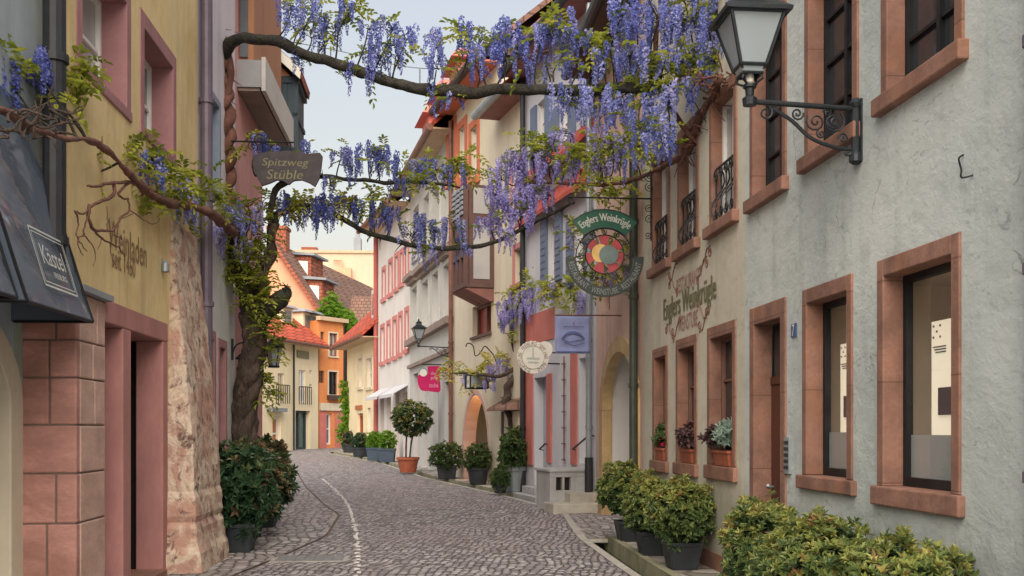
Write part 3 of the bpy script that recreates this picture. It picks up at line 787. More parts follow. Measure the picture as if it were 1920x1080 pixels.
# white house with coral stripes
F4 = Fr((1.525, 19.3), (.30, 23.7), 'R')
H4 = empty("coral_striped_house", F4.p(0, 0, zg(20)), "pale lilac white house with coral stripes, blue grey shutters and stone entrance steps", "house", "houses on the right side of the street")
g4 = zg(21)
uD = F4.L
hol = []
o = F4.op(1002, 1026, 705, 905, 1026); o = (o[0], o[1], g4 + .25, o[3])
dd = MB(); dd.box(F4, o[0], o[1], -.25, -.2, o[2], o[3]); dd.box(F4, o[0] + .12, o[1] - .12, -.2, -.185, o[2] + .2, o[2] + .9); dd.box(F4, o[0] + .12, o[1] - .12, -.2, -.185, o[2] + 1.05, o[3] - .5)
dr = dd.build("door", "blue_grey_door", H4, bevel=.004) if "blue_grey_door" in M_ else None
if dr is None:
    basic("blue_grey_door", (.38, .42, .48), .5, .1, 4); dr = dd.build("door", "blue_grey_door", H4, bevel=.004)
hol.append((o[0], o[1], g4 + .05, o[3], .26))
o2 = F4.op(1086, 1108, 668, 870, 1108)
dd = MB(); dd.box(F4, o2[0], o2[1], -.16, -.12, o2[2], o2[3]); dd.box(F4, o2[0] + .14, o2[1] - .14, -.12, -.105, o2[2] + .2, o2[2] + 1.0); dd.box(F4, o2[0] + .14, o2[1] - .14, -.12, -.105, o2[2] + 1.15, o2[3] - .25)
dd.build("door", "lilac_white_render", H4, bevel=.004)
hol.append((*o2, .18))
for pa, pb in ((1028, 1043), (1078, 1098)):
    o3 = F4.op(pa, pb, 398, 528, pb); hol.append(plain_window(H4, F4, o3, .12, "white_paint", "glass_dark", 2, 3, .04))
    sh = MB()
    for a, b in ((o3[0] - .42, o3[0] - .02), (o3[1] + .02, o3[1] + .42)):
        if b < uD:
            sh.box(F4, a, b, .01, .05, o3[2], o3[3])
            for i in range(9): sh.box(F4, a + .04, b - .04, .05, .062, lerp(o3[2], o3[3], .06 + .1 * i), lerp(o3[2], o3[3], .11 + .1 * i))
            sh.build("shutter", "slate_blue_paint", H4); sh = MB()
for pa, pb in ((1008, 1024), (1050, 1068)):
    o3 = F4.op(pa, pb, 180, 290, pb); hol.append(plain_window(H4, F4, o3, .12, "white_paint", "glass_dark", 2, 3, .04))
    sh = MB()
    for a, b in ((o3[0] - .4, o3[0] - .02), (o3[1] + .02, o3[1] + .4)):
        if b < uD: sh.box(F4, a, b, .01, .05, o3[2], o3[3]); sh.build("shutter", "slate_blue_paint", H4); sh = MB()
wall(H4, F4, 0, uD, -.3, 9.35, hol, "lilac_white_render", D=6)
mb = MB()
for pa, pb, yt, yb in ((985, 1000, 612, 872), (1027, 1035, 700, 868), (1072, 1083, 600, 872)):
    a = F4.op(pa, pb, yt, yb, pb); mb = MB(); mb.box(F4, a[0], a[1], .0, .035, a[2], a[3]); mb.build("coral_pilaster", "coral_paint", H4)
mb = MB(); a = F4.op(985, 1040, 590, 645, 1000); mb.box(F4, a[0], a[1], 0, .02, a[2], a[3]); mb.build("fascia_panel", "coral_paint", H4)
mb = MB()
for zz, pr in ((F4.pz(1075, 270), .32), (F4.pz(1040, 370), .26)):
    mb = MB(); mb.hexa([F4.p(.1, 0, zz), F4.p(uD, 0, zz), F4.p(uD, pr, zz - .3), F4.p(.1, pr, zz - .3), F4.p(.1, 0, zz + .2), F4.p(uD, 0, zz + .2), F4.p(uD, pr, zz - .22), F4.p(.1, pr, zz - .22)]); mb.build("tiled_skirt_roof", "tile_skirt", H4)
if "tile_skirt" not in M_:
    basic("tile_skirt", (.42, .075, .05), .8, .3, 5, .4, 20, .02); mb.build("tiled_skirt_roof", "tile_skirt", H4)
mb = MB()                                       # climbing iron strip with little holders
u = F4.pu(1060); mb.tube([F4.p(u, .03, F4.pz(1060, 862)), F4.p(u, .03, F4.pz(1060, 668))], .012, 6)
for i in range(7): mb.box(F4, u - .07, u + .07, .02, .06, F4.pz(1060, 862 - 30 * i) - .012, F4.pz(1060, 862 - 30 * i) + .012)
mb.build("wall_rod", "copper_pipe", H4)
roof(H4, F4, 0, uD, 9.55, D=6, ov=.5, rise=3, mat="tile_rust", sof="soffit_pink", gr=.09)
pipe(H4, [F4.p(.12, .1, g4), F4.p(.12, .1, 9.3)], .055, "zinc", rings=[F4.p(.12, .1, z) for z in (1.6, 3.2, 5)])
pipe(H4, [F4.p(.12, .1, zg(19.3) - .05), F4.p(.12, .1, 1.05)], .075, "black_pipe", "pipe_foot")
pipe(H4, [F4.p(uD - .12, .1, zg(23)), F4.p(uD - .12, .1, 9.3)], .06, "black_pipe", rings=[F4.p(uD - .12, .1, z) for z in (1.6, 3.2, 5)])
# stone landing with two vents in its near end, steps beside it
base = zg(20.0)
def landing():
    u0, u1, n1, z1 = .25, 1.1, .80, base + .70
    va = [(.40, .52), (.56, .68)]; c0, c1 = base + .36, base + .60
    mb = MB()
    mb.box(F4, u0 + .12, u1, 0, n1, base - .3, z1 - .004)
    mb.box(F4, u0, u0 + .12, 0, n1, base - .3, c0); mb.box(F4, u0, u0 + .12, 0, n1, c1, z1)
    for a, b in ((0, va[0][0]), (va[0][1], va[1][0]), (va[1][1], n1)): mb.box(F4, u0 + .002, u0 + .118, a, b - .002 if b == n1 else b, c0, c1)
    mb.box(F4, u0 - .03, u1 + .03, -.0, n1 + .03, z1, z1 + .05)
    st = mb.build("entrance_landing", "step_stone", H4, bevel=.008)
    for a, b in va:
        mb = MB(); mb.box(F4, u0 + .10, u0 + .117, a, b, c0, c1); mb.build("vent", "dark_inside", st)
landing()
for (a, b, n0, n1, h) in ((-.34, .248, .0, .92, .16), (-.06, .247, .0, .52, .33)):
    mb = MB(); mb.box(F4, a, b, n0, n1, base - .3, base + h); mb.build("stone_step", "step_pale", H4, bevel=.015)
o = F4.op(1002, 1026, 705, 905, 1026)
mb = MB(); mb.box(F4, 2.35, o[1] + .1, .0, .45, g4 - .2, g4 + .1); mb.box(F4, o[0], o[1], .0, .28, g4 + .1, g4 + .25); mb.build("stone_step", "step_stone", H4, bevel=.01)
for (pa, ya, pb, yb) in ((1074, 842, 1106, 815), (1012, 842, 1022, 832)):
    mb = MB(); n = .09; ua_, ub_ = F4.pu(pa, n), F4.pu(pb, n)
    mb.tube([F4.p(ua_, n, F4.pz(pa, ya, n)), F4.p(ub_, n, F4.pz(pb, yb, n))], .018, 8)
    for u, z in ((ua_, F4.pz(pa, ya, n)), (ub_, F4.pz(pb, yb, n))): mb.tube([F4.p(u, 0, z - .03), F4.p(u, n, z)], .012, 6)
    mb.build("handrail", "dark_iron", H4)

# cream house, lower wing (wisteria trunk grows against it)
F5 = Fr((.30, 23.7), (-1.65, 30.0), 'R')
u55 = F5.pu(936)
H5 = empty("cream_wisteria_house", F5.p(0, 0, zg(24)), "cream house with the flowering wisteria trunk growing up its front and a little roofed niche", "house", "houses on the right side of the street")
hol = []
for pa, pb, yt, yb in ((966, 980, 462, 528), (962, 978, 300, 385)):
    o = F5.op(pa, pb, yt, yb, pb); hol.append(plain_window(H5, F5, o, .14, "brown_wood", "glass_dark", 2, 2, .05, trim="pink_frame", tw=.12))
wall(H5, F5, 0, u55, -.3, 9.0, hol, "cream_render", D=6)
roof(H5, F5, 0, u55, 9.2, D=6, ov=.55, rise=3, mat="tile_rust", sof="soffit_pink", gut="zinc", gr=.1)
o = F5.op(944, 974, 770, 870, 974)
mb = MB(); mb.box(F5, o[0], o[1], 0, .03, o[2], o[3]); cs = mb.build("wall_niche", "arch_cream", H5)
mb = MB(); mb.box(F5, o[1] - .12, o[1], .03, .06, o[2] - .4, o[3]); mb.build("niche_post", "dark_wood", cs)
mb = MB(); zr = F5.pz(974, 768)
mb.hexa([F5.p(o[0] - .18, 0, zr), F5.p(o[1] + .2, 0, zr), F5.p(o[1] + .2, .38, zr - .02), F5.p(o[0] - .18, .38, zr - .02),
         F5.p(o[0] - .05, 0, zr + .26), F5.p(o[1] + .05, 0, zr + .26), F5.p(o[1] + .1, .36, zr + .05), F5.p(o[0] - .1, .36, zr + .05)])
mb.build("niche_roof", "tile_brown", cs)

# cream house with oriel
H6 = empty("oriel_house", F5.p(u55, 0, zg(27)), "tall cream house with a projecting brown timber oriel above a round arched door", "house", "houses on the right side of the street")
hol = []
ue = F5.L
o = F5.op(869, 916, 738, 890, 892); o = (o[0], o[1], zg(28), o[3]); zs_ = o[3] - (o[1] - o[0]) * .62
hol.append((o[0], o[1], -.3, o[3], .0, zs_))
mb = MB(); mb.box(F5, o[0] - .2, o[1] + .2, -1.1, -1.05, zg(28), o[3] + .2); bk = mb.build("door_recess", "inside_warm", H6)
mb = MB(); mb.box(F5, o[0] - .2, lerp(o[0], o[1], .45), -.42, -.36, zg(28), o[3] + .1); dr = mb.build("door", "door_orange", H6)
mb = MB(); mb.lathe((0, 0, 0), [(.02, -.02), (.30, -.02), (.30, .02), (.02, .02)], 20, Matrix.Translation(F5.p(lerp(o[0], o[1], .25), -.35, zg(28) + 1.35)) @ FM(F5).to_3x3().to_4x4() @ Matrix.Rotation(0, 4, 'X')); mb.build("round_window", "glass_dark", dr)
mb = MB(); mb.lathe(F5.p(lerp(o[0], o[1], .45), -.35, o[3] - .38), [(.02, -.09), (.08, -.04), (.09, .02), (.04, .09)], 12); mb.build("door_lamp", "bulb_warm", H6, smooth=True)
mb = MB(); wv = .13
a1 = [(o[0], zg(28))] + arc_pts(o[0], o[1], zs_, o[3], 16) + [(o[1], zg(28))]; a0 = [(o[0] - wv, zg(28))] + arc_pts(o[0] - wv, o[1] + wv, zs_, o[3] + wv, 16) + [(o[1] + wv, zg(28))]
mb.band(FM(F5, False, 0, 0, .0), a0, a1, .03); a2 = [(o[0] + .04, zg(28))] + arc_pts(o[0] + .04, o[1] - .04, zs_, o[3] - .04, 16) + [(o[1] - .04, zg(28))]; mb.band(FM(F5, False, 0, 0, -.163), a1, a2, .33); mb.build("arch_trim", "rose_trim", H6) if "rose_trim" in M_ else None
if "rose_trim" not in M_:
    basic("rose_trim", (.6, .40, .36), .8, .1, 2); mb.build("arch_trim", "rose_trim", H6)
o = F5.op(886, 921, 562, 622, 921); hol.append(plain_window(H6, F5, o, .16, "brown_wood", "red_glass", 2, 1, .07, sill="oriel_wood") if "red_glass" in M_ else None)
if hol[-1] is None:
    hol.pop(); glassmat("red_glass", (.30, .05, .05), .2, .3); hol.append(plain_window(H6, F5, o, .16, "brown_wood", "red_glass", 2, 1, .07, sill="oriel_wood"))
for i, (pa, pb) in enumerate(((842, 853), (862, 873), (884, 896))):
    o = F5.op(pa, pb, 232, 330, pb); hol.append(plain_window(H6, F5, o, .12, "white_paint", "glass_far", 2, 2, .05, trim="orange_trim", tw=.2) if "orange_trim" in M_ else None)
    if hol[-1] is None:
        hol.pop(); basic("orange_trim", (.52, .15, .075), .8, .12, 2); hol.append(plain_window(H6, F5, o, .12, "white_paint", "glass_far", 2, 2, .05, trim="orange_trim", tw=.2))
wall(H6, F5, u55, ue, -.3, 10.4, hol, "cream_render", D=6)
roof(H6, F5, u55, ue, 10.6, D=6, ov=.55, rise=3, mat="tile_brown", sof="orange_trim", gut="dark_wood", gr=.11)
def oriel():
    pr = .75
    ua_, ub_ = F5.pu(925, 0), F5.pu(848, pr)
    z0, z1 = F5.pz(905, 520, pr), F5.pz(905, 315, pr); zb = F5.pz(905, 566, pr * .3)
    mb = MB(); t = .1
    # posts, rails
    for u in (ua_, lerp(ua_, ub_, 1 / 3), lerp(ua_, ub_, 2 / 3), ub_): mb.box(F5, u - t / 2, u + t / 2, pr - t, pr, z0, z1)
    mb.box(F5, ua_ - t / 2, ub_ + t / 2, 0, pr - t, z0 - .02, z0 + .1); mb.box(F5, ua_ - t / 2, ub_ + t / 2, 0, pr - t, z1 - .14, z1)
    for z in (z0, lerp(z0, z1, .30), lerp(z0, z1, .66), z1 - .12):
        mb.box(F5, ua_ + t / 2, ub_ - t / 2, pr - t + .01, pr - .006, z, z + .11)
    o_ = mb.build("oriel", "oriel_wood", H6)
    o_["label"] = "brown timber oriel with panelled parapet and tapering foot"
    mb = MB()
    mb.box(F5, ua_ + .01, ub_ - .01, 0, pr - t + .004, z0 + .1, lerp(z0, z1, .31)); mb.box(F5, ua_ + .01, ub_ - .01, 0, pr - t + .004, lerp(z0, z1, .68), z1 - .14)
    for i in range(3):
        a, b = lerp(ua_, ub_, i / 3) + t / 2, lerp(ua_, ub_, (i + 1) / 3) - t / 2
        for k in range(1, 4): mb.box(F5, a, b, pr - t, pr - t + .03, lerp(z0, z1, .31) * k / 4 + z0 * (1 - k / 4), lerp(z0, z1, .31) * k / 4 + z0 * (1 - k / 4) + .03)
    mb.build("panel", "oriel_panel", o_)
    mb = MB(); mb.box(F5, ua_ + .03, ub_ - .03, .1, pr - t - .03, lerp(z0, z1, .31) + .004, lerp(z0, z1, .68) - .004); mb.build("pane", "glass_far", o_)
    mb = MB()
    for i in range(3):
        a, b = lerp(ua_, ub_, i / 3), lerp(ua_, ub_, (i + 1) / 3)
        for k in range(6): mb.box(F5, a + t * .6, b - t * .6, pr - .003, pr + .03, lerp(z0, z1, .68) + .09 + (z1 - z0) * .032 * k * 1.55, lerp(z0, z1, .68) + .09 + (z1 - z0) * .032 * (k * 1.55 + 1))
    mb.build("shutter", "lead_grey", o_)
    mb = MB()
    for i in range(3):
        a, b = lerp(ua_, ub_, i / 3) + (.0 if i else -t / 2), lerp(ua_, ub_, (i + 1) / 3) - (.03 if i < 2 else -t / 2)
        mb.hexa([F5.p(a, 0, zb), F5.p(b, 0, zb), F5.p(b, pr * .12, zb), F5.p(a, pr * .12, zb), F5.p(a, 0, z0 - .024), F5.p(b, 0, z0 - .024), F5.p(b, pr, z0 - .024), F5.p(a, pr, z0 - .024)])
    mb.build("tapering_foot", "oriel_panel", o_)
    mb = MB()
    mb.box(F5, ua_ - t / 2 - .03, ua_ - t / 2, 0, pr - t - .02, z0, z1)
    mb.build("side_panel", "oriel_wood", o_)
    mb = MB(); mb.box(F5, ua_ - t / 2 - .045, ua_ - t / 2 - .03, .12, pr - t - .12, lerp(z0, z1, .08), lerp(z0, z1, .62)); mb.box(F5, ua_ - t / 2 - .045, ua_ - t / 2 - .03, .12, pr - t - .12, lerp(z0, z1, .72), lerp(z0, z1, .97)); mb.build("side_pane", "glass_curtain", o_)
oriel()
pipe(H6, [F5.p(ue - .1, .1, zg(29)), F5.p(ue - .1, .1, 10.2)], .06, "copper_pipe", rings=[F5.p(ue - .1, .1, z) for z in (2, 4, 6)])

# grey house
F6 = Fr((-1.65, 30.0), (-3.7, 38.7), 'R')
H7 = empty("grey_house", F6.p(0, 0, zg(32)), "pale grey house with hooded windows and red dormers behind the potted topiary tree", "house", "houses on the right side of the street")
hol = []
for rowi, row in enumerate(([(773, 783, 540, 625), (793, 804, 527, 612), (812, 823, 511, 604), (833, 844, 495, 594)], [(776, 787, 388, 482), (796, 806, 366, 468), (814, 825, 355, 460), (834, 844, 340, 450)])):
    for pa, pb, yt, yb in row:
        o = F6.op(pa, pb, yt, yb, (pa + pb) / 2); hol.append(plain_window(H7, F6, o, .2, "white_paint", "glass_far", 2, 2, .07, trim="grey_stone_trim", tw=.14))
        if rowi == 0:
            mb = MB(); mb.box(F6, o[0] - .35, o[1] + .35, 0, .32, o[3] + .30, o[3] + .46); mb.box(F6, o[0] - .22, o[1] + .22, 0, .18, o[3] + .16, o[3] + .30); mb.build("window_hood", "soffit_grey", H7)
for pa, pb, yt in ((775, 784, 700), (795, 803, 700), (812, 823, 705), (834, 846, 715)):
    o = F6.op(pa, pb, yt, 800, (pa + pb) / 2); o = (o[0], o[1], zg(34) + .1, o[3])
    hol.append(plain_window(H7, F6, o, .2, "blue_grey_paint" if pa > 810 else "red_frame", "glass_blue", 1, 3, .08))
wall(H7, F6, 0, F6.L, -.3, 10.0, hol, "grey_render", D=6)
mb = MB()
for py, pr in ((640, .22), (690, .12)): 
    z = F6.pz(810, py if py == 640 else 652); mb.box(F6, 0, F6.L, 0, pr, F6.pz(810, 622) - .1 if py == 640 else F6.pz(810, 672) - .06, F6.pz(810, 622) + .1 if py == 640 else F6.pz(810, 672) + .06)
mb.build("cornice", "soffit_grey", H7)
roof(H7, F6, 0, F6.L, 10.2, D=6, ov=.6, rise=3.4, mat="tile_red", sof="soffit_pale", gut="copper_pipe", gr=.1)
for k, u in enumerate((1.6, 4.4, 7.2)):
    mb = MB(); n0 = -.3
    mb.box(F6, u - .75, u + .75, -2.6, n0, 10.3, 12.3); mb.hexa([F6.p(u - 1, -2.8, 12.3), F6.p(u + 1, -2.8, 12.3), F6.p(u + 1, n0 + .25, 12.3), F6.p(u - 1, n0 + .25, 12.3), F6.p(u - .5, -2.8, 12.75), F6.p(u + .5, -2.8, 12.75), F6.p(u + .5, n0, 12.7), F6.p(u - .5, n0, 12.7)])
    dm = mb.build("dormer", "coral_paint", H7)
    mb = MB(); mb.box(F6, u - .5, u - .06, n0 - .05, n0 + .03, 10.7, 12.0); mb.box(F6, u + .06, u + .5, n0 - .05, n0 + .03, 10.7, 12.0); mb.build("dormer_window", "glass_far", dm)

# white house with pink window frames
F7 = Fr((-3.7, 38.7), (-5.66, 44.9), 'R')
H8 = empty("pink_framed_house", F7.p(0, 0, zg(40)), "white house with rows of pink framed windows and small awnings over its ground floor", "house", "houses on the right side of the street")
hol = []
for pa, pb, yt, yb in ((714, 722, 610, 683), (726, 733, 603, 678), (737, 745, 595, 673), (748, 755, 587, 667), (760, 767, 578, 660),
                       (717, 724, 502, 564), (729, 737, 487, 555), (741, 748, 476, 545), (751, 757, 469, 536), (761, 767, 455, 526)):
    o = F7.op(pa, pb, yt, yb, (pa + pb) / 2); u_ = (o[1] - o[0]) * .16
    hol.append(plain_window(H8, F7, (o[0] + u_, o[1] - u_, o[2] + .1, o[3] - .1), .14, "pink_frame", "glass_far", 2, 3, .05, trim="pink_frame", tw=.16))
for pa, pb in ((713, 720), (725, 733), (742, 749), (756, 764)):
    o = F7.op(pa, pb, 735, 840, (pa + pb) / 2); o = (o[0], o[1], zg(41) + .05, o[3]); hol.append(plain_window(H8, F7, o, .2, "red_frame", "glass_dark", 2, 2, .12))
wall(H8, F7, 0, F7.L, -.3, 9.8, hol, "white_render", D=6)
roof(H8, F7, 0, F7.L, 10.0, D=6, ov=.75, rise=3.2, mat="tile_brown", sof="soffit_pale", gut="copper_pipe", gr=.1)
for pa, pb in ((712, 734), (740, 765)):
    a, b = F7.pu(pa), F7.pu(pb); a, b = min(a, b), max(a, b); z = F7.pz(738, 725)
    mb = MB(); mb.hexa([F7.p(a, 0, z - .05), F7.p(b, 0, z - .05), F7.p(b, .6, z - .40), F7.p(a, .6, z - .40), F7.p(a, 0, z), F7.p(b, 0, z), F7.p(b, .6, z - .36), F7.p(a, .6, z - .36)])
    mb.box(F7, a, b, .57, .6, z - .48, z - .403); mb.build("awning", "lilac_white_render", H8)
pipe(H8, [F7.p(F7.L - .1, .1, zg(44)), F7.p(F7.L - .1, .1, 9.6)], .09, "red_frame")

# low yellow house with a red roof
F8 = Fr((-5.66, 44.9), (-8.0, 51.75), 'R')
H9 = empty("low_yellow_house", F8.p(0, 0, zg(46)), "low yellow house with a bright red tiled roof near the end of the street", "house", "houses on the right side of the street")
hol = []
for pa, pb in ((672, 680), (688, 698)):
    o = F8.op(pa, pb, 672, 726, (pa + pb) / 2); hol.append(plain_window(H9, F8, o, .14, "white_paint", "glass_far", 2, 2, .07, trim="arch_cream", tw=.12))
o = F8.op(670, 681, 775, 830, 675); hol.append(plain_window(H9, F8, (o[0], o[1], zg(48) + .05, o[3]), .15, "door_orange", "door_brown", 2, 2, .12))
o = F8.op(688, 695, 765, 830, 690); hol.append(plain_window(H9, F8, (o[0], o[1], zg(48) + .4, o[3]), .15, "white_paint", "glass_dark", 1, 2, .1))
ze = F8.pz(680, 640)
wall(H9, F8, 0, F8.L, -.3, ze - .1, hol, "yellow_cream_render", D=6)
roof(H9, F8, -.2, F8.L + .2, ze + .1, D=6, ov=.7, rise=3.4, mat="tile_red", sof="soffit_pale", gut="copper_pipe", gr=.09)
mb = MB(); o = F8.op(668, 680, 760, 768, 675); mb.box(F8, o[0], o[1], 0, .06, o[2], o[3]); mb.build("shop_fascia", "door_orange", H9)
mb = MB(); u = F8.L * .28; mb.box(F8, u - .5, u + .5, -2.4, -.25, ze + .3, ze + 2.2); dm = mb.build("dormer", "white_render", H9)
mb = MB(); mb.box(F8, u - .3, u + .3, -.27, -.22, ze + 1.1, ze + 2.0); mb.build("dormer_window", "glass_far", dm)
mb = MB(); u = F8.L * .1; mb.box(F8, u - .35, u + .35, -2.0, -1.3, ze + 1.5, ze + 3.6); mb.build("chimney", "white_render", H9)

# ------------------------------------------------------------------ end of the street
FE = Fr((-12.9, 51.5), (-10.72, 59.0), 'L')
H10 = empty("far_cream_house", FE.p(0, 0, zg(54)), "cream house closing the street with red tiled roof, dormers and dark green shop door", "house", "houses closing the far end of the street")
hol = []
gE = zg(56)
def fe(pa, pb, yt, yb): return FE.op(pa, pb, yt, yb, (pa + pb) / 2)
o = fe(554, 582, 770, 838); hol.append(plain_window(H10, FE, (o[0], o[1], gE, o[3]), .3, "teal_wood", "glass_teal", 2, 1, .12))
o = fe(511, 527, 781, 835); hol.append(plain_window(H10, FE, (o[0], o[1], gE, o[3]), .2, "white_paint", "door_orange", 1, 2, .14))
o = fe(560, 573, 694, 755); hol.append(plain_window(H10, FE, o, .12, "white_paint", "glass_curtain", 2, 2, .1))
o = fe(521, 533, 700, 752); hol.append(plain_window(H10, FE, o, .12, "arch_cream", "glass_curtain", 2, 2, .1))
for yt in (694, 720):
    o = fe(580, 585, yt, yt + 10); hol.append(plain_window(H10, FE, o, .1, "white_paint", "glass_dark", 1, 1, .06))
zeE = FE.pz(560, 646)
wall(H10, FE, -1.5, FE.L, -.3, zeE, hol, "far_cream_render", D=7)
rf = roof(H10, FE, -1.5, FE.L + .1, zeE + .15, D=7, ov=.6, rise=3.1, mat="tile_red", sof="soffit_pale", gut="copper_pipe", gr=.09)
for pa, pb in ((556, 578),):
    o = fe(pa, pb, 658, 672); mb = MB(); mb.box(FE, o[0], o[1], 0, .05, o[2], o[3]); mb.build("name_board", "sign_gold", H10)
mb = MB(); o = fe(499, 528, 765, 772); mb.box(FE, o[0], o[1], 0, .35, o[2], o[3]); mb.build("door_canopy", "lead_grey", H10)
for u in (FE.pu(569), FE.pu(527)):
    mb = MB(); z = FE.pz(566, 755); 
    for k in range(7): mb.tube([FE.p(u - .7 + .233 * k, .12, z - .1), FE.p(u - .7 + .233 * k, .12, z + .85)], .02, 5)
    mb.tube([FE.p(u - .7, .12, z + .85), FE.p(u + .7, .12, z + .85)], .025, 5); mb.build("balustrade", "dark_iron", H10)
pipe(H10, [FE.p(FE.pu(548), .1, gE), FE.p(FE.pu(548), .1, zeE)], .05, "dark_iron")
for px, py in ((565, 628), (578, 638), (527, 600)):
    u = FE.pu(px, -1.2); mb = MB(); z = zeE + 1.0
    mb.box(FE, u - .55, u + .55, -2.6, -.8, z - .3, z + 1.0); dm = mb.build("dormer", "far_cream_render", H10)
    mb = MB(); mb.hexa([FE.p(u - .75, -3, z + 1.0), FE.p(u + .75, -3, z + 1.0), FE.p(u + .75, -.55, z + 1.0), FE.p(u - .75, -.55, z + 1.0), FE.p(u - .6, -3, z + 1.45), FE.p(u + .6, -3, z + 1.45), FE.p(u + .6, -.7, z + 1.15), FE.p(u - .6, -.7, z + 1.15)]); mb.build("dormer_roof", "lead_grey", dm)
    mb = MB(); mb.box(FE, u - .35, u + .35, -.82, -.77, z, z + .85); mb.build("dormer_window", "glass_far", dm)

# orange house behind it: low front wing, long roof, salmon gable
FO = Fr((-10.72, 59.3), (-9.62, 61.0), 'L')
H11 = empty("orange_house", FO.p(0, 0, zg(60)), "orange house with salmon gable and long brown roof at the end of the street", "house", "houses closing the far end of the street")
hol = []; gO = zg(60)
def fo(pa, pb, yt, yb): return FO.op(pa, pb, yt, yb, (pa + pb) / 2)
for a in ((617, 632, 625, 668), (601, 608, 622, 645), (598, 608, 695, 718), (616, 632, 697, 740)):
    hol.append(plain_window(H11, FO, fo(*a), .12, "dark_iron" if a[3] == 740 else "brown_wood", "glass_curtain" if a[3] == 668 else "glass_dark", 2, 2, .06, trim="arch_cream" if a[1] > 620 else None, tw=.08))
o = fo(608, 622, 775, 828); hol.append(plain_window(H11, FO, (o[0], o[1], gO + .2, o[3]), .15, "white_paint", "glass_blue", 1, 2, .1))
wall(H11, FO, 0, FO.L, -.3, FO.pz(620, 603), hol, "orange_render", D=3)
mb = MB(); o = fo(596, 645, 756, 770); mb.box(FO, 0, FO.L, 0, .12, o[2], o[3]); mb.build("floor_band", "arch_cream", H11)
mb = MB(); mb.box(FO, 0.02, lerp(0, FO.L, .28), 0, .03, gO, o[2]); mb.box(FO, lerp(0, FO.L, .62), FO.L - .02, 0, .03, gO, o[2]); mb.build("shop_front", "coral_paint", H11)
mb = MB(); z = FO.pz(620, 603); mb.box(FO, -.15, FO.L + .15, -.1, .25, z, z + .22); mb.build("terrace_parapet", "soffit_pale", H11)
mb = MB(); o = fo(613, 634, 741, 750); mb.box(FO, o[0], o[1], .0, .3, o[2], o[3]); mb.build("window_box", "dark_wood", H11)
pipe(H11, [FO.p(FO.L + .05, .0, gO), FO.p(FO.L + .05, .0, FO.pz(645, 608))], .08, "dark_iron")
pk = P(515, 460, 62.5); ev = P(612, 602, 62.5); dv = Vector((3.1, 20, 0))
lf = Vector((pk.x - (ev.x - pk.x), 62.5, ev.z))
mb = MB(); zb = Vector((0, 0, 0))
ev0, lf0 = Vector((ev.x, ev.y, -.3)), Vector((lf.x, lf.y, -.3))
mb.poly([lf0, ev0, ev, pk, lf]); mb.poly([ev0, ev0 + dv, ev + dv, ev]); mb.poly([lf0, lf0 + dv, lf + dv, lf]); mb.poly([lf0 + dv, ev0 + dv, ev + dv, pk + dv, lf + dv])
mb.build("gable_wall", "salmon_render", H11)
sl = (ev - pk); up = Vector((0, 0, .18)); fw = Vector((0, -.35, 0)); e2 = ev + sl * .06; l2 = lf + (lf - pk) * .06
mb = MB(); mb.hexa([pk + fw, e2 + fw, e2 + dv, pk + dv, pk + fw + up, e2 + fw + up, e2 + dv + up, pk + dv + up]); mb.hexa([pk + fw, l2 + fw, l2 + dv, pk + dv, pk + fw + up, l2 + fw + up, l2 + dv + up, pk + dv + up])
rf = mb.build("roof", "tile_brown", H11)
mb = MB(); mb.hexa([pk + fw * 1.15 - up, e2 + fw * 1.15 - up, e2 + fw - up, pk + fw - up, pk + fw * 1.15 + up * 1.2, e2 + fw * 1.15 + up * 1.2, e2 + fw + up * 1.2, pk + fw + up * 1.2]); mb.build("barge_board", "tile_rust", rf)
for t, s_ in ((.24, .12), (.62, .05)):        # dormers on the street slope
    c = pk + sl * t + dv * s_; w_ = Vector((.155, 1, 0)).normalized()
    o_ = Vector((1, -.155, 0)).normalized()
    mb = MB(); a = c - o_ * 1.0
    def Q(x, y, z): return a + o_ * x + w_ * y + Vector((0, 0, z))
    mb.hexa([Q(-.5, 0, -1.2), Q(1.6, 0, -1.2), Q(1.6, 2.2, -1.2), Q(-.5, 2.2, -1.2), Q(-.5, 0, 1.0), Q(1.6, 0, .8), Q(1.6, 2.2, .8), Q(-.5, 2.2, 1.0)])
    dm = mb.build("dormer", "tile_rust", H11)
    mb = MB(); mb.hexa([Q(-1, -.2, 1.02), Q(1.9, -.2, .82), Q(1.9, 2.4, .82), Q(-1, 2.4, 1.02), Q(-1, -.2, 1.25), Q(1.9, -.2, .95), Q(1.9, 2.4, .95), Q(-1, 2.4, 1.25)]); mb.build("dormer_roof", "lead_grey", dm)
    mb = MB(); mb.hexa([Q(.2, -.04, -.7), Q(1.4, -.04, -.7), Q(1.4, 0.02, -.7), Q(.2, 0.02, -.7), Q(.2, -.04, .6), Q(1.4, -.04, .5), Q(1.4, .02, .5), Q(.2, .02, .6)]); mb.build("dormer_window", "white_paint", dm)
mb = MB(); c = P(519, 452, 63.2); mb.bx((c.x, c.y + .5, c.z - .2), (1.1, 1.1, 1.9)); mb.bx((c.x, c.y + .5, c.z + .8), (1.25, 1.25, .18)); mb.build("chimney", "tile_rust", rf)
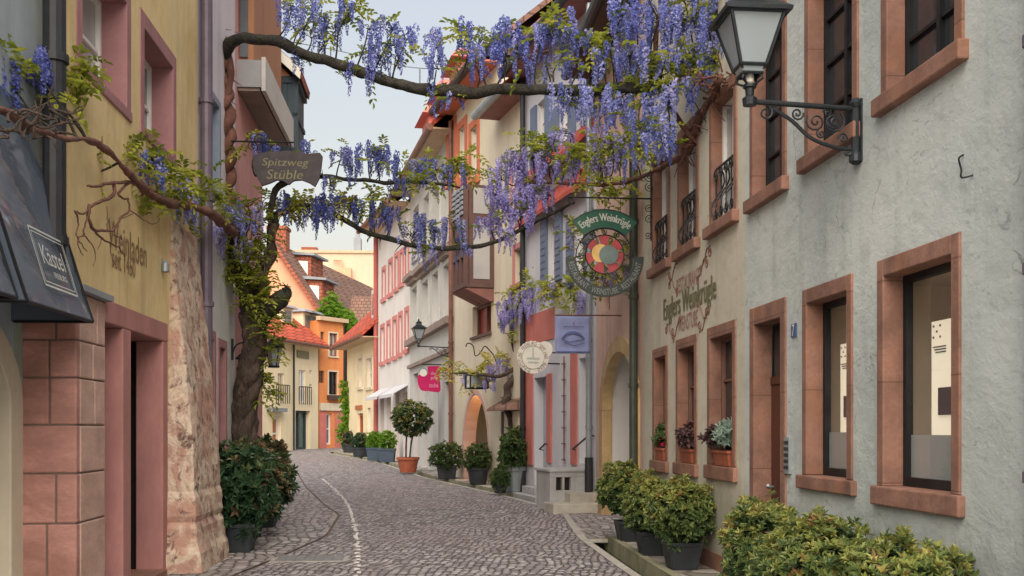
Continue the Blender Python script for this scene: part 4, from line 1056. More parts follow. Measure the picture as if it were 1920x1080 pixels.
# beige block behind everything
HB = empty("far_beige_building", (-14.5, 96, 0), "big plain beige building with a flat top behind the roofs", "building")
FB = Fr((-19.5, 96), (-9.0, 96.5), 'L'); zt = EYE + (HZ - 474) / FPX * 96
wall(HB, FB, 0, FB.L, -.5, zt, [], "far_beige_render", D=8)
mb = MB(); mb.box(FB, -.1, FB.L + .1, -8, .15, zt, zt + .25); mb.build("parapet", "soffit_pale", HB)
for px, w_, h_ in ((577, .7, .7), (668, .32, 2.2)):
    u = FB.pu(px); mb = MB(); mb.box(FB, u - w_, u + w_, -2, -.8, zt + .25, zt + .25 + h_ * .6); 
    if h_ > 1: mb.box(FB, u - .2, u + .2, -1.6, -1.2, zt + .25 + h_ * .6, zt + .25 + h_)
    mb.build("chimney", "lead_grey" if h_ > 1 else "tile_rust", HB)
u = FB.pu(645); mb = MB(); z = FB.pz(645, 508); mb.box(FB, u - .7, u + .7, 0, .7, z - 1.6, z + .2); mb.tube([FB.p(u - .9, .4, z + .9), FB.p(u - .2, .4, z + .9), FB.p(u - .2, .4, z + .2)], .12, 6); mb.build("flue", "salmon_render", HB)
# dark alley closing wall beside the low yellow house
AL = empty("alley_house", (-9.3, 63, zg(63)), "shaded beige house front seen down the alley behind the green climber", "house")
FA = Fr((-9.8, 63.5), (-7.4, 63.6), 'L'); wall(AL, FA, 0, FA.L, -.3, 7.2, [], "far_beige_render", D=5); roof(AL, FA, 0, FA.L, 7.4, D=5, ov=.4, rise=2.4, mat="tile_brown")

# ------------------------------------------------------------------ left side of the street
FL1 = Fr((-3.30 - .075 * 2.5, 2.5), (-3.30 - .075 * 20, 20), 'L')
FL = Fr((-2.88 - .075 * 8.4, 8.4), (-2.88 - .075 * 24, 24), 'L')
u1e = FL1.pu(33)
def uY(F, Y): return (Y - F.o.y) / F.u.y
# pale shop at the left edge
K1 = empty("pale_shop_house", FL1.p(uY(FL1, 6), 0, 0), "pale blue grey shop at the left edge with a cream arched doorway under its awnings", "house", "houses on the left side of the street")
ua = uY(FL1, 5.2); ub = FL1.pu(41); zt_ = FL1.pz(20, 585); ub_in = ub - .22
zsp = 1.75
wall(K1, FL1, 0, uY(FL1, 8.42), -.3, 8.8, [(ua, ub, -.3, 2.62, .0, zsp)], "pale_blue_render", D=5)
mb = MB(); out = [(ua, -.2)] + arc_pts(ua, ub, zsp, 2.62, 18) + [(ub, -.2)]; inn = [(ua + .26, -.2)] + arc_pts(ua + .26, ub - .26, zsp, 2.36, 18) + [(ub - .26, -.2)]
mb.band(FM(FL1, False, 0, 0, -.2), out, inn, .43); mb.build("arch_surround", "arch_cream", K1, bevel=.012)
mb = MB(); mb.box(FL1, ua, ub, -.46, -.4, -.1, 2.6); mb.build("shop_door", "glass_dark", K1)
mb = MB(); mb.box(FL1, uY(FL1, 7.0), uY(FL1, 8.42), .0, .012, 2.62, 2.638); mb.box(FL1, ub + .004, uY(FL1, 8.42), .0, .012, -.1, 2.63); mb.build("wall_panel", "pale_green_render", K1)
roof(K1, FL1, 0, uY(FL1, 8.42), 9.0, D=5, mat="tile_brown")
mb = MB(); mb.box(FL1, 0, uY(FL1, 8.42), .0, .24, 2.64, 8.8); mb.build("upper_wall", "pale_blue_render", K1)
pipe(K1, [FL1.p(uY(FL1, 8.16), .40, 2.75), FL1.p(uY(FL1, 8.16), .40, 9)], .085, "black_pipe", rings=[FL1.p(uY(FL1, 8.16), .40, z) for z in (3.0, 4.4)])
# awnings: bulging vinyl hoods
PROF = [(.25, 3.98), (.26, 3.90), (.29, 3.70), (.34, 3.42), (.40, 3.12), (.48, 2.85), (.55, 2.62), (.62, 2.40)]
def awning(y0, y1, label, badge):
    r = empty("shop_awning", FL1.p(uY(FL1, (y0 + y1) / 2), .3, 3), label, "awning", "awnings over the left shop front")
    a, b = uY(FL1, y0), uY(FL1, y1); k = 9
    pr = [(p.x, p.y) for p in smooth_path([(x, z, 0) for x, z in PROF], 4)]
    mb = MB(); m = len(pr)
    for i in range(k + 1):
        u = lerp(a, b, i / k)
        mb.v.extend([tuple(FL1.p(u, x + .008 * math.sin(z * 9 + i * 1.3), z)) for x, z in pr])
    for i in range(k):
        for j in range(m - 1): mb.f.append((i * m + j, i * m + j + 1, (i + 1) * m + j + 1, (i + 1) * m + j))
    mb.mi = [0] * len(mb.f)
    for u in (a, b):
        for (x0, z0), (x1, z1) in zip(pr, pr[1:]): mb.poly([FL1.p(u, 0, z0), FL1.p(u, x0, z0), FL1.p(u, x1, z1), FL1.p(u, 0, z1)])
    mb.build("hood", "awning_vinyl", r, smooth=False)
    mb = MB()
    for u in (a, b): mb.tube([FL1.p(u, x + .006, z) for x, z in pr], .012, 6)
    mb.tube([FL1.p(a, .62, 2.4), FL1.p(b, .62, 2.4)], .014, 6); mb.tube([FL1.p(a, .02, 2.4), FL1.p(a, .62, 2.4)], .012, 6); mb.tube([FL1.p(b, .02, 2.4), FL1.p(b, .62, 2.4)], .012, 6)
    mb.build("frame", "dark_iron", r)
    if badge:
        # printed on the sloping front between heights 2.55 and 3.0
        x0, z0, x1, z1 = .57, 2.545, .435, 3.0
        o = FL1.p(lerp(a, b, .56), (x0 + x1) / 2 + .018, (z0 + z1) / 2)
        up = (FL1.p(0, x1, z1) - FL1.p(0, x0, z0)).normalized(); ri = Vector((FL1.u.x, FL1.u.y, 0)); nn = ri.cross(up).normalized()
        M = Matrix(((ri.x, up.x, nn.x, o.x), (ri.y, up.y, nn.y, o.y), (ri.z, up.z, nn.z, o.z), (0, 0, 0, 1)))
        mb = MB()
        for w_, h_, t in ((.68, .43, .014), (.62, .37, .008)):
            for p in ((0, h_ / 2, w_, t), (0, -h_ / 2, w_, t), (w_ / 2, 0, t, h_), (-w_ / 2, 0, t, h_)):
                mb.add([M @ Vector((p[0] + sx * p[2] / 2, p[1] + sy * p[3] / 2, .012)) for sx, sy in ((-1, -1), (1, -1), (1, 1), (-1, 1))], [(0, 1, 2, 3)])
        text(mb, M, "Kästel", .46, .15, cy=.03, z=.014); text(mb, M, "FREIBURG", .26, .045, cx=.05, cy=-.11, z=.014)
        mb.build("printed_badge", "silver_letter", r)
awning(7.0, 8.36, "dark glossy awning hood printed with a double lined badge", True)
awning(5.3, 6.82, "dark glossy awning hood at the left picture edge, unprinted part in view", False)

# yellow wine shop
uY0, uY1 = uY(FL, 8.42), FL.pu(370)
K2 = empty("yellow_shop_house", FL.p(uY(FL, 10), 0, 0), "yellow ochre wine shop with violet stone windows and a pink sandstone corner pier", "house", "houses on the left side of the street")
hol = []
zl = FL.pz(312, 607)
up0, up1 = FL.pu(193), FL.pu(312)
hol.append((FL.pu(140) - .3, up1, -.3, zl))
o = FL.op(262, 329, 0, 285, 329); zt = FL.pz(328, 108)
w, h = window(K2, FL, (o[0], o[1], FL.pz(329, 300), zt), .14, .16, .26, sur="sandstone_violet", frame="white_paint", pane="glass_grey", nx=1, nz=2, sill=(.1, .02, .02), proud=.012); hol.append(h)
o = FL.op(142, 244, 0, 300, 240)
w, h = window(K2, FL, (o[0], o[1], FL.pz(329, 300), zt), .14, .16, .26, sur="sandstone_violet", frame="white_paint", pane="glass_curtain", nx=1, nz=2, sill=(.1, .02, .02), proud=.012); hol.append(h)
wall(K2, FL, uY0, uY1, zl, 9.0, [h for h in hol if h[2] > zl], "yellow_render", D=6)
wall(K2, FL, up1, uY1, -.3, zl, [], "yellow_render", D=6, name="lower_wall")
mb = MB(); mb.poly([FL.p(uY0, 0, zl), FL.p(up1, 0, zl), FL.p(up1, -1, zl), FL.p(uY0, -1, zl)]); mb.build("overhang_soffit", "sandstone_violet", K2)
roof(K2, FL, uY0, uY1, 9.2, D=6, mat="tile_brown")
# coupled stone doorway
ul = FL.pu(193); um0, um1 = FL.pu(228), FL.pu(243); ur = FL.pu(303)
zb_ = FL.pz(312, 607); zi = FL.pz(305, 640)
mb = MB()
mb.box(FL, ul, ul + .03, -.5, .01, -.2, zi); mb.box(FL, um0, um1, -.34, .014, -.2, zi); mb.box(FL, ur, up1, -.27, .016, -.2, zi)
mb.box(FL, ul, up1, -.5, .018, zi, zb_)
dw = mb.build("stone_doorway", "sandstone_door", K2, bevel=.012)
mb = MB(); mb.box(FL, ul + .03, um0, -.3, -.25, .03, zi); mb.box(FL, ul + .15, um0 - .1, -.25, -.235, .3, 1.0); mb.box(FL, ul + .15, um0 - .1, -.25, -.235, 1.15, zi - .25); mb.build("door", "door_violet", K2)
mb = MB(); mb.box(FL, um0 + .05, up1 + .3, -.62, -.6, -.1, zi); mb.box(FL, up1 - .03, up1 - .01, -.6, -.275, -.1, zi); mb.build("door_gap", "dark_inside", K2)
mb = MB(); mb.box(FL, um1, ur, -.4, .06, -.05, .07); mb.build("threshold", "sandstone", K2, bevel=.01)
# corner pier of separate sandstone blocks
uc0, uc1 = FL.pu(140), ul
zp = FL.pz(193, 566)
def pier():
    R = random.Random(3)
    zc = [-.15] + [FL.pz(140, y) for y in (982, 888, 797, 708, 637)] + [zp]
    mb, mc, mm = MB(), MB(), MB()
    g = .006; d0 = -.43
    for i, (a, b) in enumerate(zip(zc, zc[1:])):
        sp = R.choice([-.15, -.22, -.28, None, -.2]) if i != 2 else None
        cuts = [d0, .02] if sp is None else [d0, sp, .02]
        for c, d in zip(cuts, cuts[1:]):          # end face towards the viewer
            mb.box(FL, uc0 + R.uniform(-.004, .004), uc0 + .09, c + g, d - g, a + g, b - g)
        s2 = lerp(uc0, uc1, R.choice([.55, .62, .7, 2])); cut = [uc0 + .09, s2, uc1] if s2 < uc1 else [uc0 + .09, uc1]
        for c, d in zip(cut, cut[1:]):
            mc.box(FL, c + (g if c > uc0 + .1 else .0005), d - g, -.2, .02 + R.uniform(-.003, .003), a + g, b - g)
    mm.box(FL, uc0 + .012, uc1 - .004, d0 + .01, .006, -.2, zp - .004)
    p_ = mm.build("corner_pier", "mortar", K2); p_["label"] = "corner pier of pink sandstone blocks with dark joints"
    mb.build("end_block_course", "sandstone_block", p_, bevel=.012); mc.build("side_block_course", "sandstone_block_pale", p_, bevel=.012)
    cp = MB(); cp.box(FL, uc0 - .05, uc1 + .02, -.4, .09, zp, zp + .05); cp.build("pier_cap", "lead_grey", p_)
pier()
mb = MB(); M = FM(FL, False, (FL.pu(205) + FL.pu(272)) / 2, FL.pz(240, 458), .003)
text(mb, M, "Weinladen", FL.pu(272) - FL.pu(200), .26, z=.004); text(mb, FM(FL, False, (FL.pu(210) + FL.pu(252)) / 2, FL.pz(231, 492), .003), "seit 1460", FL.pu(252) - FL.pu(208), .19, z=.004)
mb.build("painted_lettering", "paint_brown", K2)
mb = MB(); q = FL.p(FL.pu(303), .04, FL.pz(303, 500)); mb.lathe(q, [(.03, -.06), (.045, -.05), (.04, .03), (.02, .06)], 12); mb.tube([q, FL.p(FL.pu(303), 0, q.z + .08)], .012, 6); mb.build("wall_light", "zinc", K2)
pipe(K2, [FL.p(uY1 + .05, .1, 2.2), FL.p(uY1 + .05, .1, 9)], .075, "violet_pipe", rings=[FL.p(uY1 + .05, .1, z) for z in (3.1, 4.4, 5.6)])

# buttress
def buttress():
    prof = [(430, .02), (520, .07), (600, .13), (680, .19), (760, .24), (840, .285), (918, .32), (940, .325), (1000, .35), (1018, .36), (1062, .38), (1085, .38)]
    rows = []
    bu0, bu1 = FL.pu(310), uY(FL, 12.92)
    n = 60
    zs = [(EYE + (HZ - p[0]) / FPX * 12.35) for p in prof]
    K = 9
    mb = MB()
    for r in range(n + 1):
        z = lerp(zs[0], -.12, r / n)
        i = max(j for j in range(len(zs)) if zs[j] >= z - 1e-6); i = min(i, len(zs) - 2)
        t = (zs[i] - z) / (zs[i] - zs[i + 1]); dn = lerp(prof[i][1], prof[i + 1][1], t)
        sh = lerp(0.28, 0.0, min(1, r / n * 1.1)); a, b = bu0 + sh * .9, bu1 + .06 * (1 - r / n)
        pts = [(a, -.05 + (dn + .05) * k / K) for k in range(K)] + [(lerp(a, b, k / K), dn) for k in range(K)] + [(b, dn - (dn + .05) * k / K) for k in range(K + 1)]
        row = []
        for k, (u, d) in enumerate(pts):
            q = FL.p(u, d, z)
            f = noise.fractal(q * 2.2, 1.0, 2.0, 4) * .022 + noise.fractal(q * 9, 1.0, 2.0, 3) * .014
            joint = min(abs(z - zz) for zz in (.02 + .22, .55, .86))
            f -= .035 * max(0, 1 - joint / .03) if z < 1.0 else 0
            if z < .24: f += .03
            o = Vector((FL.n.x, FL.n.y, 0)) if k >= K else Vector((-FL.u.x + FL.n.x * .3, -FL.u.y + FL.n.y * .3, 0))
            if k > 2 * K: o = Vector((FL.u.x, FL.u.y, 0))
            if k == K: o = Vector((FL.n.x - FL.u.x, FL.n.y - FL.u.y, 0)) * .7; f -= .02
            row.append(q + o * f)
        rows.append(row)
    m = len(rows[0])
    mb.v = [tuple(p) for row in rows for p in row]
    for r in range(n):
        for k in range(m - 1): mb.f.append((r * m + k, r * m + k + 1, (r + 1) * m + k + 1, (r + 1) * m + k))
    mb.f.append(tuple(range(m))); mb.mi = [0] * len(mb.f)
    mb.build("buttress", "buttress_stone", K2, smooth=False)
buttress()

# rough white house and its upper floors
u3 = FL.pu(441)
K3 = empty("rough_white_house", FL.p(uY1, 0, 0), "narrow house with rough white plaster, lilac upper wall and violet stone windows behind the buttress", "house", "houses on the left side of the street")
hol = []
for pa, pb, yt in ((389, 403, 622), (408, 424, 640)):
    o = FL.op(pa, pb, yt, 980, pb); w, h = window(K3, FL, (o[0], o[1], .55, o[3]), .1, .12, .25, sur="sandstone_violet", frame="dark_wood", pane="glass_dark", nx=1, nz=2, sill=(.1, .03, .04)); hol.append(h)
o = FL.op(388, 412, 175, 355, 400); w, h = window(K3, FL, o, .09, .1, .2, sur="blue_grey_paint", frame="white_paint", pane="glass_blue", nx=2, nz=3, sill=(.08, .03, .04)); hol.append(h)
wall(K3, FL, uY1 + .004, u3, -.3, FL.pz(410, 440), [h for h in hol if h[3] < FL.pz(410, 440)], "rough_white_render", D=6)
K3w = FL.pz(410, 440)
def upper(u0, u1, z0, z1, hs, mat, root):
    return wall(root, FL, u0, u1, z0, z1, hs, mat, D=6, name="upper_wall")
upper(uY1 + .004, u3, K3w, 8.6, [h for h in hol if h[3] > K3w], "lilac_render", K3)
roof(K3, FL, uY1, u3, 8.8, D=6, mat="tile_brown", ov=.2)

# pink house with box bay
u4 = FL.pu(492)
K4 = empty("pink_gabled_house", FL.p(u3, 0, zg(16)), "pink house behind the wisteria trunk with pale box bay and orange timber upper front", "house", "houses on the left side of the street")
hol = []
for pa, pb, yt in ((443, 450, 690), (456, 461, 700), (467, 472, 720)):
    o = FL.op(pa, pb, yt, 880, pb); w, h = window(K4, FL, (o[0], o[1], .3, o[3]), .1, .12, .25, sur="sandstone", frame="dark_wood", pane="glass_dark", nx=1, nz=2, sill=(.1, .03, .04)); hol.append(h)
wall(K4, FL, u3 + .004, u4, -.3, 10.5, hol, "pink_render", D=6)
mb = MB(); z0, z1 = 6.62, 7.02; a, b = uY(FL, 15.75), uY(FL, 18.9)
mb.box(FL, a, b, 0, .36, z0, z1); bay = mb.build("box_bay", "lead_pale", K4)
mb = MB(); mb.box(FL, a + .03, b - .03, .01, .33, z0 - .05, z0 - .003); mb.build("bay_soffit", "soffit_grey", bay)
mb = MB(); mb.box(FL, a - .02, b + .02, .36, .42, z0 - .06, z1 + .04); mb.build("bay_rail", "grey_stone_trim", bay)
mb = MB(); mb.box(FL, uY(FL, 15.9), uY(FL, 18.8), .0, .22, z1, 10.4); mb.build("timber_front", "orange_wood", K4)
mb = MB(); mb.box(FL, uY(FL, 15.86), uY(FL, 15.897), .02, .14, 7.1, 10.2); mb.build("side_window", "glass_grey", K4)
# dark timber hoist loft, projecting
K5 = empty("timber_loft_house", FL.p(u4, 0, zg(19)), "house with a dark teal timber loft jutting out under a small pink gable", "house", "houses on the left side of the street")
F5k = Fr((-4.26, 18.12), (-7.6, 24), "L"); wall(K5, F5k, .02, F5k.L, -.3, 9.0, [], "pink_render", D=5)
u5, u6 = uY(FL, 19.4), uY(FL, 20.6)
zb0, zb1 = 6.55, 7.95
F5b = FL
mb = MB(); mb.box(FL, u5, u6, -.6, .40, zb0, zb1)
for k in range(7): mb.box(FL, u5 - .02, u5, -.58 + .14 * k, -.47 + .14 * k, zb0 + .05, zb1 - .1)
mb.box(FL, u5 - .04, u6 + .02, -.6, .46, zb1 - .09, zb1 + .03); mb.box(FL, u5 - .04, u6 + .02, -.6, .46, zb0 - .04, zb0 + .08); mb.box(FL, u5 - .03, u5 + .05, .34, .44, zb0, zb1)
mb.box(FL, u5 - .03, u6, -.6, .43, lerp(zb0, zb1, .5), lerp(zb0, zb1, .5) + .07)
loft = mb.build("timber_loft", "teal_wood", K5)
mb = MB(); mb.add([FL.p(u5, -.7, zb1 + .03), FL.p(u5, .32, zb1 + .03), FL.p(u5, -.70, zb1 + 1.05), FL.p(u6, -.7, zb1 + .03), FL.p(u6, .32, zb1 + .03), FL.p(u6, -.70, zb1 + 1.05)], [(0, 1, 2), (3, 5, 4), (0, 3, 4, 1), (1, 4, 5, 2), (0, 2, 5, 3)])
gb = mb.build("gable", "salmon_render", K5)
mb = MB()
for n in (-.45, .0): mb = MB(); mb.box(FL, u5 - .012, u5 + .01, n - .08, n + .08, zb1 + .06, zb1 + .26); mb.build("gable_window", "dark_inside", gb)
mb = MB(); mb.hexa([FL.p(u5 - .2, -.75, zb1 + 1.1), FL.p(u6, -.75, zb1 + 1.1), FL.p(u6, .5, zb1 - .02), FL.p(u5 - .2, .5, zb1 - .02), FL.p(u5 - .2, -.75, zb1 + 1.24), FL.p(u6, -.75, zb1 + 1.24), FL.p(u6, .52, zb1 + .12), FL.p(u5 - .2, .52, zb1 + .12)]); mb.build("verge_roof", "tile_rust", gb)
mb = MB(); mb.hexa([FL.p(u5 - .24, -.75, zb1 + 1.05), FL.p(u5 - .202, -.75, zb1 + 1.05), FL.p(u5 - .202, .5, zb1 - .08), FL.p(u5 - .24, .5, zb1 - .08), FL.p(u5 - .24, -.75, zb1 + 1.22), FL.p(u5 - .202, -.75, zb1 + 1.22), FL.p(u5 - .202, .52, zb1 + .10), FL.p(u5 - .24, .52, zb1 + .10)]); mb.build("barge_board", "sign_white", gb)
mb = MB(); mb.box(FL, uY(FL, 18.6), u6, -2.6, -.62, zb0, zb1 + 1.0); mb.build("loft_block", "orange_wood", K5)

# ------------------------------------------------------------------ ground
def line(a, b): return lambda Y: lerp(a[1], b[1], (Y - a[0]) / (b[0] - a[0]))
GLx = line((11.27, 1.37), (14.9, 1.04)); GRx = line((11.27, 1.65), (14.9, 1.345))
WRx = lambda Y: 3.31 - .0925 * Y
def strip(name, xa, xb, Y0, Y1, n, mat, m=8, dz=0.0):
    mb = MB()
    for i in range(n + 1):
        Y = lerp(Y0, Y1, i / n)
        mb.v.extend([tuple(G(lerp(xa(Y), xb(Y), k / m), Y, dz)) for k in range(m + 1)])
    for i in range(n):
        for k in range(m): mb.f.append((i * (m + 1) + k, i * (m + 1) + k + 1, (i + 1) * (m + 1) + k + 1, (i + 1) * (m + 1) + k))
    mb.mi = [0] * len(mb.f)
    return tag(mb.build(name, mat), kind="structure")
mb = MB()
for i in range(33):
    Y = -60 + i * 12.0 if i < 20 else -60 + 19 * 12 + (i - 19) * 90
    mb.v.extend([(x, Y, zg(Y) - .42) for x in (-900, -8, 8, 900)])
for i in range(32):
    for k in range(3): mb.f.append((4 * i + k, 4 * i + k + 1, 4 * i + k + 5, 4 * i + k + 4))
mb.mi = [0] * len(mb.f); tag(mb.build("ground", "pavement_slabs"), kind="structure")
# carriageway; left border follows the dark joint seen in the photo, right border the water channel
JL = [(3, -2.25), (8, -2.45), (11.3, -2.95), (13.2, -2.77), (15.2, -2.62), (18.5, -3.52 + .55), (21, -3.7), (26, -5.0), (32, -6.4), (60, -16)]
def jl(Y):
    for (a, x), (b, y) in zip(JL, JL[1:]):
        if Y <= b: return lerp(x, y, max(0, (Y - a) / (b - a)))
    return JL[-1][1]
RW = [(15.05, 1.03), (19.3, 1.525 - .55), (23.7, .30 - .62), (30, -1.65 - .75), (38.7, -3.7 - .85), (44.9, -5.66 - .9), (51.75, -8.0 - .9), (60, -9.2)]
def rw(Y):
    if Y < 15.05: return GLx(Y)
    for (a, x), (b, y) in zip(RW, RW[1:]):
        if Y <= b: return lerp(x, y, (Y - a) / (b - a))
    return RW[-1][1]
strip("street", jl, lambda Y: rw(Y) - .11, .5, 75, 150, "cobbles", 14)
strip("left_pavement", lambda Y: min(-2.9 - .075 * Y, jl(Y) - .3) - (2.0 if Y > 19 else 0.6), lambda Y: jl(Y) - .045, .5, 75, 150, "pavement_setts", 6, .002)
strip("joint_bed", lambda Y: jl(Y) - .05, lambda Y: jl(Y) + .05, .5, 75, 150, "mortar", 1, -.012)
strip("kerb", lambda Y: rw(Y) - .108, lambda Y: rw(Y), .5, 60, 120, "kerb", 1, .006)
def wr_x(Y):
    if Y <= 19.3: return WRx(Y)
    for A, B in (((1.525, 19.3), (.30, 23.7)), ((.30, 23.7), (-1.65, 30)), ((-1.65, 30), (-3.7, 38.7)), ((-3.7, 38.7), (-5.66, 44.9)), ((-5.66, 44.9), (-8, 51.75))):
        if Y <= B[1]: return lerp(A[0], B[0], (Y - A[1]) / (B[1] - A[1]))
    return -8.0 - (Y - 51.75) * .15
# open water channel beside the street
strip("right_pavement", lambda Y: GRx(Y) + .11, lambda Y: WRx(Y) + .25, .5, 14.93, 30, "pavement_slabs", 4, .02)
strip("channel_kerb", GRx, lambda Y: GRx(Y) + .108, .5, 14.93, 30, "kerb_moss", 1, .03)
strip("channel_bed", lambda Y: GLx(Y) - .02, lambda Y: GRx(Y) + .02, .5, 15.3, 20, "kerb_moss", 1, -.2)
strip("channel_water", lambda Y: GLx(Y) - .02, lambda Y: GRx(Y) + .02, .5, 15.3, 20, "water", 1, -.175)
for xx, nm in ((GLx, "channel_wall"), (GRx, "channel_wall")):
    mb = MB()
    for i in range(21):
        Y = lerp(.5, 15.3, i / 20); s_ = -.004 if xx is GLx else .004
        mb.v.extend([tuple(G(xx(Y) + s_, Y, .004 if xx is GLx else .028)), tuple(G(xx(Y) + s_, Y, -.22))])
    for i in range(20): mb.f.append((2 * i, 2 * i + 1, 2 * i + 3, 2 * i + 2))
    mb.mi = [0] * len(mb.f); tag(mb.build(nm, "kerb_moss"), kind="structure")
mb = MB(); mb.poly([G(GLx(14.93), 14.93, -.004), G(GRx(14.93), 14.93, -.004), G(GRx(14.93), 14.93, -.06), G(GLx(14.93), 14.93, -.06)]); tag(mb.build("channel_lintel", "kerb"), kind="structure")
strip("side_pavement", lambda Y: rw(Y) + .002, lambda Y: wr_x(Y) + .3, 14.93, 19.3, 12, "pavement_setts", 6, .004)
# far pavement beyond, with a narrow stone gutter
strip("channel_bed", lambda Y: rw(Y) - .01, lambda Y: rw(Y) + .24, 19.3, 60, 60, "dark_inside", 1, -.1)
strip("far_pavement", lambda Y: rw(Y) + .23, lambda Y: wr_x(Y) + .3, 19.3, 60, 60, "pavement_slabs", 4, .05)
mb = MB()
for i in range(61):
    Y = lerp(19.3, 60, i / 60); mb.v.extend([tuple(G(rw(Y) + .23, Y, .05)), tuple(G(rw(Y) + .23, Y, -.12))])
for i in range(60): mb.f.append((2 * i, 2 * i + 1, 2 * i + 3, 2 * i + 2))
mb.mi = [0] * len(mb.f); tag(mb.build("kerb_face", "kerb_moss"), kind="structure")
# line of pale setts
R = random.Random(5)
def on_ground(px, py):
    k = py - HZ
    Y = FPX * EYE / k
    for _ in range(6): Y = FPX * (EYE - zg(Y)) / k
    return (px - 960) / FPX * Y, Y
wp = [on_ground(*q) for q in ((603, 897), (625, 915), (648, 940), (660, 968), (668, 1000), (672, 1040), (670, 1085), (662, 1180))]
pl = smooth_path([(x, y, 0) for x, y in wp], 14)
mb = MB()
acc = 0; last = pl[0]
for p in pl[1:]:
    acc += (p - last).length
    if acc > R.uniform(.13, .21):
        acc = 0
        d = (p - last).normalized() if (p - last).length > 0 else Vector((0, 1, 0)); s = Vector((d.y, -d.x, 0)); h = R.uniform(.035, .06); w_ = R.uniform(.02, .036)
        c = Vector((p.x + R.uniform(-.02, .02), p.y, zg(p.y)))
        q = [c - d * h - s * w_, c + d * h - s * w_ * R.uniform(.7, 1.1), c + d * h + s * w_, c - d * h + s * w_]
        mb.hexa([v + Vector((0, 0, -.03)) for v in q] + [v + Vector((0, 0, .009)) for v in q])
    last = p
tag(mb.build("pale_sett_line", "white_stone", bevel=.006), kind="structure")
# service cover in the pavement
c = on_ground(583, 1046)
mb = MB(); M = Matrix.Translation((c[0], c[1], 0)) @ Matrix.Rotation(math.radians(5), 4, 'Z')
mb.bx((0, 0, .004), (.80, .62, .014), M)
for i in range(7):
    for j in range(5): mb.bx((-.33 + .11 * i, -.23 + .115 * j, .013), (.085, .085, .006), M)
mc = mb.build("manhole_cover", "manhole"); tag(mc, "rectangular ribbed metal service cover set in the cobbles at the lower left", "manhole cover")
mb = MB()
for d in ((0, .335, .9, .05), (0, -.335, .9, .05), (.425, 0, .05, .62), (-.425, 0, .05, .62)): mb.bx((d[0], d[1], .003), (d[2], d[3], .016), M)
ROOTLOC[mc.name] = Vector((0, 0, 0)); mb.build("frame", "kerb", mc)

# ------------------------------------------------------------------ plants
def rdir(R):
    z = R.uniform(-1, 1); a = R.uniform(0, 2 * math.pi); s = math.sqrt(1 - z * z)
    return Vector((s * math.cos(a), s * math.sin(a), z))
def leaf(mb, p, d, up, L, W, tone, fold=.25):
    d = d.normalized(); s = d.cross(up)
    if s.length < 1e-3: s = d.cross(Vector((1, 0, 0)))
    s.normalize(); n = s.cross(d)
    a = p + d * L * .38; b = p + d * L * .72; e = n * (W * fold)
    tip = p + d * L - n * L * .12
    mb.add([p, a + s * W * .5 + e, b + s * W * .4 + e, tip, b - s * W * .4 + e, a - s * W * .5 + e], [(0, 1, 2, 3), (0, 3, 4, 5)], tone)
def sprig(mb, R, p, ax, n, L, W, tone, tv=.12):
    ax = ax.normalized(); u = ax.orthogonal().normalized(); v = ax.cross(u)
    a0 = R.uniform(0, 6.28)
    for i in range(n):
        a = a0 + i * 2.4; t = R.uniform(.25, .85) if i > 2 else .95
        d = ax * t + (u * math.cos(a) + v * math.sin(a)) * (1.1 - t * .5)
        leaf(mb, p + ax * R.uniform(-.5, .3) * L * .5, d, ax, L * R.uniform(.7, 1.15), W * R.uniform(.8, 1.15), min(1, max(0, tone + R.uniform(-tv, tv))))
def crown(mb, R, c, r, n, L, W, nl=7, top=.5, base=.15, lump=.22, red=.08, low=-1.0):
    """sprigs through the volume of a lumpy crown; new growth on the shoot tips is lighter"""
    c = Vector(c); off = Vector((R.uniform(0, 99), R.uniform(0, 99), R.uniform(0, 99)))
    k = 0
    while k < n:
        d = rdir(R)
        if d.z < low: continue
        k += 1
        lp = 1 + lump * noise.noise(d * 2.3 + off) * 1.6 + lump * .5 * noise.noise(d * 5 + off)
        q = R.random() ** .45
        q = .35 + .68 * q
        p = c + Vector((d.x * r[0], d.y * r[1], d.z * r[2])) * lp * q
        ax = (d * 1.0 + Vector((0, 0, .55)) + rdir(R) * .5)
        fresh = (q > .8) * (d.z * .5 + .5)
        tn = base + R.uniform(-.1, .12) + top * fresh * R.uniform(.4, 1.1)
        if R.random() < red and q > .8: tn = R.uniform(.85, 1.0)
        sprig(mb, R, p, ax, nl, L, W, tn)
def stems(mb, R, b, c, r, n, rad):
    for i in range(n):
        d = rdir(R); d.z = abs(d.z)
        t = Vector(c) + Vector((d.x * r[0], d.y * r[1], d.z * r[2] * .6)) * .75
        m = (Vector(b) * .5 + t * .5) + rdir(R) * .05
        b2 = Vector(b) + Vector((R.uniform(-1, 1), R.uniform(-1, 1), 0)) * rad * 2.5
        mb.tube(smooth_path([b2, m, t], 4), [rad * (1 - .085 * k) for k in range(9)], 6)
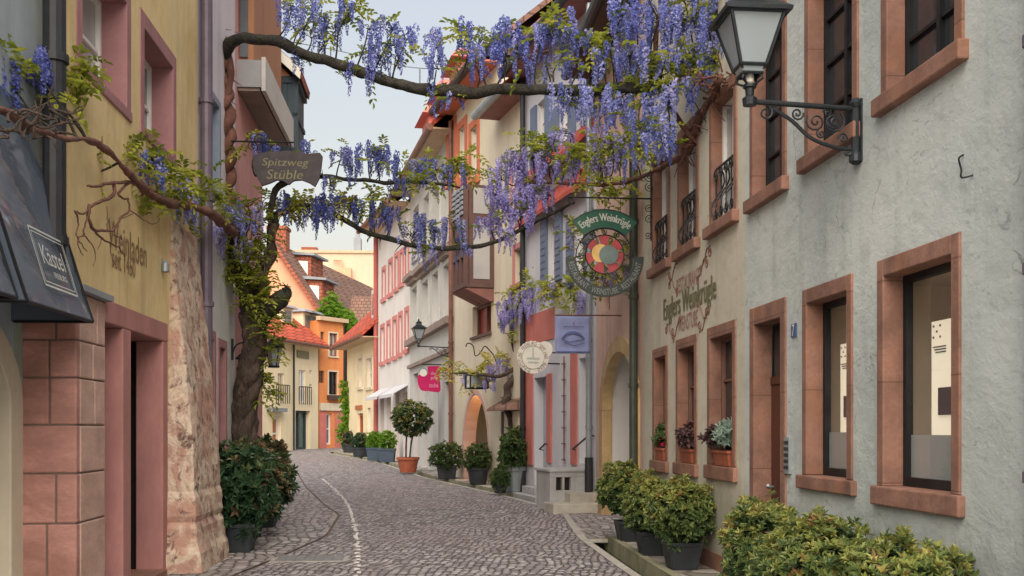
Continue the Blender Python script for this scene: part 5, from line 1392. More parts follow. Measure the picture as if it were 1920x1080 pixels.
def square_pot(root, w0, w1, h, mat, z=0.0, rot=0.0, at=(0, 0)):
    o = ROOTLOC[root.name]
    M = Matrix.Translation(o + Vector((at[0], at[1], z))) @ Matrix.Rotation(rot, 4, 'Z')
    mb = MB()
    def ring(w, zz): return [M @ Vector((x * w / 2, y * w / 2, zz)) for x, y in ((-1, -1), (1, -1), (1, 1), (-1, 1))]
    lv = [(w0, 0), (w1 * .985, h * .86), (w1 * 1.06, h * .86), (w1 * 1.08, h), (w1 * .97, h), (w1 * .95, h * .9)]
    pts = [p for w, zz in lv for p in ring(w, zz)]
    f = [(3, 2, 1, 0)]
    for i in range(len(lv) - 1):
        for k in range(4): f.append((i * 4 + k, i * 4 + (k + 1) % 4, i * 4 + 4 + (k + 1) % 4, i * 4 + 4 + k))
    mb.add(pts, f)
    for sx, sy in ((-1, -1), (1, -1), (1, 1), (-1, 1)):
        mb.tube([M @ Vector((sx * w0 / 2 * .98, sy * w0 / 2 * .98, 0)), M @ Vector((sx * w1 / 2 * .98, sy * w1 / 2 * .98, h * .86))], .012, 6)
    p = mb.build("pot", mat, root, bevel=.006)
    s = MB(); s.add(ring(w1 * .94, h * .9), [(0, 1, 2, 3)]); s.build("soil", "soil", p)
    return p
def round_pot(root, r0, r1, h, mat, z=0.0, n=24):
    o = ROOTLOC[root.name] + Vector((0, 0, z))
    mb = MB(); mb.lathe(o, [(r0 * .9, 0), (r0, .01), (r1 * .96, h * .82), (r1 * 1.05, h * .84), (r1 * 1.07, h), (r1 * .97, h), (r1 * .94, h * .9)], n)
    p = mb.build("pot", mat, root, smooth=False, bevel=0)
    s = MB(); s.add([o + Vector((r1 * .93 * math.cos(6.283 * k / n), r1 * .93 * math.sin(6.283 * k / n), h * .9)) for k in range(n)], [tuple(range(n))]); s.build("soil", "soil", p)
    return p
def shrub(name, loc, label, cat, group, pot, c, r, n, L, W, mat, seed, nl=7, top=.5, base=.15, lump=.22, red=.08, nst=9, sr=.008, low=-1.0):
    root = empty(name, loc, label, cat, group)
    R = random.Random(seed); o = Vector(loc)
    ph = 0
    if pot:
        kind = pot[0]
        if kind == 's': square_pot(root, pot[1], pot[2], pot[3], pot[4], rot=pot[5] if len(pot) > 5 else 0)
        else: round_pot(root, pot[1], pot[2], pot[3], pot[4])
        ph = pot[3]
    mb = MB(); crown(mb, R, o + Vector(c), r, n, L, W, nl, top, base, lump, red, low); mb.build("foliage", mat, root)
    mb = MB(); stems(mb, R, o + Vector((0, 0, ph * .85)), o + Vector(c), r, nst, sr); mb.build("stem", "bark", root, smooth=True)
    return root
GP = "potted shrubs along the right pavement"
# three potted cherry laurels in front of the tavern
for i, (X, Y, c, r, n, lab, sd) in enumerate((
    (1.87, 11.75, (0.0, .02, .61), (.36, .36, .35), 620, "square potted green and yellow shrub nearest the viewer below the tavern's right window", 1),
    (1.71, 12.95, (-.02, .0, .60), (.33, .36, .34), 480, "square potted shrub in the middle of the three beside the water channel", 2),
    (1.60, 14.45, (-.06, .0, .74), (.36, .36, .33), 480, "square potted shrub with bare lower stems, farthest of the three beside the water channel", 3))):
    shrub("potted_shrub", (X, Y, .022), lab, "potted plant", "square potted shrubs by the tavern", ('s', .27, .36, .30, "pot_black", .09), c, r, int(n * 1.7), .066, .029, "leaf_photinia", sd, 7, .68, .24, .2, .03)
# hedge row of shrubs at the lower right
for i, (X, Y, c, r, lab, sd) in enumerate((
    (2.30, 6.35, (0, 0, .52), (.36, .42, .36), "bushy shrub at the right end of the foreground hedge, under the big shop window", 11),
    (2.18, 7.6, (0, 0, .52), (.37, .58, .36), "bushy shrub in the middle of the foreground hedge below the narrower shop window", 12),
    (2.10, 9.0, (0.02, 0, .51), (.34, .46, .37), "bushy shrub at the left end of the foreground hedge, in front of the doorway", 13))):
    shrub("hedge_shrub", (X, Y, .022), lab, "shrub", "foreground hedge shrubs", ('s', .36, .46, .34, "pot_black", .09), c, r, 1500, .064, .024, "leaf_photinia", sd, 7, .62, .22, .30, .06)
# dark laurels on the left
for i, (X, Y, c, r, lab, sd, ln) in enumerate((
    (-3.44, 13.45, (.0, .05, .80), (.34, .42, .52), "tall dark glossy laurel in a black pot right beside the stone buttress", 21, "leaf_dark"),
    (-3.72, 15.0, (.05, .0, .80), (.36, .45, .50), "tall laurel with reddish shoot tips, middle pot of the left row", 22, "leaf_dark"),
    (-3.84, 16.5, (.02, .0, .82), (.38, .45, .48), "tall laurel with reddish shoot tips, farthest pot of the left row", 23, "leaf_dark"))):
    shrub("laurel", (X, Y, zg(Y)), lab, "potted plant", "potted laurels on the left", ('s', .30, .42, .36, "pot_black", .08), c, r, 620, .125, .046, ln, sd, 7, .55 if sd > 21 else .42, .3 if sd > 21 else .28, .28, .06 if sd == 21 else .25)

def at_px(px, py, back=0.0):
    X, Y = on_ground(px, py); return X, Y
# middle-distance pots along the right pavement
def midpot(px, py, wpx, top_py, crown_w, pot, lab, sd, mat="leaf_mid", n=260, L=.10, name="potted_shrub", low=-1.0, cz=None, red=.03):
    X, Y = on_ground(px, py); s = Y / FPX; zb = zg(Y) + .05
    Y2 = Y + .0
    h = (py - top_py) * s; ph = pot[3]
    ch = (h - ph) / 2 + .06
    shrub(name, (X, Y2, zb), lab, "potted plant", GP, pot, (0, 0, h - ch), (crown_w * s / 2, crown_w * s / 2, ch), n, L, L * .42, mat, sd, 6, .4, .3, .2, red, 6, .01, low)
midpot(966, 926, 40, 808, 58, ('r', .19, .26, .56, "zinc"), "leafy bamboo like plant in a tall grey zinc bucket by the wisteria trunk", 31, "leaf_mid", 340, .12)
midpot(938, 929, 26, 880, 30, ('r', .12, .16, .2, "pot_black"), "low green plant spilling onto the pavement before the zinc bucket", 32, "leaf_mid", 170, .10)
midpot(896, 912, 40, 838, 54, ('r', .2, .26, .42, "pot_black"), "round clipped shrub in a black pot right of the arched door", 33, "leaf_mid", 340, .09)
midpot(838, 901, 40, 834, 64, ('s', .42, .5, .36, "pot_black"), "wide grey green shrub in black pot left of the arched door", 34, "leaf_mid", 380, .09)
midpot(726, 869, 28, 812, 30, ('s', .5, .58, .5, "pot_blue"), "small round shrub in blue grey square pot, right one of the pair", 36, "leaf_bright", 240, .10)
midpot(703, 866, 28, 812, 30, ('s', .5, .58, .5, "pot_blue"), "small round shrub in blue grey square pot, left one of the pair", 37, "leaf_bright", 240, .10)
midpot(676, 859, 28, 816, 30, ('r', .3, .36, .4, "pot_black"), "dark round shrub in black pot before the low yellow house", 38, "leaf_dark", 260, .12)
midpot(656, 851, 24, 812, 26, ('r', .3, .36, .4, "pot_black"), "reddish brown shrub, farthest pot on the right at the alley corner", 39, "leaf_dark", 240, .13, red=.5)
# topiary tree in a terracotta pot
X, Y = on_ground(765, 889); s = Y / FPX; zb = zg(Y) + .05
T = empty("topiary_tree", (X, Y, zb), "round crowned standard tree with two thin trunks in a terracotta pot", "potted tree")
round_pot(T, .24, .33, .46, "pot_terracotta")
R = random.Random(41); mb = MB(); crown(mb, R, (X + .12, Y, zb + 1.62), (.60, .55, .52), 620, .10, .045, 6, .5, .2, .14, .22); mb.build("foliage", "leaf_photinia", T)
mb = MB()
for dx in (-.06, .05): mb.tube(smooth_path([(X + dx, Y, zb + .4), (X + dx * 1.4 + .03, Y, zb + .9), (X + .1 + dx * 2, Y, zb + 1.35)], 4), .026, 8)
mb.build("trunk", "bark", T, smooth=True)
# planters on the tavern sills
PLANT = (("leaf_silver", "leaf_mid", "terracotta box of silvery succulent and leaves on the tavern's right sill"), ("leaf_wine", "leaf_mid", "terracotta box of dark wine red foliage on the tavern's middle sill"), ("leaf_mid", "petal_red", "terracotta box of sparse green with red flowers on the tavern's left sill"))
for (o, (m1, m2, lab), sd) in zip(wsill, PLANT, (51, 52, 53)):
    uc = (o[0] + o[1]) / 2 - .06; zb = o[2] + .005
    c = FR.p(uc, -.07, zb)
    t = empty("window_box", c, lab, "planter", "terracotta planters on the tavern window sills")
    hw = (o[1] - o[0]) * .27
    mb = MB(); mb.hexa([FR.p(uc - hw * .9, -.15, zb), FR.p(uc + hw * .9, -.15, zb), FR.p(uc + hw * .9, .02, zb), FR.p(uc - hw * .9, .02, zb), FR.p(uc - hw, -.17, zb + .15), FR.p(uc + hw, -.17, zb + .15), FR.p(uc + hw, .04, zb + .15), FR.p(uc - hw, .04, zb + .15)])
    mb.box(FR, uc - hw * 1.05, uc + hw * 1.05, -.18, .05, zb + .135, zb + .165); mb.build("box", "pot_terracotta", t, bevel=.004)
    R = random.Random(sd); big = sd != 53
    mb = MB(); crown(mb, R, c + Vector((-.03, 0, .29)), (.13 if big else .09, hw * 1.3, .17), 120 if big else 55, .085, .02 if sd == 51 else .04, 7, .5, .35, .3, .02, -.4); mb.build("foliage", m1, t)
    if sd == 51: mb = MB(); crown(mb, R, FR.p(uc + hw * .8, .0, zb + .28), (.12, .15, .14), 50, .07, .035, 7, .3, .2, .3, .1, -.4); mb.build("foliage", "leaf_wine", t)
    if sd == 53:
        mb = MB()
        for k in range(7):
            q = FR.p(uc + R.uniform(-.3, .55), R.uniform(-.05, .1), zb + R.uniform(.2, .5))
            for j in range(9): leaf(mb, q + rdir(R) * .02, rdir(R), rdir(R), .045, .035, R.random())
        mb.build("flowers", "petal_red", t)
# bright climber on the alley corner, terrace greenery
CL = empty("green_climber", (-8.1, 52.4, zg(52)), "bright green climber on the corner of the low yellow house", "climbing plant")
R = random.Random(61); mb = MB()
for px, py, rw_, rh in ((652, 745, .35, .9), (655, 780, .3, .8), (650, 805, .45, .8), (655, 825, .4, .5), (658, 765, .3, .5)):
    q = P(px, py, 51.6); crown(mb, R, q, (rw_, .4, rh), 130, .16, .08, 6, .5, .4, .3, 0)
mb.build("foliage", "leaf_bright", CL)
mb = MB(); mb.tube(smooth_path([P(655, 846, 51.7), P(652, 790, 51.7), P(654, 735, 51.7)], 4), .04, 6); mb.build("stem", "bark", CL)
TG = empty("terrace_plants", P(622, 600, 61.2), "bright green bushes growing on the roof terrace of the orange house", "plants")
R = random.Random(62); mb = MB()
for px, py, a, b in ((620, 578, .6, .9), (634, 592, .7, .6), (612, 592, .5, .5), (648, 600, .5, .5), (657, 612, .35, .6)):
    crown(mb, R, P(px, py, 61.5), (a, .5, b), 150, .18, .09, 6, .5, .3, .35, 0)
mb.build("foliage", "leaf_bright", TG)

# ------------------------------------------------------------------ street lamps
def spiral3(M, cx, cy, r, t, a0): return [M @ Vector((x, y, 0)) for x, y in spiral(cx, cy, r, t, a0, 20)]
def street_lamp(wallp, out, along, arm, label, scale=1.0, hang=False):
    """cast iron wall bracket with a four sided tapering lantern standing on the arm's tip"""
    out = Vector(out).normalized(); along = Vector(along).normalized()
    r = empty("street_lamp", wallp, label, "street lamp", "wall lanterns")
    o = Vector(wallp); S = scale
    M = Matrix(((out.x, 0, along.x, o.x), (out.y, 0, along.y, o.y), (out.z, 1, along.z, o.z), (0, 0, 0, 1)))
    def V(x, y, z=0): return M @ Vector((x * S, y * S, z * S))
    mb = MB()
    mb.tube([V(.035, -.34), V(.035, .03)], .034 * S, 10); mb.lathe(V(.035, -.36), [(.02, -.05), (.05, -.03), (.05, .02), (.03, .05)], 12); mb.lathe(V(.035, .04), [(.04, -.03), (.05, 0), (.02, .04)], 12)
    mb.bx((.008 * S, -.16 * S, 0), (.016 * S, .46 * S, .09 * S), M)
    mb.tube([V(0, 0), V(arm, .035)], .02 * S, 10)
    cv = [V(p.x, p.y) for p in smooth_path([(.06, -.30, 0), (.20, -.285, 0), (.38, -.22, 0), (.52, -.10, 0), (.66, -.015, 0)], 5)]
    mb.tube(cv, .015 * S, 8)
    for cx, cy, rr, t, a in ((.20, -.10, .085, 1.8, 2.2), (.20, -.10, .05, -1.5, 0), (.34, -.10, .075, -1.7, .6), (.48, -.045, .05, 1.6, 3), (.13, -.22, .04, 1.5, 0), (.30, -.19, .035, -1.5, 1), (.72, -.045, .055, 1.5, 2), (.10, -.32, .035, 1.6, 1.0), (.25, -.03, .035, 1.5, 0)):
        mb.tube([V(x, y) for x, y in spiral(cx, cy, rr, t, a, 18)], .0075 * S, 6)
    br = mb.build("bracket", "lamp_iron", r, smooth=False)
    mb = MB(); bx, by = arm, .035
    mb.lathe(V(bx, by), [(x * S, z * S) for x, z in ((.05, -.03), (.055, .02), (.03, .04), (.035, .09), (.05, .10), (.05, .12), (.03, .125))], 14)
    z0, z1 = .245, .60; w0, w1 = .095, .195
    for sx in (-1, 1):
        for sy in (-1, 1):
            mb.tube([V(bx + sx * .03, by + .12, sy * .03), V(bx + sx * .075, by + .15, sy * .075), V(bx + sx * .06, by + .20, sy * .06), V(bx + sx * w0, by + z0, sy * w0)], .010 * S, 6)
            mb.tube([V(bx + sx * w0, by + z0, sy * w0), V(bx + sx * w1, by + z1, sy * w1)], .014 * S, 6)
    def ringq(w, z, t):
        c = [(-w, -w), (w, -w), (w, w), (-w, w)]
        for i in range(4):
            a, b = c[i], c[(i + 1) % 4]; mb.tube([V(bx + a[0], by + z, a[1]), V(bx + b[0], by + z, b[1])], t * S, 6)
    ringq(w0, z0, .014); ringq(w0 * .78, z0 - .055, .011); ringq(w1, z1, .016)
    # roof
    def q(w, z): return [V(bx + a * w, by + z, b * w) for a, b in ((-1, -1), (1, -1), (1, 1), (-1, 1))]
    lv = [q(w1 + .045, z1 - .005), q(w1 + .05, z1 + .02), q(.10, z1 + .13), q(.085, z1 + .19), q(.11, z1 + .20), q(.03, z1 + .27)]
    pts = [p for l in lv for p in l]; f = [(3, 2, 1, 0), (20, 21, 22, 23)]
    for i in range(5):
        for k in range(4): f.append((i * 4 + k, i * 4 + (k + 1) % 4, i * 4 + 4 + (k + 1) % 4, i * 4 + 4 + k))
    mb.add(pts, f)
    mb.lathe(V(bx, by + z1 + .27), [(.02 * S, 0), (.035 * S, .03 * S), (.01 * S, .08 * S)], 10)
    ln = mb.build("lantern_frame", "lamp_iron", r)
    mb = MB(); a, b = q(w0 - .004, z0 + .01), q(w1 - .006, z1 - .012)
    for k in range(4): mb.poly([a[k], a[(k + 1) % 4], b[(k + 1) % 4], b[k]])
    a, b = q(w0 * .76, z0 - .05), q(w0 * .95, z0 - .01)
    for k in range(4): mb.poly([a[k], a[(k + 1) % 4], b[(k + 1) % 4], b[k]])
    mb.poly(b)
    mb.build("lantern_glass", "lamp_glass", ln)
    mb = MB(); mb.lathe(V(bx, by + .13), [(x * S, z * S) for x, z in ((.02, 0), (.03, .01), (.03, .06), (.02, .07))], 10); mb.build("glass_cup", "sign_white", ln)
    return r
nR = Vector((FR.n.x, FR.n.y, 0)); uR = Vector((FR.u.x, FR.u.y, 0))
q = FR.p(FR.pu(1613), 0, FR.pz(1613, 205)); street_lamp(q, nR, uR, .84, "large black wrought iron lantern on a scrolled bracket between the upper right windows")
q = F6.p(F6.pu(845), 0, F6.pz(845, 652)); n6 = Vector((F6.n.x, F6.n.y, 0)); street_lamp(q, n6, (F6.u.x, F6.u.y, 0), 1.12, "small grey lantern on a bracket on the pale grey house", .82)
nL = Vector((FL.n.x, FL.n.y, 0)); uL = Vector((FL.u.x, FL.u.y, 0))
q = FL.p(FL.pu(434), 0, FL.pz(434, 655)); 
def hang_lamp(q, out, arm, label, S=1.0):
    r = empty("hanging_lantern", q, label, "lantern", "hanging lanterns on the left")
    o = Vector(q); out = Vector(out).normalized(); mb = MB()
    tip = o + out * arm
    mb.tube(smooth_path([o + Vector((0, 0, -.12)), o + out * arm * .3 + Vector((0, 0, .06)), tip + Vector((0, 0, .1)), tip], 5), .014 * S, 6); mb.bx(o + out * .01, (.03, .06, .3))
    br = mb.build("bracket", "dark_iron", r)
    mb = MB(); c = tip
    mb.lathe(c, [(.19 * S, -.17 * S), (.2 * S, -.15 * S), (.07 * S, -.03 * S), (.03 * S, .02 * S)], 4 if S < .9 else 6)
    for k in range(4): 
        a = k * math.pi / 2 + .8; mb.tube([c + Vector((.16 * S * math.cos(a), .16 * S * math.sin(a), -.17 * S)), c + Vector((.09 * S * math.cos(a), .09 * S * math.sin(a), -.5 * S))], .012 * S, 5)
    mb.lathe(c, [(.10 * S, -.52 * S), (.11 * S, -.49 * S), (.03 * S, -.485 * S)], 8)
    ln = mb.build("lantern_frame", "dark_iron", r)
    mb = MB(); mb.lathe(c, [(.08 * S, -.485 * S), (.145 * S, -.175 * S)], 4, None); mb.build("lantern_glass", "lamp_glass" if S > .9 else "lamp_amber", ln)
basic("lamp_amber", (.30, .20, .07), .3, .2, 4)
hang_lamp(q, nL, .22, "dark lantern with amber panes hanging in front of the wisteria trunk", .85)
hang_lamp(FL.p(uY(FL, 17.9), 0, EYE + (HZ - 634) / FPX * 17.9), nL, .22, "dark lantern with pale panes hanging just right of the wisteria trunk", .95)

# ------------------------------------------------------------------ hanging signs
# tavern sign
SY = 14.62; px2 = SY / FPX
oS = P(1134, 470, SY)
S1 = empty("tavern_sign", oS, "wrought iron wine tavern sign with green banner, red disc and dark lettered crescent", "sign")
M = PM(oS, -nR, (-uR.x, -uR.y, 0))
k = 1 / 1.0
def pxs(x, y): return (x * px2, -y * px2)
mb = MB(); ro, ri_ = 92 * px2, 58 * px2; cy = -(485 - 470) * px2
angs = [math.radians(a) for a in range(-42, 43, 6)]
mb.band(M, [(ro * math.sin(a) * 1.0, cy + ro * math.cos(a)) for a in angs], [(ri_ * math.sin(a), cy + ri_ * math.cos(a)) for a in angs], .03)
bn = mb.build("banner", "green_enamel", S1, bevel=.003)
mb = MB(); 
for dx in (0, .006): text(mb, M, "Englers Weinkrügle", 100 * px2, 19 * px2, cx=dx, cy=cy, z=.02, arc=75 * px2)
mb.build("lettering", "silver_letter", bn)
mb = MB()
for rr in (ro, ri_): 
    mb.tube([M @ Vector((rr * math.sin(a), cy + rr * math.cos(a), .012)) for a in angs], .009, 6)
mb.build("rim", "sign_black", bn)
mb = MB(); c2 = -(483 - 470) * px2; r1, r0 = 74 * px2, 55 * px2
an2 = [math.radians(a) for a in range(88, 273, 5)]
mb.band(M, [(r1 * math.sin(a), c2 + r1 * math.cos(a)) for a in an2], [(r0 * math.sin(a), c2 + r0 * math.cos(a)) for a in an2], .035)
cr = mb.build("crescent", "sign_black", S1, bevel=.003)
mb = MB()
word = "RESTAURANT · WEINSTUBE · RESTAURANT"
rr = (r1 + r0) / 2
v_, f_ = glyphs(word); Ls = rr * math.radians(164); pts = []
for a, b in v_:
    t = math.pi - (a * Ls) / rr; rad = rr - b * 11 * px2
    pts.append(M @ Vector((rad * math.sin(t), c2 + rad * math.cos(t), .0205)))
mb.add(pts, f_); mb.build("lettering", "crescent_letter", cr) if "crescent_letter" in M_ else None
if "crescent_letter" not in M_:
    basic("crescent_letter", (.22, .24, .23), .5, .1, 8); mb.build("lettering", "crescent_letter", cr)
def disc(mb, cx, cy, r, z, n=28, a0=0, a1=360):
    pts = [M @ Vector((cx + r * math.cos(math.radians(lerp(a0, a1, i / n))), cy + r * math.sin(math.radians(lerp(a0, a1, i / n))), z)) for i in range(n + (0 if a1 - a0 == 360 else 1))]
    if a1 - a0 != 360: pts.append(M @ Vector((cx, cy, z)))
    mb.add(pts, [tuple(range(len(pts)))])
cd = (0 * px2, -(477 - 470) * px2)
mb = MB(); R_ = 36 * px2
for a in (20, 75, 125, 175, 230, 285, 330):
    disc(mb, cd[0], cd[1], R_, 0, 8, a, a + 36)
mb.build("red_disc", "disc_red", S1)
mb = MB(); disc(mb, cd[0] - 8 * px2, cd[1] + 2 * px2, 17 * px2, .006); mb.build("yellow_spot", "disc_yellow", S1)
mb = MB(); disc(mb, cd[0] + 7 * px2, cd[1] - 1 * px2, 18 * px2, .012); mb.build("grey_jug", "disc_grey", S1)
mb = MB()
mb.tube([M @ Vector((R_ * 1.02 * math.cos(a / 12 * math.pi), cd[1] + R_ * 1.02 * math.sin(a / 12 * math.pi), 0)) for a in range(25)], .008, 6)
mb.tube([M @ Vector((r0 * math.cos(a / 12 * math.pi), c2 + r0 * math.sin(a / 12 * math.pi), -.005)) for a in range(13)], .008, 6)
for i in range(12):
    a = i * math.pi / 6; x, y = R_ * math.cos(a), cd[1] + R_ * math.sin(a); x2, y2 = r0 * math.cos(a), c2 + r0 * math.sin(a)
    mb.tube([M @ Vector((lerp(x, x2, t) + .02 * math.sin(t * 6), lerp(y, y2, t), 0)) for t in (0, .25, .5, .75, 1)], .006, 5)
    mx, my = lerp(x, x2, .55), lerp(y, y2, .55); mb.tube([M @ Vector((p, q_, 0)) for p, q_ in spiral(mx, my, .05, 1.6, a, 12)], .005, 5)
mb.build("scrollwork", "dark_iron", S1)
mb = MB(); zt = (470 - 371) * px2
mb.tube([M @ Vector((-70 * px2, zt, 0)), M @ Vector((88 * px2, zt, 0))], .012, 6)
for x in (-30, 30): mb.tube([M @ Vector((x * px2, zt, 0)), M @ Vector((x * px2, cy + ro * .93, 0))], .005, 5)
for i, (x, y, r_) in enumerate(((84, 60, 9), (84, 80, 8), (85, 120, 9), (85, 140, 10), (82, 30, 7), (-66, 92, 7))):
    mb.tube([M @ Vector((p, q_, 0)) for p, q_ in spiral(x * px2, y * px2, r_ * px2, 1.6, i, 14)], .006, 5)
mb.tube([M @ Vector((88 * px2, 20 * px2, 0)), M @ Vector((88 * px2, 155 * px2, 0))], .010, 6)
mb.build("bracket", "dark_iron", S1)
# blue cloth flag
def hang(pxa, pxb, pya, pyb, Y, F):
    return P((pxa + pxb) / 2, (pya + pyb) / 2, Y), (pxb - pxa) / FPX * Y, (pyb - pya) / FPX * Y
o, w, h = hang(1041, 1107, 592, 663, 16.9, FR)
S2 = empty("cloth_banner", o, "blue grey cloth banner with a dark curved emblem hanging from a thin rod", "banner")
M = PM(o, -nR, (-uR.x, -uR.y, 0))
mb = MB(); N = 14
for j in range(N + 1):
    for i in range(N + 1):
        x, y = (i / N - .5) * w, (.5 - j / N) * h
        mb.v.append(tuple(M @ Vector((x, y, .012 * math.sin(i * 1.1) * (j / N) + .006 * math.sin(j)))))
for j in range(N):
    for i in range(N): mb.f.append((j * (N + 1) + i, j * (N + 1) + i + 1, (j + 1) * (N + 1) + i + 1, (j + 1) * (N + 1) + i))
mb.mi = [0] * len(mb.f); cl = mb.build("cloth", "flag_blue", S2, smooth=True)
so_ = cl.modifiers.new("solid", 'SOLIDIFY'); so_.thickness = .004
mb = MB(); pts = [(-.33 * w, -.10 * h), (-.2 * w, .04 * h), (0, .09 * h), (.2 * w, .04 * h), (.34 * w, -.10 * h)]
mb.band(M, [(p.x, p.y) for p in smooth_path([(a, b, 0) for a, b in pts], 5)], [(p.x, p.y - .05 * h) for p in smooth_path([(a * .94, b * .7, 0) for a, b in pts], 5)], .052)
mb.tube([M @ Vector((x * w, y * h, .027)) for x, y in ((-.3, -.13), (-.1, -.2), (.12, -.16), (.3, -.13))], .007, 5)
mb.tube([M @ Vector((x * w, y * h, .027)) for x, y in ((-.24, -.2), (0, -.29), (.2, -.26), (.33, -.22))], .006, 5)
mb.band(M, [(-.47 * w, -.44 * h), (.47 * w, -.44 * h)], [(-.47 * w, -.47 * h), (.47 * w, -.47 * h)], .05)
mb.build("emblem", "flag_dark", cl)
mb = MB(); mb.bx((.02 * w, .3 * h, .02), (.025, .02, .006), M); mb.build("red_mark", "flag_red", cl)
mb = MB(); mb.bx((.02 * w, .21 * h, .022), (.6 * w, .010, .006), M); mb.build("thin_line", "flag_dark", cl)
mb = MB(); mb.tube([M @ Vector((-.52 * w, h / 2 + .01, 0)), M @ Vector((.52 * w + .5, h / 2 + .01, 0))], .011, 6); mb.build("rod", "copper_pipe", S2)
# round white guild sign
o, w, h = hang(968, 1030, 640, 700, 21.2, F4)
n4 = Vector((F4.n.x, F4.n.y, 0)); u4v = Vector((F4.u.x, F4.u.y, 0))
S3 = empty("round_sign", o, "round white sign with scalloped rim and ring of small lettering beside the blue banner", "sign")
M = PM(o, -n4, (-u4v.x, -u4v.y, 0)); r = h / 2
mb = MB(); mb.plate(M, [((r + .012 * (i % 2)) * math.cos(2 * math.pi * i / 48), (r + .012 * (i % 2)) * math.sin(2 * math.pi * i / 48)) for i in range(48)], .04)
mb.plate(M, [(.16 * math.cos(2 * math.pi * i / 20) + r * .78, .16 * math.sin(2 * math.pi * i / 20) + r * .52) for i in range(20)], .036)
dk = mb.build("disc", "sign_white", S3)
mb = MB(); mb.tube([M @ Vector((r * .72 * math.cos(a * math.pi / 16), r * .72 * math.sin(a * math.pi / 16), .022)) for a in range(33)], .008, 5)
mb.bx((0, r * .28, .024), (.035, .20, .006), M); mb.bx((0, -.02, .024), (.26, .03, .006), M); mb.bx((0, -r * .3, .024), (.2, .03, .006), M); mb.build("motif", "sign_mint", dk)
mb = MB(); v_, f_ = glyphs("ZUNFTSTUBE · FREIBURG · SEIT 1460 · WEINE ·"); rr = r * .86
mb.add([M @ Vector(((rr + b * .075) * math.sin(a * 5.9), (rr + b * .075) * math.cos(a * 5.9), .0225)) for a, b in v_], f_); mb.build("lettering", "sign_text_brown", dk)
mb = MB()
for y in (.1, -.12): mb.tube([M @ Vector((r * .9, y, 0)), M @ Vector((r + .38, y, 0))], .016, 6)
mb.build("bracket", "dark_iron", S3)
# magenta shop sign with round cornered silhouette
o, w, h = hang(783, 826, 686, 735, 31.2, F6)
S4 = empty("magenta_sign", o, "bright magenta shop sign with a pale round face beside two words of lettering", "sign")
M = PM(o, -n6, (-F6.u.x, -F6.u.y, 0))
mb = MB(); mb.plate(M, [(p.x, p.y) for p in smooth_path([(-.06 * w, .48 * h, 0), (.25 * w, .5 * h, 0), (.48 * w, .46 * h, 0), (.46 * w, .1 * h, 0), (.5 * w, -.3 * h, 0), (.44 * w, -.5 * h, 0), (0, -.47 * h, 0), (-.36 * w, -.42 * h, 0), (-.5 * w, -.1 * h, 0), (-.44 * w, .16 * h, 0), (-.2 * w, .1 * h, 0), (-.05 * w, .2 * h, 0)], 4)], .05)
bd = mb.build("board", "magenta", S4)
mb = MB(); mb.plate(M, [(-.26 * w + .17 * w * math.cos(i * .3142), .24 * h + .17 * w * math.sin(i * .3142)) for i in range(20)], .056); mb.build("pale_face", "sign_white", bd)
mb = MB(); a = [math.radians(x) for x in range(0, 181, 15)]; mb.band(M, [(-.26 * w + .21 * w * math.cos(x), .24 * h + .22 * w * math.sin(x)) for x in a], [(-.26 * w + .15 * w * math.cos(x), .24 * h + .16 * w * math.sin(x)) for x in a], .06); mb.build("dark_hair", "blue_grey_paint", bd)
mb = MB(); text(mb, M, "die", .20 * w, .13 * h, cx=.17 * w, cy=.22 * h, z=.028); text(mb, M, "gute", .28 * w, .13 * h, cx=.2 * w, cy=.02 * h, z=.028); text(mb, M, "stube", .4 * w, .17 * h, cx=.2 * w, cy=-.24 * h, z=.028); mb.build("lettering", "magenta_pale", bd) if "magenta_pale" in M_ else None
if "magenta_pale" not in M_:
    basic("magenta_pale", (.75, .35, .48), .5, .1, 5); mb.build("lettering", "magenta_pale", bd)
mb = MB(); mb.tube([M @ Vector((-.3 * w, .5 * h + .04, 0)), M @ Vector((w * .5 + .75, .5 * h + .04, 0))], .02, 6); mb.build("rod", "dark_iron", S4)
# dark shaped board on the left
o, w, h = hang(474, 602, 283, 350, 14.9, FL)
S5 = empty("hanging_board", o, "dark weathered hanging board with scalloped lower edge and two lines of dull gold letters", "sign")
M = PM(o, nL, (-uL.x, -uL.y, 0))
sh_ = [(-.49, .30), (-.40, .42), (0, .50), (.30, .42), (.48, .46), (.52, .36), (.50, .0), (.47, -.28), (.41, -.5), (.33, -.40), (.22, -.32), (.10, -.34), (.03, -.46), (-.05, -.36), (-.14, -.33), (-.24, -.42), (-.36, -.5), (-.44, -.2), (-.5, .1)]
mb = MB(); mb.plate(M, [(a * w, b * h) for a, b in sh_], .05); bd = mb.build("board", "sign_dark", S5, bevel=.006)
mb = MB(); text(mb, M, "Spitzweg", .66 * w, .28 * h, cx=-.02 * w, cy=.14 * h, z=.027, shear=.2); text(mb, M, "Stüble", .52 * w, .26 * h, cx=-.02 * w, cy=-.17 * h, z=.027, shear=.2); mb.build("lettering", "sign_gold", bd)
mb = MB(); mb.tube([M @ Vector((-.85 * w, h * .5 + .12, 0)), M @ Vector((.1 * w, h * .5 + .12, 0))], .012, 6)
for x in (-.35, .05): mb.tube([M @ Vector((x * w, h * .44, 0)), M @ Vector((x * w, h * .5 + .12, 0))], .006, 5)
for x, y, r_ in ((-.5, .62, .07), (-.28, .85, .06), (-.4, .78, .09)): mb.tube([M @ Vector((p, q_, 0)) for p, q_ in spiral(x * w, y * h, r_, 1.6, 1, 14)], .006, 5)
mb.build("bracket", "dark_iron", S5)
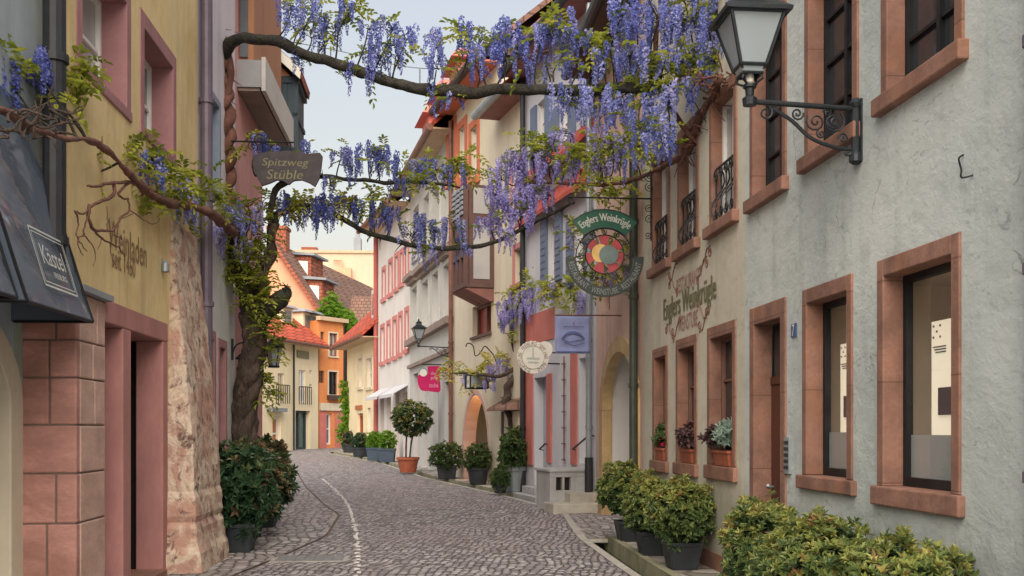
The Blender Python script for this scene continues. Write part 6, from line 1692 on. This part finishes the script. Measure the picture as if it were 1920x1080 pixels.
# scrolled bracket with small lantern over the arched door
o = F5.p(F5.pu(934), 0, F5.pz(934, 668))
n5 = Vector((F5.n.x, F5.n.y, 0)); u5v = Vector((F5.u.x, F5.u.y, 0))
S6 = empty("scrolled_lantern_bracket", o, "thin scrolled iron bracket with a small box lantern above the arched door", "lantern")
M = PM(o, n5 * -1, (-u5v.x, -u5v.y, 0)); s = 26 / FPX
mb = MB()
def pl_(L_): return [M @ Vector(((x - 934) * s, -(y - 668) * s, 0)) for x, y in L_]
mb.tube(smooth_path(pl_([(934, 690), (926, 668), (918, 658), (908, 650), (900, 662), (890, 668), (886, 650), (876, 645), (872, 652)]), 5), .014, 6)
mb.tube(smooth_path(pl_([(930, 692), (912, 676), (900, 690), (892, 700)]), 5), .012, 6)
br = mb.build("bracket", "dark_iron", S6)
c = M @ Vector(((893 - 934) * s, -(716 - 668) * s, 0)); Mr = PM(c, -n5, (-u5v.x, -u5v.y, 0))
mb = MB(); a, b = 17 * s, 12 * s
for x in (-a, a):
    for z in (-a, a): mb.tube([Mr @ Vector((x, -b, z)), Mr @ Vector((x, b, z))], .016, 4)
for y in (-b, b):
    for p, q_ in (((-a, -a), (a, -a)), ((a, -a), (a, a)), ((a, a), (-a, a)), ((-a, a), (-a, -a))): mb.tube([Mr @ Vector((p[0], y, p[1])), Mr @ Vector((q_[0], y, q_[1]))], .016, 4)
mb.tube([Mr @ Vector((0, b, 0)), Mr @ Vector((0, b + .22, 0))], .012, 5)
ln = mb.build("lantern_frame", "dark_iron", S6)
mb = MB(); mb.bx((0, 0, 0), (a * 1.9, b * 1.9, a * 1.9), Mr); mb.build("lantern_glass", "lamp_glass", ln)

# ------------------------------------------------------------------ wisteria
def raceme(mb, R, top, L, r, n, tone):
    sw = Vector((R.uniform(-.06, .06), R.uniform(-.06, .06), 0))
    for i in range(n):
        t = (i + R.random()) / n
        rad = r * (1 - .82 * t) * (.55 + .45 * min(1, t * 6))
        a = R.uniform(0, 6.283); q = math.sqrt(R.uniform(.25, 1))
        p = top + Vector((rad * q * math.cos(a), rad * q * math.sin(a), -t * L)) + sw * t * t
        s = lerp(.034, .018, t) * R.uniform(.8, 1.2)
        d = (Vector((math.cos(a), math.sin(a), R.uniform(-.3, .5))) + rdir(R) * .5).normalized()
        u = d.orthogonal().normalized(); v = d.cross(u); c0 = R.uniform(0, 3.1); u, v = u * math.cos(c0) + v * math.sin(c0), v * math.cos(c0) - u * math.sin(c0)
        tn = min(1, max(0, tone + R.uniform(-.22, .22) + .22 * (q - .75) - .12 * t))
        mb.add([p - u * s * .5, p + v * s * .45 + d * s * .3, p + u * s * .5, p - v * s * .45 + d * s * .15], [(0, 1, 2), (0, 2, 3)], tn)
def compound_leaf(mb, R, p, d, L, tone):
    d = d.normalized(); s = d.cross(Vector((0, 0, 1)))
    if s.length < .01: s = Vector((1, 0, 0))
    s.normalize(); n = 4
    for i in range(n):
        c = p + d * L * (i + .6) / n - Vector((0, 0, .12 * L * (i / n) ** 2 * 3))
        for sg in (-1, 1):
            leaf(mb, c, d * .55 + s * sg + Vector((0, 0, R.uniform(-.35, .1))), Vector((0, 0, 1)) + rdir(R) * .4, L * .42, L * .20, min(1, max(0, tone + R.uniform(-.15, .15))))
    leaf(mb, p + d * L - Vector((0, 0, .3 * L)), d - Vector((0, 0, .4)), Vector((0, 0, 1)), L * .42, L * .20, tone)
BR = random.Random(101)
def nearest(path, q):
    return min(path, key=lambda p: (p - q).length)
def twig_to(mb, R, a, b, r0, r1):
    m = (a + b) / 2 + rdir(R) * (b - a).length * .16
    mb.tube(smooth_path([a, a * .7 + m * .3 + rdir(R) * .03, m, b], 3), [lerp(r0, r1, i / 9) for i in range(10)], 5)
def blossom(branch, path, px, py, Y, wpx, hpx, n, lilac=False, lv=2, tone=.35, Lm=1.0, tw=True, mat=None):
    """one flowering tuft: a twig leaving the branch, its hanging racemes and a few young leaves"""
    R = random.Random(int(px * 7 + py * 13)); s = Y / FPX
    c = P(px, py, Y)
    w, h = wpx * s, hpx * s
    mb = MB(); tm = MB()
    a = nearest(path, c) if path else c
    hub = c + Vector((0, 0, h * .1))
    if tw: twig_to(tm, R, a, hub, .014, .008)
    n = max(2, round(n * (.82 if px > 1050 or py < 240 else 1.2)))
    for i in range(n):
        L = R.choice((R.uniform(.12, .24), R.uniform(.2, .38), R.uniform(.34, .52))) * Lm
        top = c + Vector((R.uniform(-.5, .5) * w, R.uniform(-.5, .5) * max(w, .5) * .9, R.uniform(-.5, .5) * max(0, h - L) + L * .5))
        raceme(mb, R, top, L, R.uniform(.045, .068), int(95 * L / .3), tone + .10 + R.uniform(-.2, .28))
        if tw and R.random() < .6: twig_to(tm, R, hub + rdir(R) * .03, top + Vector((0, 0, .01)), .006, .003)
    o = mb.build("blossom_cluster", mat or ("petal_lilac" if lilac else "petal"), branch)
    if tw: tm.build("twig", "bark_dark", branch, smooth=True)
    if lv:
        lm = MB()
        for i in range(lv * 3):
            p = c + Vector((R.uniform(-.5, .5) * w, R.uniform(-.5, .5) * w, R.uniform(-.1, .55) * h))
            compound_leaf(lm, R, p, rdir(R) + Vector((0, 0, .3)), R.uniform(.14, .24), R.uniform(.1, .6))
        lm.build("leaf_cluster", "leaf_wisteria", branch)
def leafy(branch, px, py, Y, wpx, hpx, n, tone=.45, L=.22, name="leaf_cluster"):
    n = int(n * 1.6)
    R = random.Random(int(px * 3 + py * 5)); s = Y / FPX; c = P(px, py, Y); mb = MB()
    for i in range(n):
        p = c + Vector((R.uniform(-.5, .5) * wpx * s, R.uniform(-.5, .5) * wpx * s, R.uniform(-.5, .5) * hpx * s))
        compound_leaf(mb, R, p, rdir(R) + Vector((0, 0, .25)), L * R.uniform(.7, 1.2), tone + R.uniform(-.3, .3))
    mb.build(name, "leaf_wisteria", branch)
def gnarl(mb, a):                           # knots and fissures along the stem
    mb.v = [tuple(Vector(v) + noise.noise_vector(Vector((v[0] * 14, v[1] * 14, v[2] * 5))) * a + noise.noise_vector(Vector(v) * 34) * a * .45) for v in mb.v]
def branch_of(root, pts, r, mat="bark_dark", name="branch", rough=.25, n=8):
    path = smooth_path(pts, 7); m = len(path)
    rr = []
    for i in range(m):
        t = i / (m - 1) * (len(r) - 1); k = min(int(t), len(r) - 2)
        rr.append(lerp(r[k], r[k + 1], t - k) * (1 + rough * noise.noise(path[i] * 4)))
    pth = [p + Vector((noise.noise(p * 3), noise.noise(p * 3 + Vector((9, 0, 0))), noise.noise(p * 3 + Vector((0, 9, 0))))) * rr[i] * .9 for i, p in enumerate(path)]
    mb = MB(); mb.tube(pth, rr, n + 2)
    for k in range(2, m - 2, 3):                # short spurs and side shoots
        if BR.random() < .6:
            d = rdir(BR); L = BR.uniform(.04, .22); q = pth[k]
            mb.tube([q, q + d * L * .5 + rdir(BR) * .02, q + d * L], [rr[k] * .4, max(.004, rr[k] * .2), .003], 5)
    v_ = MB(); v_.v = mb.v; gnarl(v_, .2 * max(r)); mb.v = v_.v
    return mb.build(name, mat, root, smooth=True), pth

# --- big vine on the left: twisted trunk, two branches over the street, one along the yellow wall
W1 = empty("wisteria_vine", P(462, 905, 15.4) * 1.0, "huge old wisteria with twisted trunk on the left, its flowering branches spanning the street", "climbing plant", "wisteria vines over the street")
def ropes(root, pts, r, R0, k, turns, mat, name, K=5):
    path = smooth_path(pts, K * 4); m = len(path); mb = MB()
    for j in range(k):
        pp = []
        for i, p in enumerate(path):
            t = i / (m - 1); a = 2 * math.pi * (j / k + turns * t); rad = lerp(R0[0], R0[1], t) * (1 + .2 * noise.noise(p * 2 + Vector((j * 5, 0, 0))))
            pp.append(p + Vector((math.cos(a) * rad, math.sin(a) * rad, .4 * rad * noise.noise(p * 3))))
        mb.tube(pp, [lerp(r[0], r[1], i / (m - 1)) * (1 + .28 * noise.noise(q * 5 + Vector((0, j * 3, 0)))) for i, q in enumerate(pp)], 14)
    gnarl(mb, .022 * min(1, r[0] / .09))
    return mb.build(name, mat, root, smooth=True)
tY = 15.4
tr = ropes(W1, [P(460, 905, tY), P(460, 830, tY), P(458, 770, tY), P(470, 700, tY - .1), P(478, 640, tY - .1), P(470, 590, tY - .1)], (.105, .09), (.105, .09), 5, 1.4, "bark", "trunk")
ropes(W1, [P(478, 600, tY - .1), P(468, 560, tY), P(455, 510, tY), P(438, 460, 15.2), P(424, 415, 15.1), P(424, 370, 15.0)], (.10, .07), (.08, .05), 3, 1.3, "bark", "trunk")
ropes(W1, [P(424, 400, 15.0), P(424, 330, 15.0), P(424, 250, 14.9), P(420, 170, 14.9), P(416, 110, 14.9)], (.092, .078), (.064, .058), 2, 4.2, "bark_red", "trunk")
branch_of(W1, [P(418, 190, 14.85), P(432, 150, 14.8), P(424, 90, 14.9), P(410, 40, 14.9), P(392, -40, 14.9)], [.045, .055, .04, .035], "bark_red", "trunk")
branch_of(W1, [P(474, 625, tY), P(492, 592, tY - .1), P(514, 565, tY - .2), P(530, 547, tY - .25), P(536, 541, tY - .27)], [.10, .11, .12, .10, .04], "bark_dark", "cut_limb", .4, 10)
branch_of(W1, [P(470, 600, tY), P(490, 520, 15.4), P(505, 470, 15.4), P(515, 420, 15.4)], [.11, .10, .08, .06], "bark", "limb")
m1, p1 = branch_of(W1, [P(414, 115, 14.9), P(432, 84, 14.7), P(490, 74, 14.4), P(560, 95, 14.1), P(650, 126, 13.8), P(745, 156, 13.5), P(830, 172, 13.2), P(950, 170, 12.9), P(1090, 170, 12.6), P(1180, 166, 12.4), P(1280, 157, 12.25), P(1345, 150, 12.0)], [.075, .078, .08, .07, .068, .066, .075, .068, .066, .06, .04, .02])
m4, p4 = branch_of(W1, [P(512, 420, 15.4), P(520, 402, 15.4), P(570, 388, 15.5), P(625, 400, 15.7), P(700, 440, 15.9), P(800, 463, 16.2), P(900, 462, 16.4), P(965, 437, 16.6), P(1030, 402, 16.8), P(1078, 380, 17.0)], [.08, .06, .045, .04, .04, .036, .036, .034, .03, .012])
m2, p2 = branch_of(W1, [P(500, 400, 15.2), P(530, 345, 15.1), P(600, 332, 15.2), P(660, 337, 15.4), P(720, 343, 15.6), P(800, 341, 15.9), P(862, 352, 16.2)], [.05, .045, .035, .032, .03, .028, .012])
def PW(px, py, n=.16):                      # a point just in front of the yellow house's front
    return FL.p(FL.pu(px, n), n, FL.pz(px, py, n))
ml, plf = branch_of(W1, [P(440, 440, 15.0), PW(400, 405, .3), PW(345, 385), PW(300, 372), PW(262, 345), PW(235, 318), PW(205, 285), PW(175, 262), PW(120, 258, .2), PW(60, 240, .25), PW(20, 215, .25), PW(-60, 180, .25)], [.06, .05, .042, .036, .042, .026, .036, .022, .02, .024, .028, .03], "bark_red", "branch", .9)
# bare twigs hanging off the wall branch
tw = MB()
def tpath(L_, Y, r0, r1):
    pp = smooth_path([PW(x, y, .14) for x, y in L_], 4); k = len(pp)
    tw.tube([p + rdir(BR) * .006 for p in pp], [lerp(r0, r1, i / (k - 1)) for i in range(k)], 6)
for L_, r0, r1 in (([(290, 360), (255, 345), (215, 342), (180, 350), (165, 348)], .03, .012), ([(215, 342), (212, 365), (190, 378), (172, 385), (160, 400), (140, 396)], .026, .008), ([(168, 385), (166, 410), (175, 430), (195, 432), (215, 430), (225, 410), (242, 395), (240, 372)], .022, .01),
                   ([(176, 430), (188, 445), (205, 455), (222, 462), (228, 448), (210, 440)], .014, .006), ([(222, 462), (232, 478), (234, 490)], .009, .004), ([(165, 405), (158, 425), (157, 440), (170, 455), (180, 475), (175, 500)], .012, .004), ([(158, 440), (146, 450), (150, 470), (156, 478)], .009, .004),
                   ([(140, 396), (147, 415), (143, 440), (155, 462), (163, 472)], .012, .004), ([(200, 432), (202, 410), (200, 385)], .009, .004), ([(225, 410), (255, 400)], .008, .003), ([(190, 445), (184, 470)], .007, .003), ([(206, 456), (212, 490), (222, 495)], .007, .003), ([(245, 395), (270, 412), (290, 420), (300, 410)], .008, .004), ([(240, 345), (222, 362), (230, 372), (240, 372)], .018, .01)):
    tpath(L_, 9.75, r0 * .72, r1 * .8)
tw.build("twig", "bark_red", W1, smooth=True)
tw = MB()
for i in range(95):       # tangle round the left end of the wall branch and the trunk's fork
    if i < 26: a = PW(BR.uniform(5, 125), BR.uniform(200, 262), BR.uniform(.2, .4)); b = a + Vector((BR.uniform(-.25, .25), BR.uniform(-.2, .2), BR.uniform(-.12, .3)))
    else: a = P(BR.uniform(395, 500), BR.uniform(380, 520), BR.uniform(14.7, 15.3)); b = a + Vector((BR.uniform(-.35, .35), BR.uniform(-.3, .2), BR.uniform(-.35, .3)))
    twig_to(tw, BR, a, b, .013, .004)
tw.build("tangled_twigs", "bark", W1, smooth=True)

U = lambda L_, br, pth, **kw: [blossom(br, pth, *a, **kw) for a in L_]
# upper branch (Y between 14.4 and 12)
U([(545, 30, 14.2, 46, 60, 8), (588, 25, 14.1, 40, 60, 8), (560, 60, 14.2, 30, 60, 4), (585, 75, 14.1, 40, 60, 6)], m1, p1, tone=.12, lv=1)
U([(558, 118, 14.1, 16, 50, 2), (612, 55, 13.9, 40, 50, 5), (628, 65, 13.9, 30, 60, 4), (656, 30, 13.8, 36, 70, 7), (690, 60, 13.7, 40, 60, 6), (700, 95, 13.6, 46, 50, 8), (735, 70, 13.5, 30, 60, 5), (762, 80, 13.5, 44, 50, 7), (690, 150, 13.6, 24, 40, 3), (655, 150, 13.7, 16, 30, 2),
   (742, 110, 13.5, 40, 50, 5), (715, 125, 13.5, 40, 40, 4)], m1, p1, tone=.08, lv=1)
U([(815, 100, 13.2, 36, 60, 8), (818, 135, 13.2, 40, 40, 6), (880, 75, 13.0, 50, 56, 11), (905, 95, 13.0, 50, 56, 9), (940, 70, 12.9, 48, 56, 11), (972, 80, 12.9, 40, 60, 9), (945, 120, 12.9, 46, 50, 9), (890, 125, 13.0, 50, 50, 8), (1015, 75, 12.7, 60, 60, 13), (1050, 65, 12.7, 56, 60, 13), (1080, 90, 12.6, 46, 66, 11), (1050, 120, 12.7, 50, 46, 7),
   (1000, 130, 12.8, 50, 40, 5), (825, 190, 13.2, 36, 36, 4), (855, 190, 13.1, 30, 34, 3)], m1, p1, tone=.16, lv=1)
U([(1165, 40, 12.2, 50, 74, 14), (1195, 60, 12.2, 60, 80, 16), (1235, 45, 12.1, 60, 80, 14), (1265, 60, 12.0, 56, 80, 14), (1300, 50, 11.9, 60, 80, 14), (1330, 70, 11.6, 50, 90, 12), (1180, 115, 12.3, 60, 70, 12), (1215, 125, 12.2, 60, 80, 14), (1130, 105, 12.4, 50, 56, 9), (1110, 130, 12.5, 50, 50, 8), (1150, 135, 12.4, 50, 50, 8), (1265, 125, 12.1, 50, 60, 7),
   (1295, 110, 11.9, 50, 70, 8), (1340, 120, 11.6, 36, 90, 9), (1320, 150, 11.7, 30, 60, 5), (1285, 10, 11.9, 70, 50, 9), (1215, 5, 12.1, 80, 50, 9), (1345, 25, 11.6, 50, 60, 8)], m1, p1, tone=.22, lv=1)
U([(1140, 205, 12.4, 56, 76, 15), (1115, 205, 12.5, 44, 60, 9), (1075, 195, 12.6, 44, 60, 7), (1160, 215, 12.4, 40, 70, 10), (1215, 205, 12.2, 50, 66, 10), (1250, 200, 12.1, 40, 66, 8), (1285, 185, 12.0, 36, 70, 9), (1050, 200, 12.7, 36, 50, 5), (1198, 245, 12.2, 40, 60, 8), (1225, 260, 12.1, 44, 56, 9), (1255, 265, 12.0, 36, 60, 7), (1195, 280, 12.2, 40, 50, 7)], m1, p1, tone=.26, lv=1)
for a in ((1040, 52, 12.7, 50, 24, 10), (1112, 75, 12.5, 30, 26, 7), (1250, 130, 12.1, 40, 30, 8), (1290, 145, 12.0, 44, 24, 8), (1330, 85, 11.7, 24, 30, 5), (1210, 160, 12.3, 40, 24, 7), (1200, 240, 12.2, 40, 26, 7), (880, 60, 13, 50, 20, 7), (660, 18, 13.8, 40, 30, 7), (1300, 25, 11.9, 60, 40, 9)): leafy(m1, *a)
# middle branch on the left and the lower one
U([(500, 285, 15.1, 46, 40, 6), (585, 290, 15.1, 36, 36, 4), (640, 300, 15.3, 40, 50, 7), (665, 320, 15.4, 36, 40, 4), (690, 298, 15.5, 44, 56, 8), (715, 305, 15.6, 30, 50, 5), (750, 318, 15.7, 30, 40, 4), (782, 322, 15.8, 50, 40, 7), (815, 325, 16, 50, 44, 7), (850, 335, 16.1, 46, 50, 7), (745, 355, 15.7, 40, 34, 4), (620, 350, 15.2, 24, 40, 3)], m2, p2, tone=.2, lv=1)
for a in ((855, 318, 16.1, 50, 36, 10), (780, 345, 15.8, 50, 24, 6), (735, 360, 15.7, 40, 24, 6), (880, 300, 16.2, 40, 40, 8)): leafy(m2, *a)
U([(540, 395, 15.4, 46, 44, 9), (580, 405, 15.5, 44, 40, 8), (612, 392, 15.6, 40, 46, 9), (605, 415, 15.6, 40, 36, 6), (655, 390, 15.8, 50, 40, 8), (680, 400, 15.8, 50, 44, 9), (715, 405, 15.9, 36, 50, 6), (735, 415, 16, 30, 40, 5)], m4, p4, tone=.0, lv=1)
U([(790, 432, 16.2, 50, 46, 9), (770, 450, 16.1, 40, 40, 5), (815, 440, 16.3, 40, 40, 7), (850, 435, 16.3, 40, 40, 6), (795, 478, 16.2, 40, 30, 4), (870, 470, 16.4, 30, 30, 3)], m4, p4, tone=.28, lv=1, lilac=False)
U([(915, 425, 16.5, 56, 44, 9), (950, 395, 16.6, 60, 60, 12), (985, 380, 16.7, 60, 60, 12), (945, 452, 16.5, 46, 40, 6), (975, 415, 16.6, 50, 50, 8), (1020, 372, 16.8, 50, 50, 9), (930, 370, 16.5, 44, 56, 8)], m4, p4, tone=.4, lv=1, lilac=True)
for a in ((560, 376, 15.5, 60, 22, 9), (630, 375, 15.7, 50, 26, 9), (690, 375, 15.8, 40, 24, 7), (545, 385, 15.4, 40, 40, 8)): leafy(m4, *a, tone=.7)
# flowers along the wall branch and the fork
U([(140, 340, 9.2, 36, 44, 6), (280, 320, 10.6, 40, 40, 7)], ml, plf, tone=.15, lv=0)
U([(335, 375, 11.8, 50, 70, 11), (355, 395, 12.2, 46, 56, 8), (440, 410, 14.6, 50, 50, 6), (460, 430, 14.8, 40, 60, 6)], ml, plf, tone=.35, lv=0, lilac=False)
U([(60, 135, 8.0, 70, 50, 9), (30, 175, 7.8, 36, 50, 6), (85, 150, 8.2, 50, 60, 8), (112, 200, 8.5, 20, 50, 3)], ml, plf, tone=.0, lv=0)
for a in ((250, 290, 10.2, 34, 80, 14), (295, 300, 10.8, 60, 50, 14), (320, 345, 11.4, 80, 50, 18), (270, 385, 10.6, 50, 50, 14), (375, 345, 12.4, 50, 60, 14), (400, 380, 13.4, 50, 70, 14), (150, 150, 8.6, 50, 70, 14), (30, 130, 7.8, 60, 60, 10), (110, 170, 8.3, 40, 60, 8), (170, 300, 9.2, 40, 50, 9), (440, 390, 14.5, 50, 40, 8), (365, 430, 12.8, 40, 30, 6)): leafy(ml, *a, tone=.4, L=.19)
U([(485, 275, 15.1, 40, 30, 5), (500, 300, 15.2, 30, 30, 3)], W1, [P(480, 330, 15.1)], tone=.1, lv=1)
for a in ((490, 395, 15.2, 50, 60, 10), (505, 590, 15.3, 40, 40, 9), (500, 700, 15.3, 26, 60, 9), (503, 740, 15.3, 24, 50, 8), (470, 440, 15.1, 60, 60, 8), (455, 270, 15, 24, 24, 4), (500, 495, 15.3, 30, 50, 8)): leafy(W1, *a, tone=.5, L=.2)

U([(415, 430, 14.4, 50, 60, 6), (400, 455, 14.2, 40, 40, 4), (470, 410, 14.9, 40, 50, 5), (455, 470, 14.9, 30, 40, 4)], W1, [P(450, 450, 15.1)], tone=.45, lv=1, lilac=True)
for a in ((430, 480, 14.7, 60, 50, 12), (475, 540, 15.0, 40, 60, 9), (445, 530, 14.9, 40, 40, 7), (515, 610, 15.0, 30, 40, 7), (420, 400, 14.6, 60, 50, 14), (480, 450, 15.0, 60, 80, 12), (500, 540, 15.1, 40, 60, 9), (460, 500, 15.0, 50, 70, 10), (495, 610, 15.1, 40, 40, 8), (505, 655, 15.2, 30, 50, 8)): leafy(W1, *a, tone=.4, L=.2)
# --- vine on the tavern and portal house
W2 = empty("wisteria_vine", FR.p(FR.pu(1290), .3, 4.4), "wisteria spreading along the tavern's upper wall towards the round wine sign", "climbing plant", "wisteria vines over the street")
v1, q1 = branch_of(W2, [FR.p(FR.pu(1372), .12, FR.pz(1372, 150)), P(1330, 190, 11.9), P(1305, 235, 12.3), P(1290, 285, 12.8), P(1240, 315, 13.8), P(1195, 335, 14.8), P(1140, 345, 15.6), P(1080, 345, 16.2), P(1020, 342, 16.8), P(985, 345, 17.2)], [.05, .05, .045, .04, .034, .03, .028, .026, .022, .01], "bark_red")
v2, q2 = branch_of(W2, [P(1300, 262, 12.5), P(1262, 205, 12.6), P(1235, 150, 12.4), P(1230, 60, 12.2), P(1250, -20, 12.0)], [.035, .03, .03, .025, .02], "bark_red")
tw = MB()
for i in range(46):
    t = BR.random(); c = q1[int(t * 22)]; twig_to(tw, BR, c + rdir(BR) * .1, c + Vector((BR.uniform(-.3, .3), BR.uniform(-.4, .4), BR.uniform(-.35, .25))), .014, .005)
for i in range(16):
    c = P(BR.uniform(1300, 1400), BR.uniform(130, 170), BR.uniform(10.8, 11.9)); twig_to(tw, BR, c, c + Vector((BR.uniform(-.2, .2), BR.uniform(-.3, .3), BR.uniform(-.2, .2))), .012, .004)
tw.build("tangled_twigs", "bark_red", W2, smooth=True)
U([(960, 315, 16.9, 60, 56, 13), (1000, 305, 16.8, 60, 60, 13), (1030, 325, 16.6, 50, 50, 9), (940, 340, 17, 46, 50, 8), (985, 345, 17, 60, 44, 10), (1060, 310, 16.4, 40, 50, 6), (1090, 325, 16.2, 46, 46, 7), (1125, 265, 15.6, 56, 46, 11), (1150, 285, 15.4, 50, 40, 8), (1115, 310, 15.8, 40, 50, 8), (1130, 320, 15.6, 30, 50, 6), (1165, 300, 15.2, 40, 44, 6), (1070, 265, 16, 40, 50, 6), (1035, 275, 16.4, 40, 40, 5)], v1, q1, tone=.38, lv=1, lilac=True)
U([(1215, 300, 14.2, 40, 44, 6), (1250, 290, 13.4, 40, 40, 5), (1190, 310, 14.6, 30, 36, 4)], v1, q1, tone=.3, lv=1)
U([(1400, 5, 10.6, 60, 30, 6), (1440, 8, 10.0, 70, 30, 7), (1480, 15, 9.6, 40, 36, 4)], v2, [P(1400, -20, 10.4)], tone=.05, lv=1)
for a in ((1075, 290, 16, 50, 30, 10), (1150, 275, 15.4, 70, 26, 12), (1035, 270, 16.5, 50, 40, 10), (1010, 270, 16.6, 40, 40, 8), (1120, 360, 15.8, 80, 24, 10), (1165, 355, 15.2, 50, 40, 9), (985, 265, 16.8, 40, 30, 6), (1085, 300, 16.2, 40, 36, 8), (1215, 280, 14.2, 40, 26, 6)): leafy(v1, *a)
# foliage behind the round sign
for a in ((1090, 440, 16.6, 40, 60, 14), (1150, 440, 16.4, 90, 80, 16), (1110, 500, 16.6, 60, 70, 14), (1170, 500, 16.2, 50, 70, 12)): leafy(v1, *a, tone=.4)
U([(1085, 455, 16.7, 30, 40, 4), (1130, 525, 16.6, 50, 50, 6), (1160, 525, 16.4, 30, 40, 4)], v1, [P(1120, 480, 16.6)], tone=.45, lv=0, lilac=True)

# --- wisteria on the cream house
W3 = empty("wisteria_vine", G(*on_ground(962, 905)), "slender wisteria trunk climbing the cream house with lilac clusters above the round white sign", "climbing plant", "wisteria vines over the street")
wY = 24.6
t3, q3 = branch_of(W3, [P(966, 915, wY), P(962, 860, wY), P(960, 800, wY), P(950, 765, wY), P(948, 735, wY), P(962, 712, wY), P(972, 690, wY), P(968, 650, wY), P(962, 610, wY), P(975, 575, wY - .4), P(1020, 545, wY - 2.0), P(1070, 530, wY - 4)], [.09, .085, .08, .08, .1, .085, .09, .09, .08, .06, .045, .02], "bark", "trunk", .35)
b3, r3 = branch_of(W3, [P(965, 690, wY), P(940, 705, wY), P(905, 702, wY + .4), P(870, 700, wY + 1.5), P(835, 700, wY + 3)], [.05, .045, .04, .03, .015], "bark")
U([(950, 585, 24.2, 34, 50, 18), (975, 570, 24, 40, 50, 22), (1000, 560, 23.2, 40, 46, 22), (1025, 552, 22.4, 34, 44, 18), (962, 600, 24.3, 40, 40, 16), (1005, 580, 23, 36, 36, 14), (945, 605, 24.4, 20, 30, 9), (1095, 575, 19.8, 20, 44, 9), (1045, 545, 21.6, 30, 36, 11), (990, 590, 23.6, 36, 30, 11)], t3, q3, tone=.5, lv=1, lilac=True, Lm=1.15)
for a in ((1000, 532, 23.2, 60, 22, 9), (1050, 540, 21.4, 60, 36, 16), (1060, 565, 21, 50, 40, 14), (965, 545, 24, 40, 24, 7), (1085, 545, 20.2, 40, 40, 10), (962, 625, 24.4, 20, 36, 6)): leafy(t3, *a, tone=.6, L=.26)
U([(938, 690, 24.8, 34, 34, 7), (920, 700, 25, 30, 30, 5), (870, 715, 26.2, 26, 36, 4), (915, 722, 25, 30, 26, 4)], b3, r3, tone=.4, lv=0, lilac=True)
for a in ((842, 695, 27.4, 40, 36, 12), (905, 690, 25.4, 36, 44, 12), (935, 672, 24.9, 36, 20, 7), (865, 708, 26.4, 36, 24, 8), (905, 715, 25.4, 40, 20, 6)): leafy(b3, *a, tone=.75, L=.26)
# support wires with hangers above the big branch
WR = empty("support_wire", P(700, 95, 13.7), "thin steel wire strung across the street above the big branch", "wire")
mb = MB(); mb.tube(smooth_path([P(440, 60, 14.7), P(620, 92, 13.9), P(790, 128, 13.4), P(960, 110, 13.0), P(1180, 50, 12.3), FR.p(FR.pu(1290), 0, FR.pz(1290, 10))], 6), .006, 5)
for px, py, y in ((787, 130, 168), (620, 92, 118)): 
    Y = 13.35 if px > 700 else 13.9; mb.tube([P(px, py, Y), P(px, y + 8, Y)], .009, 5)
mb.build("cable", "zinc", WR)
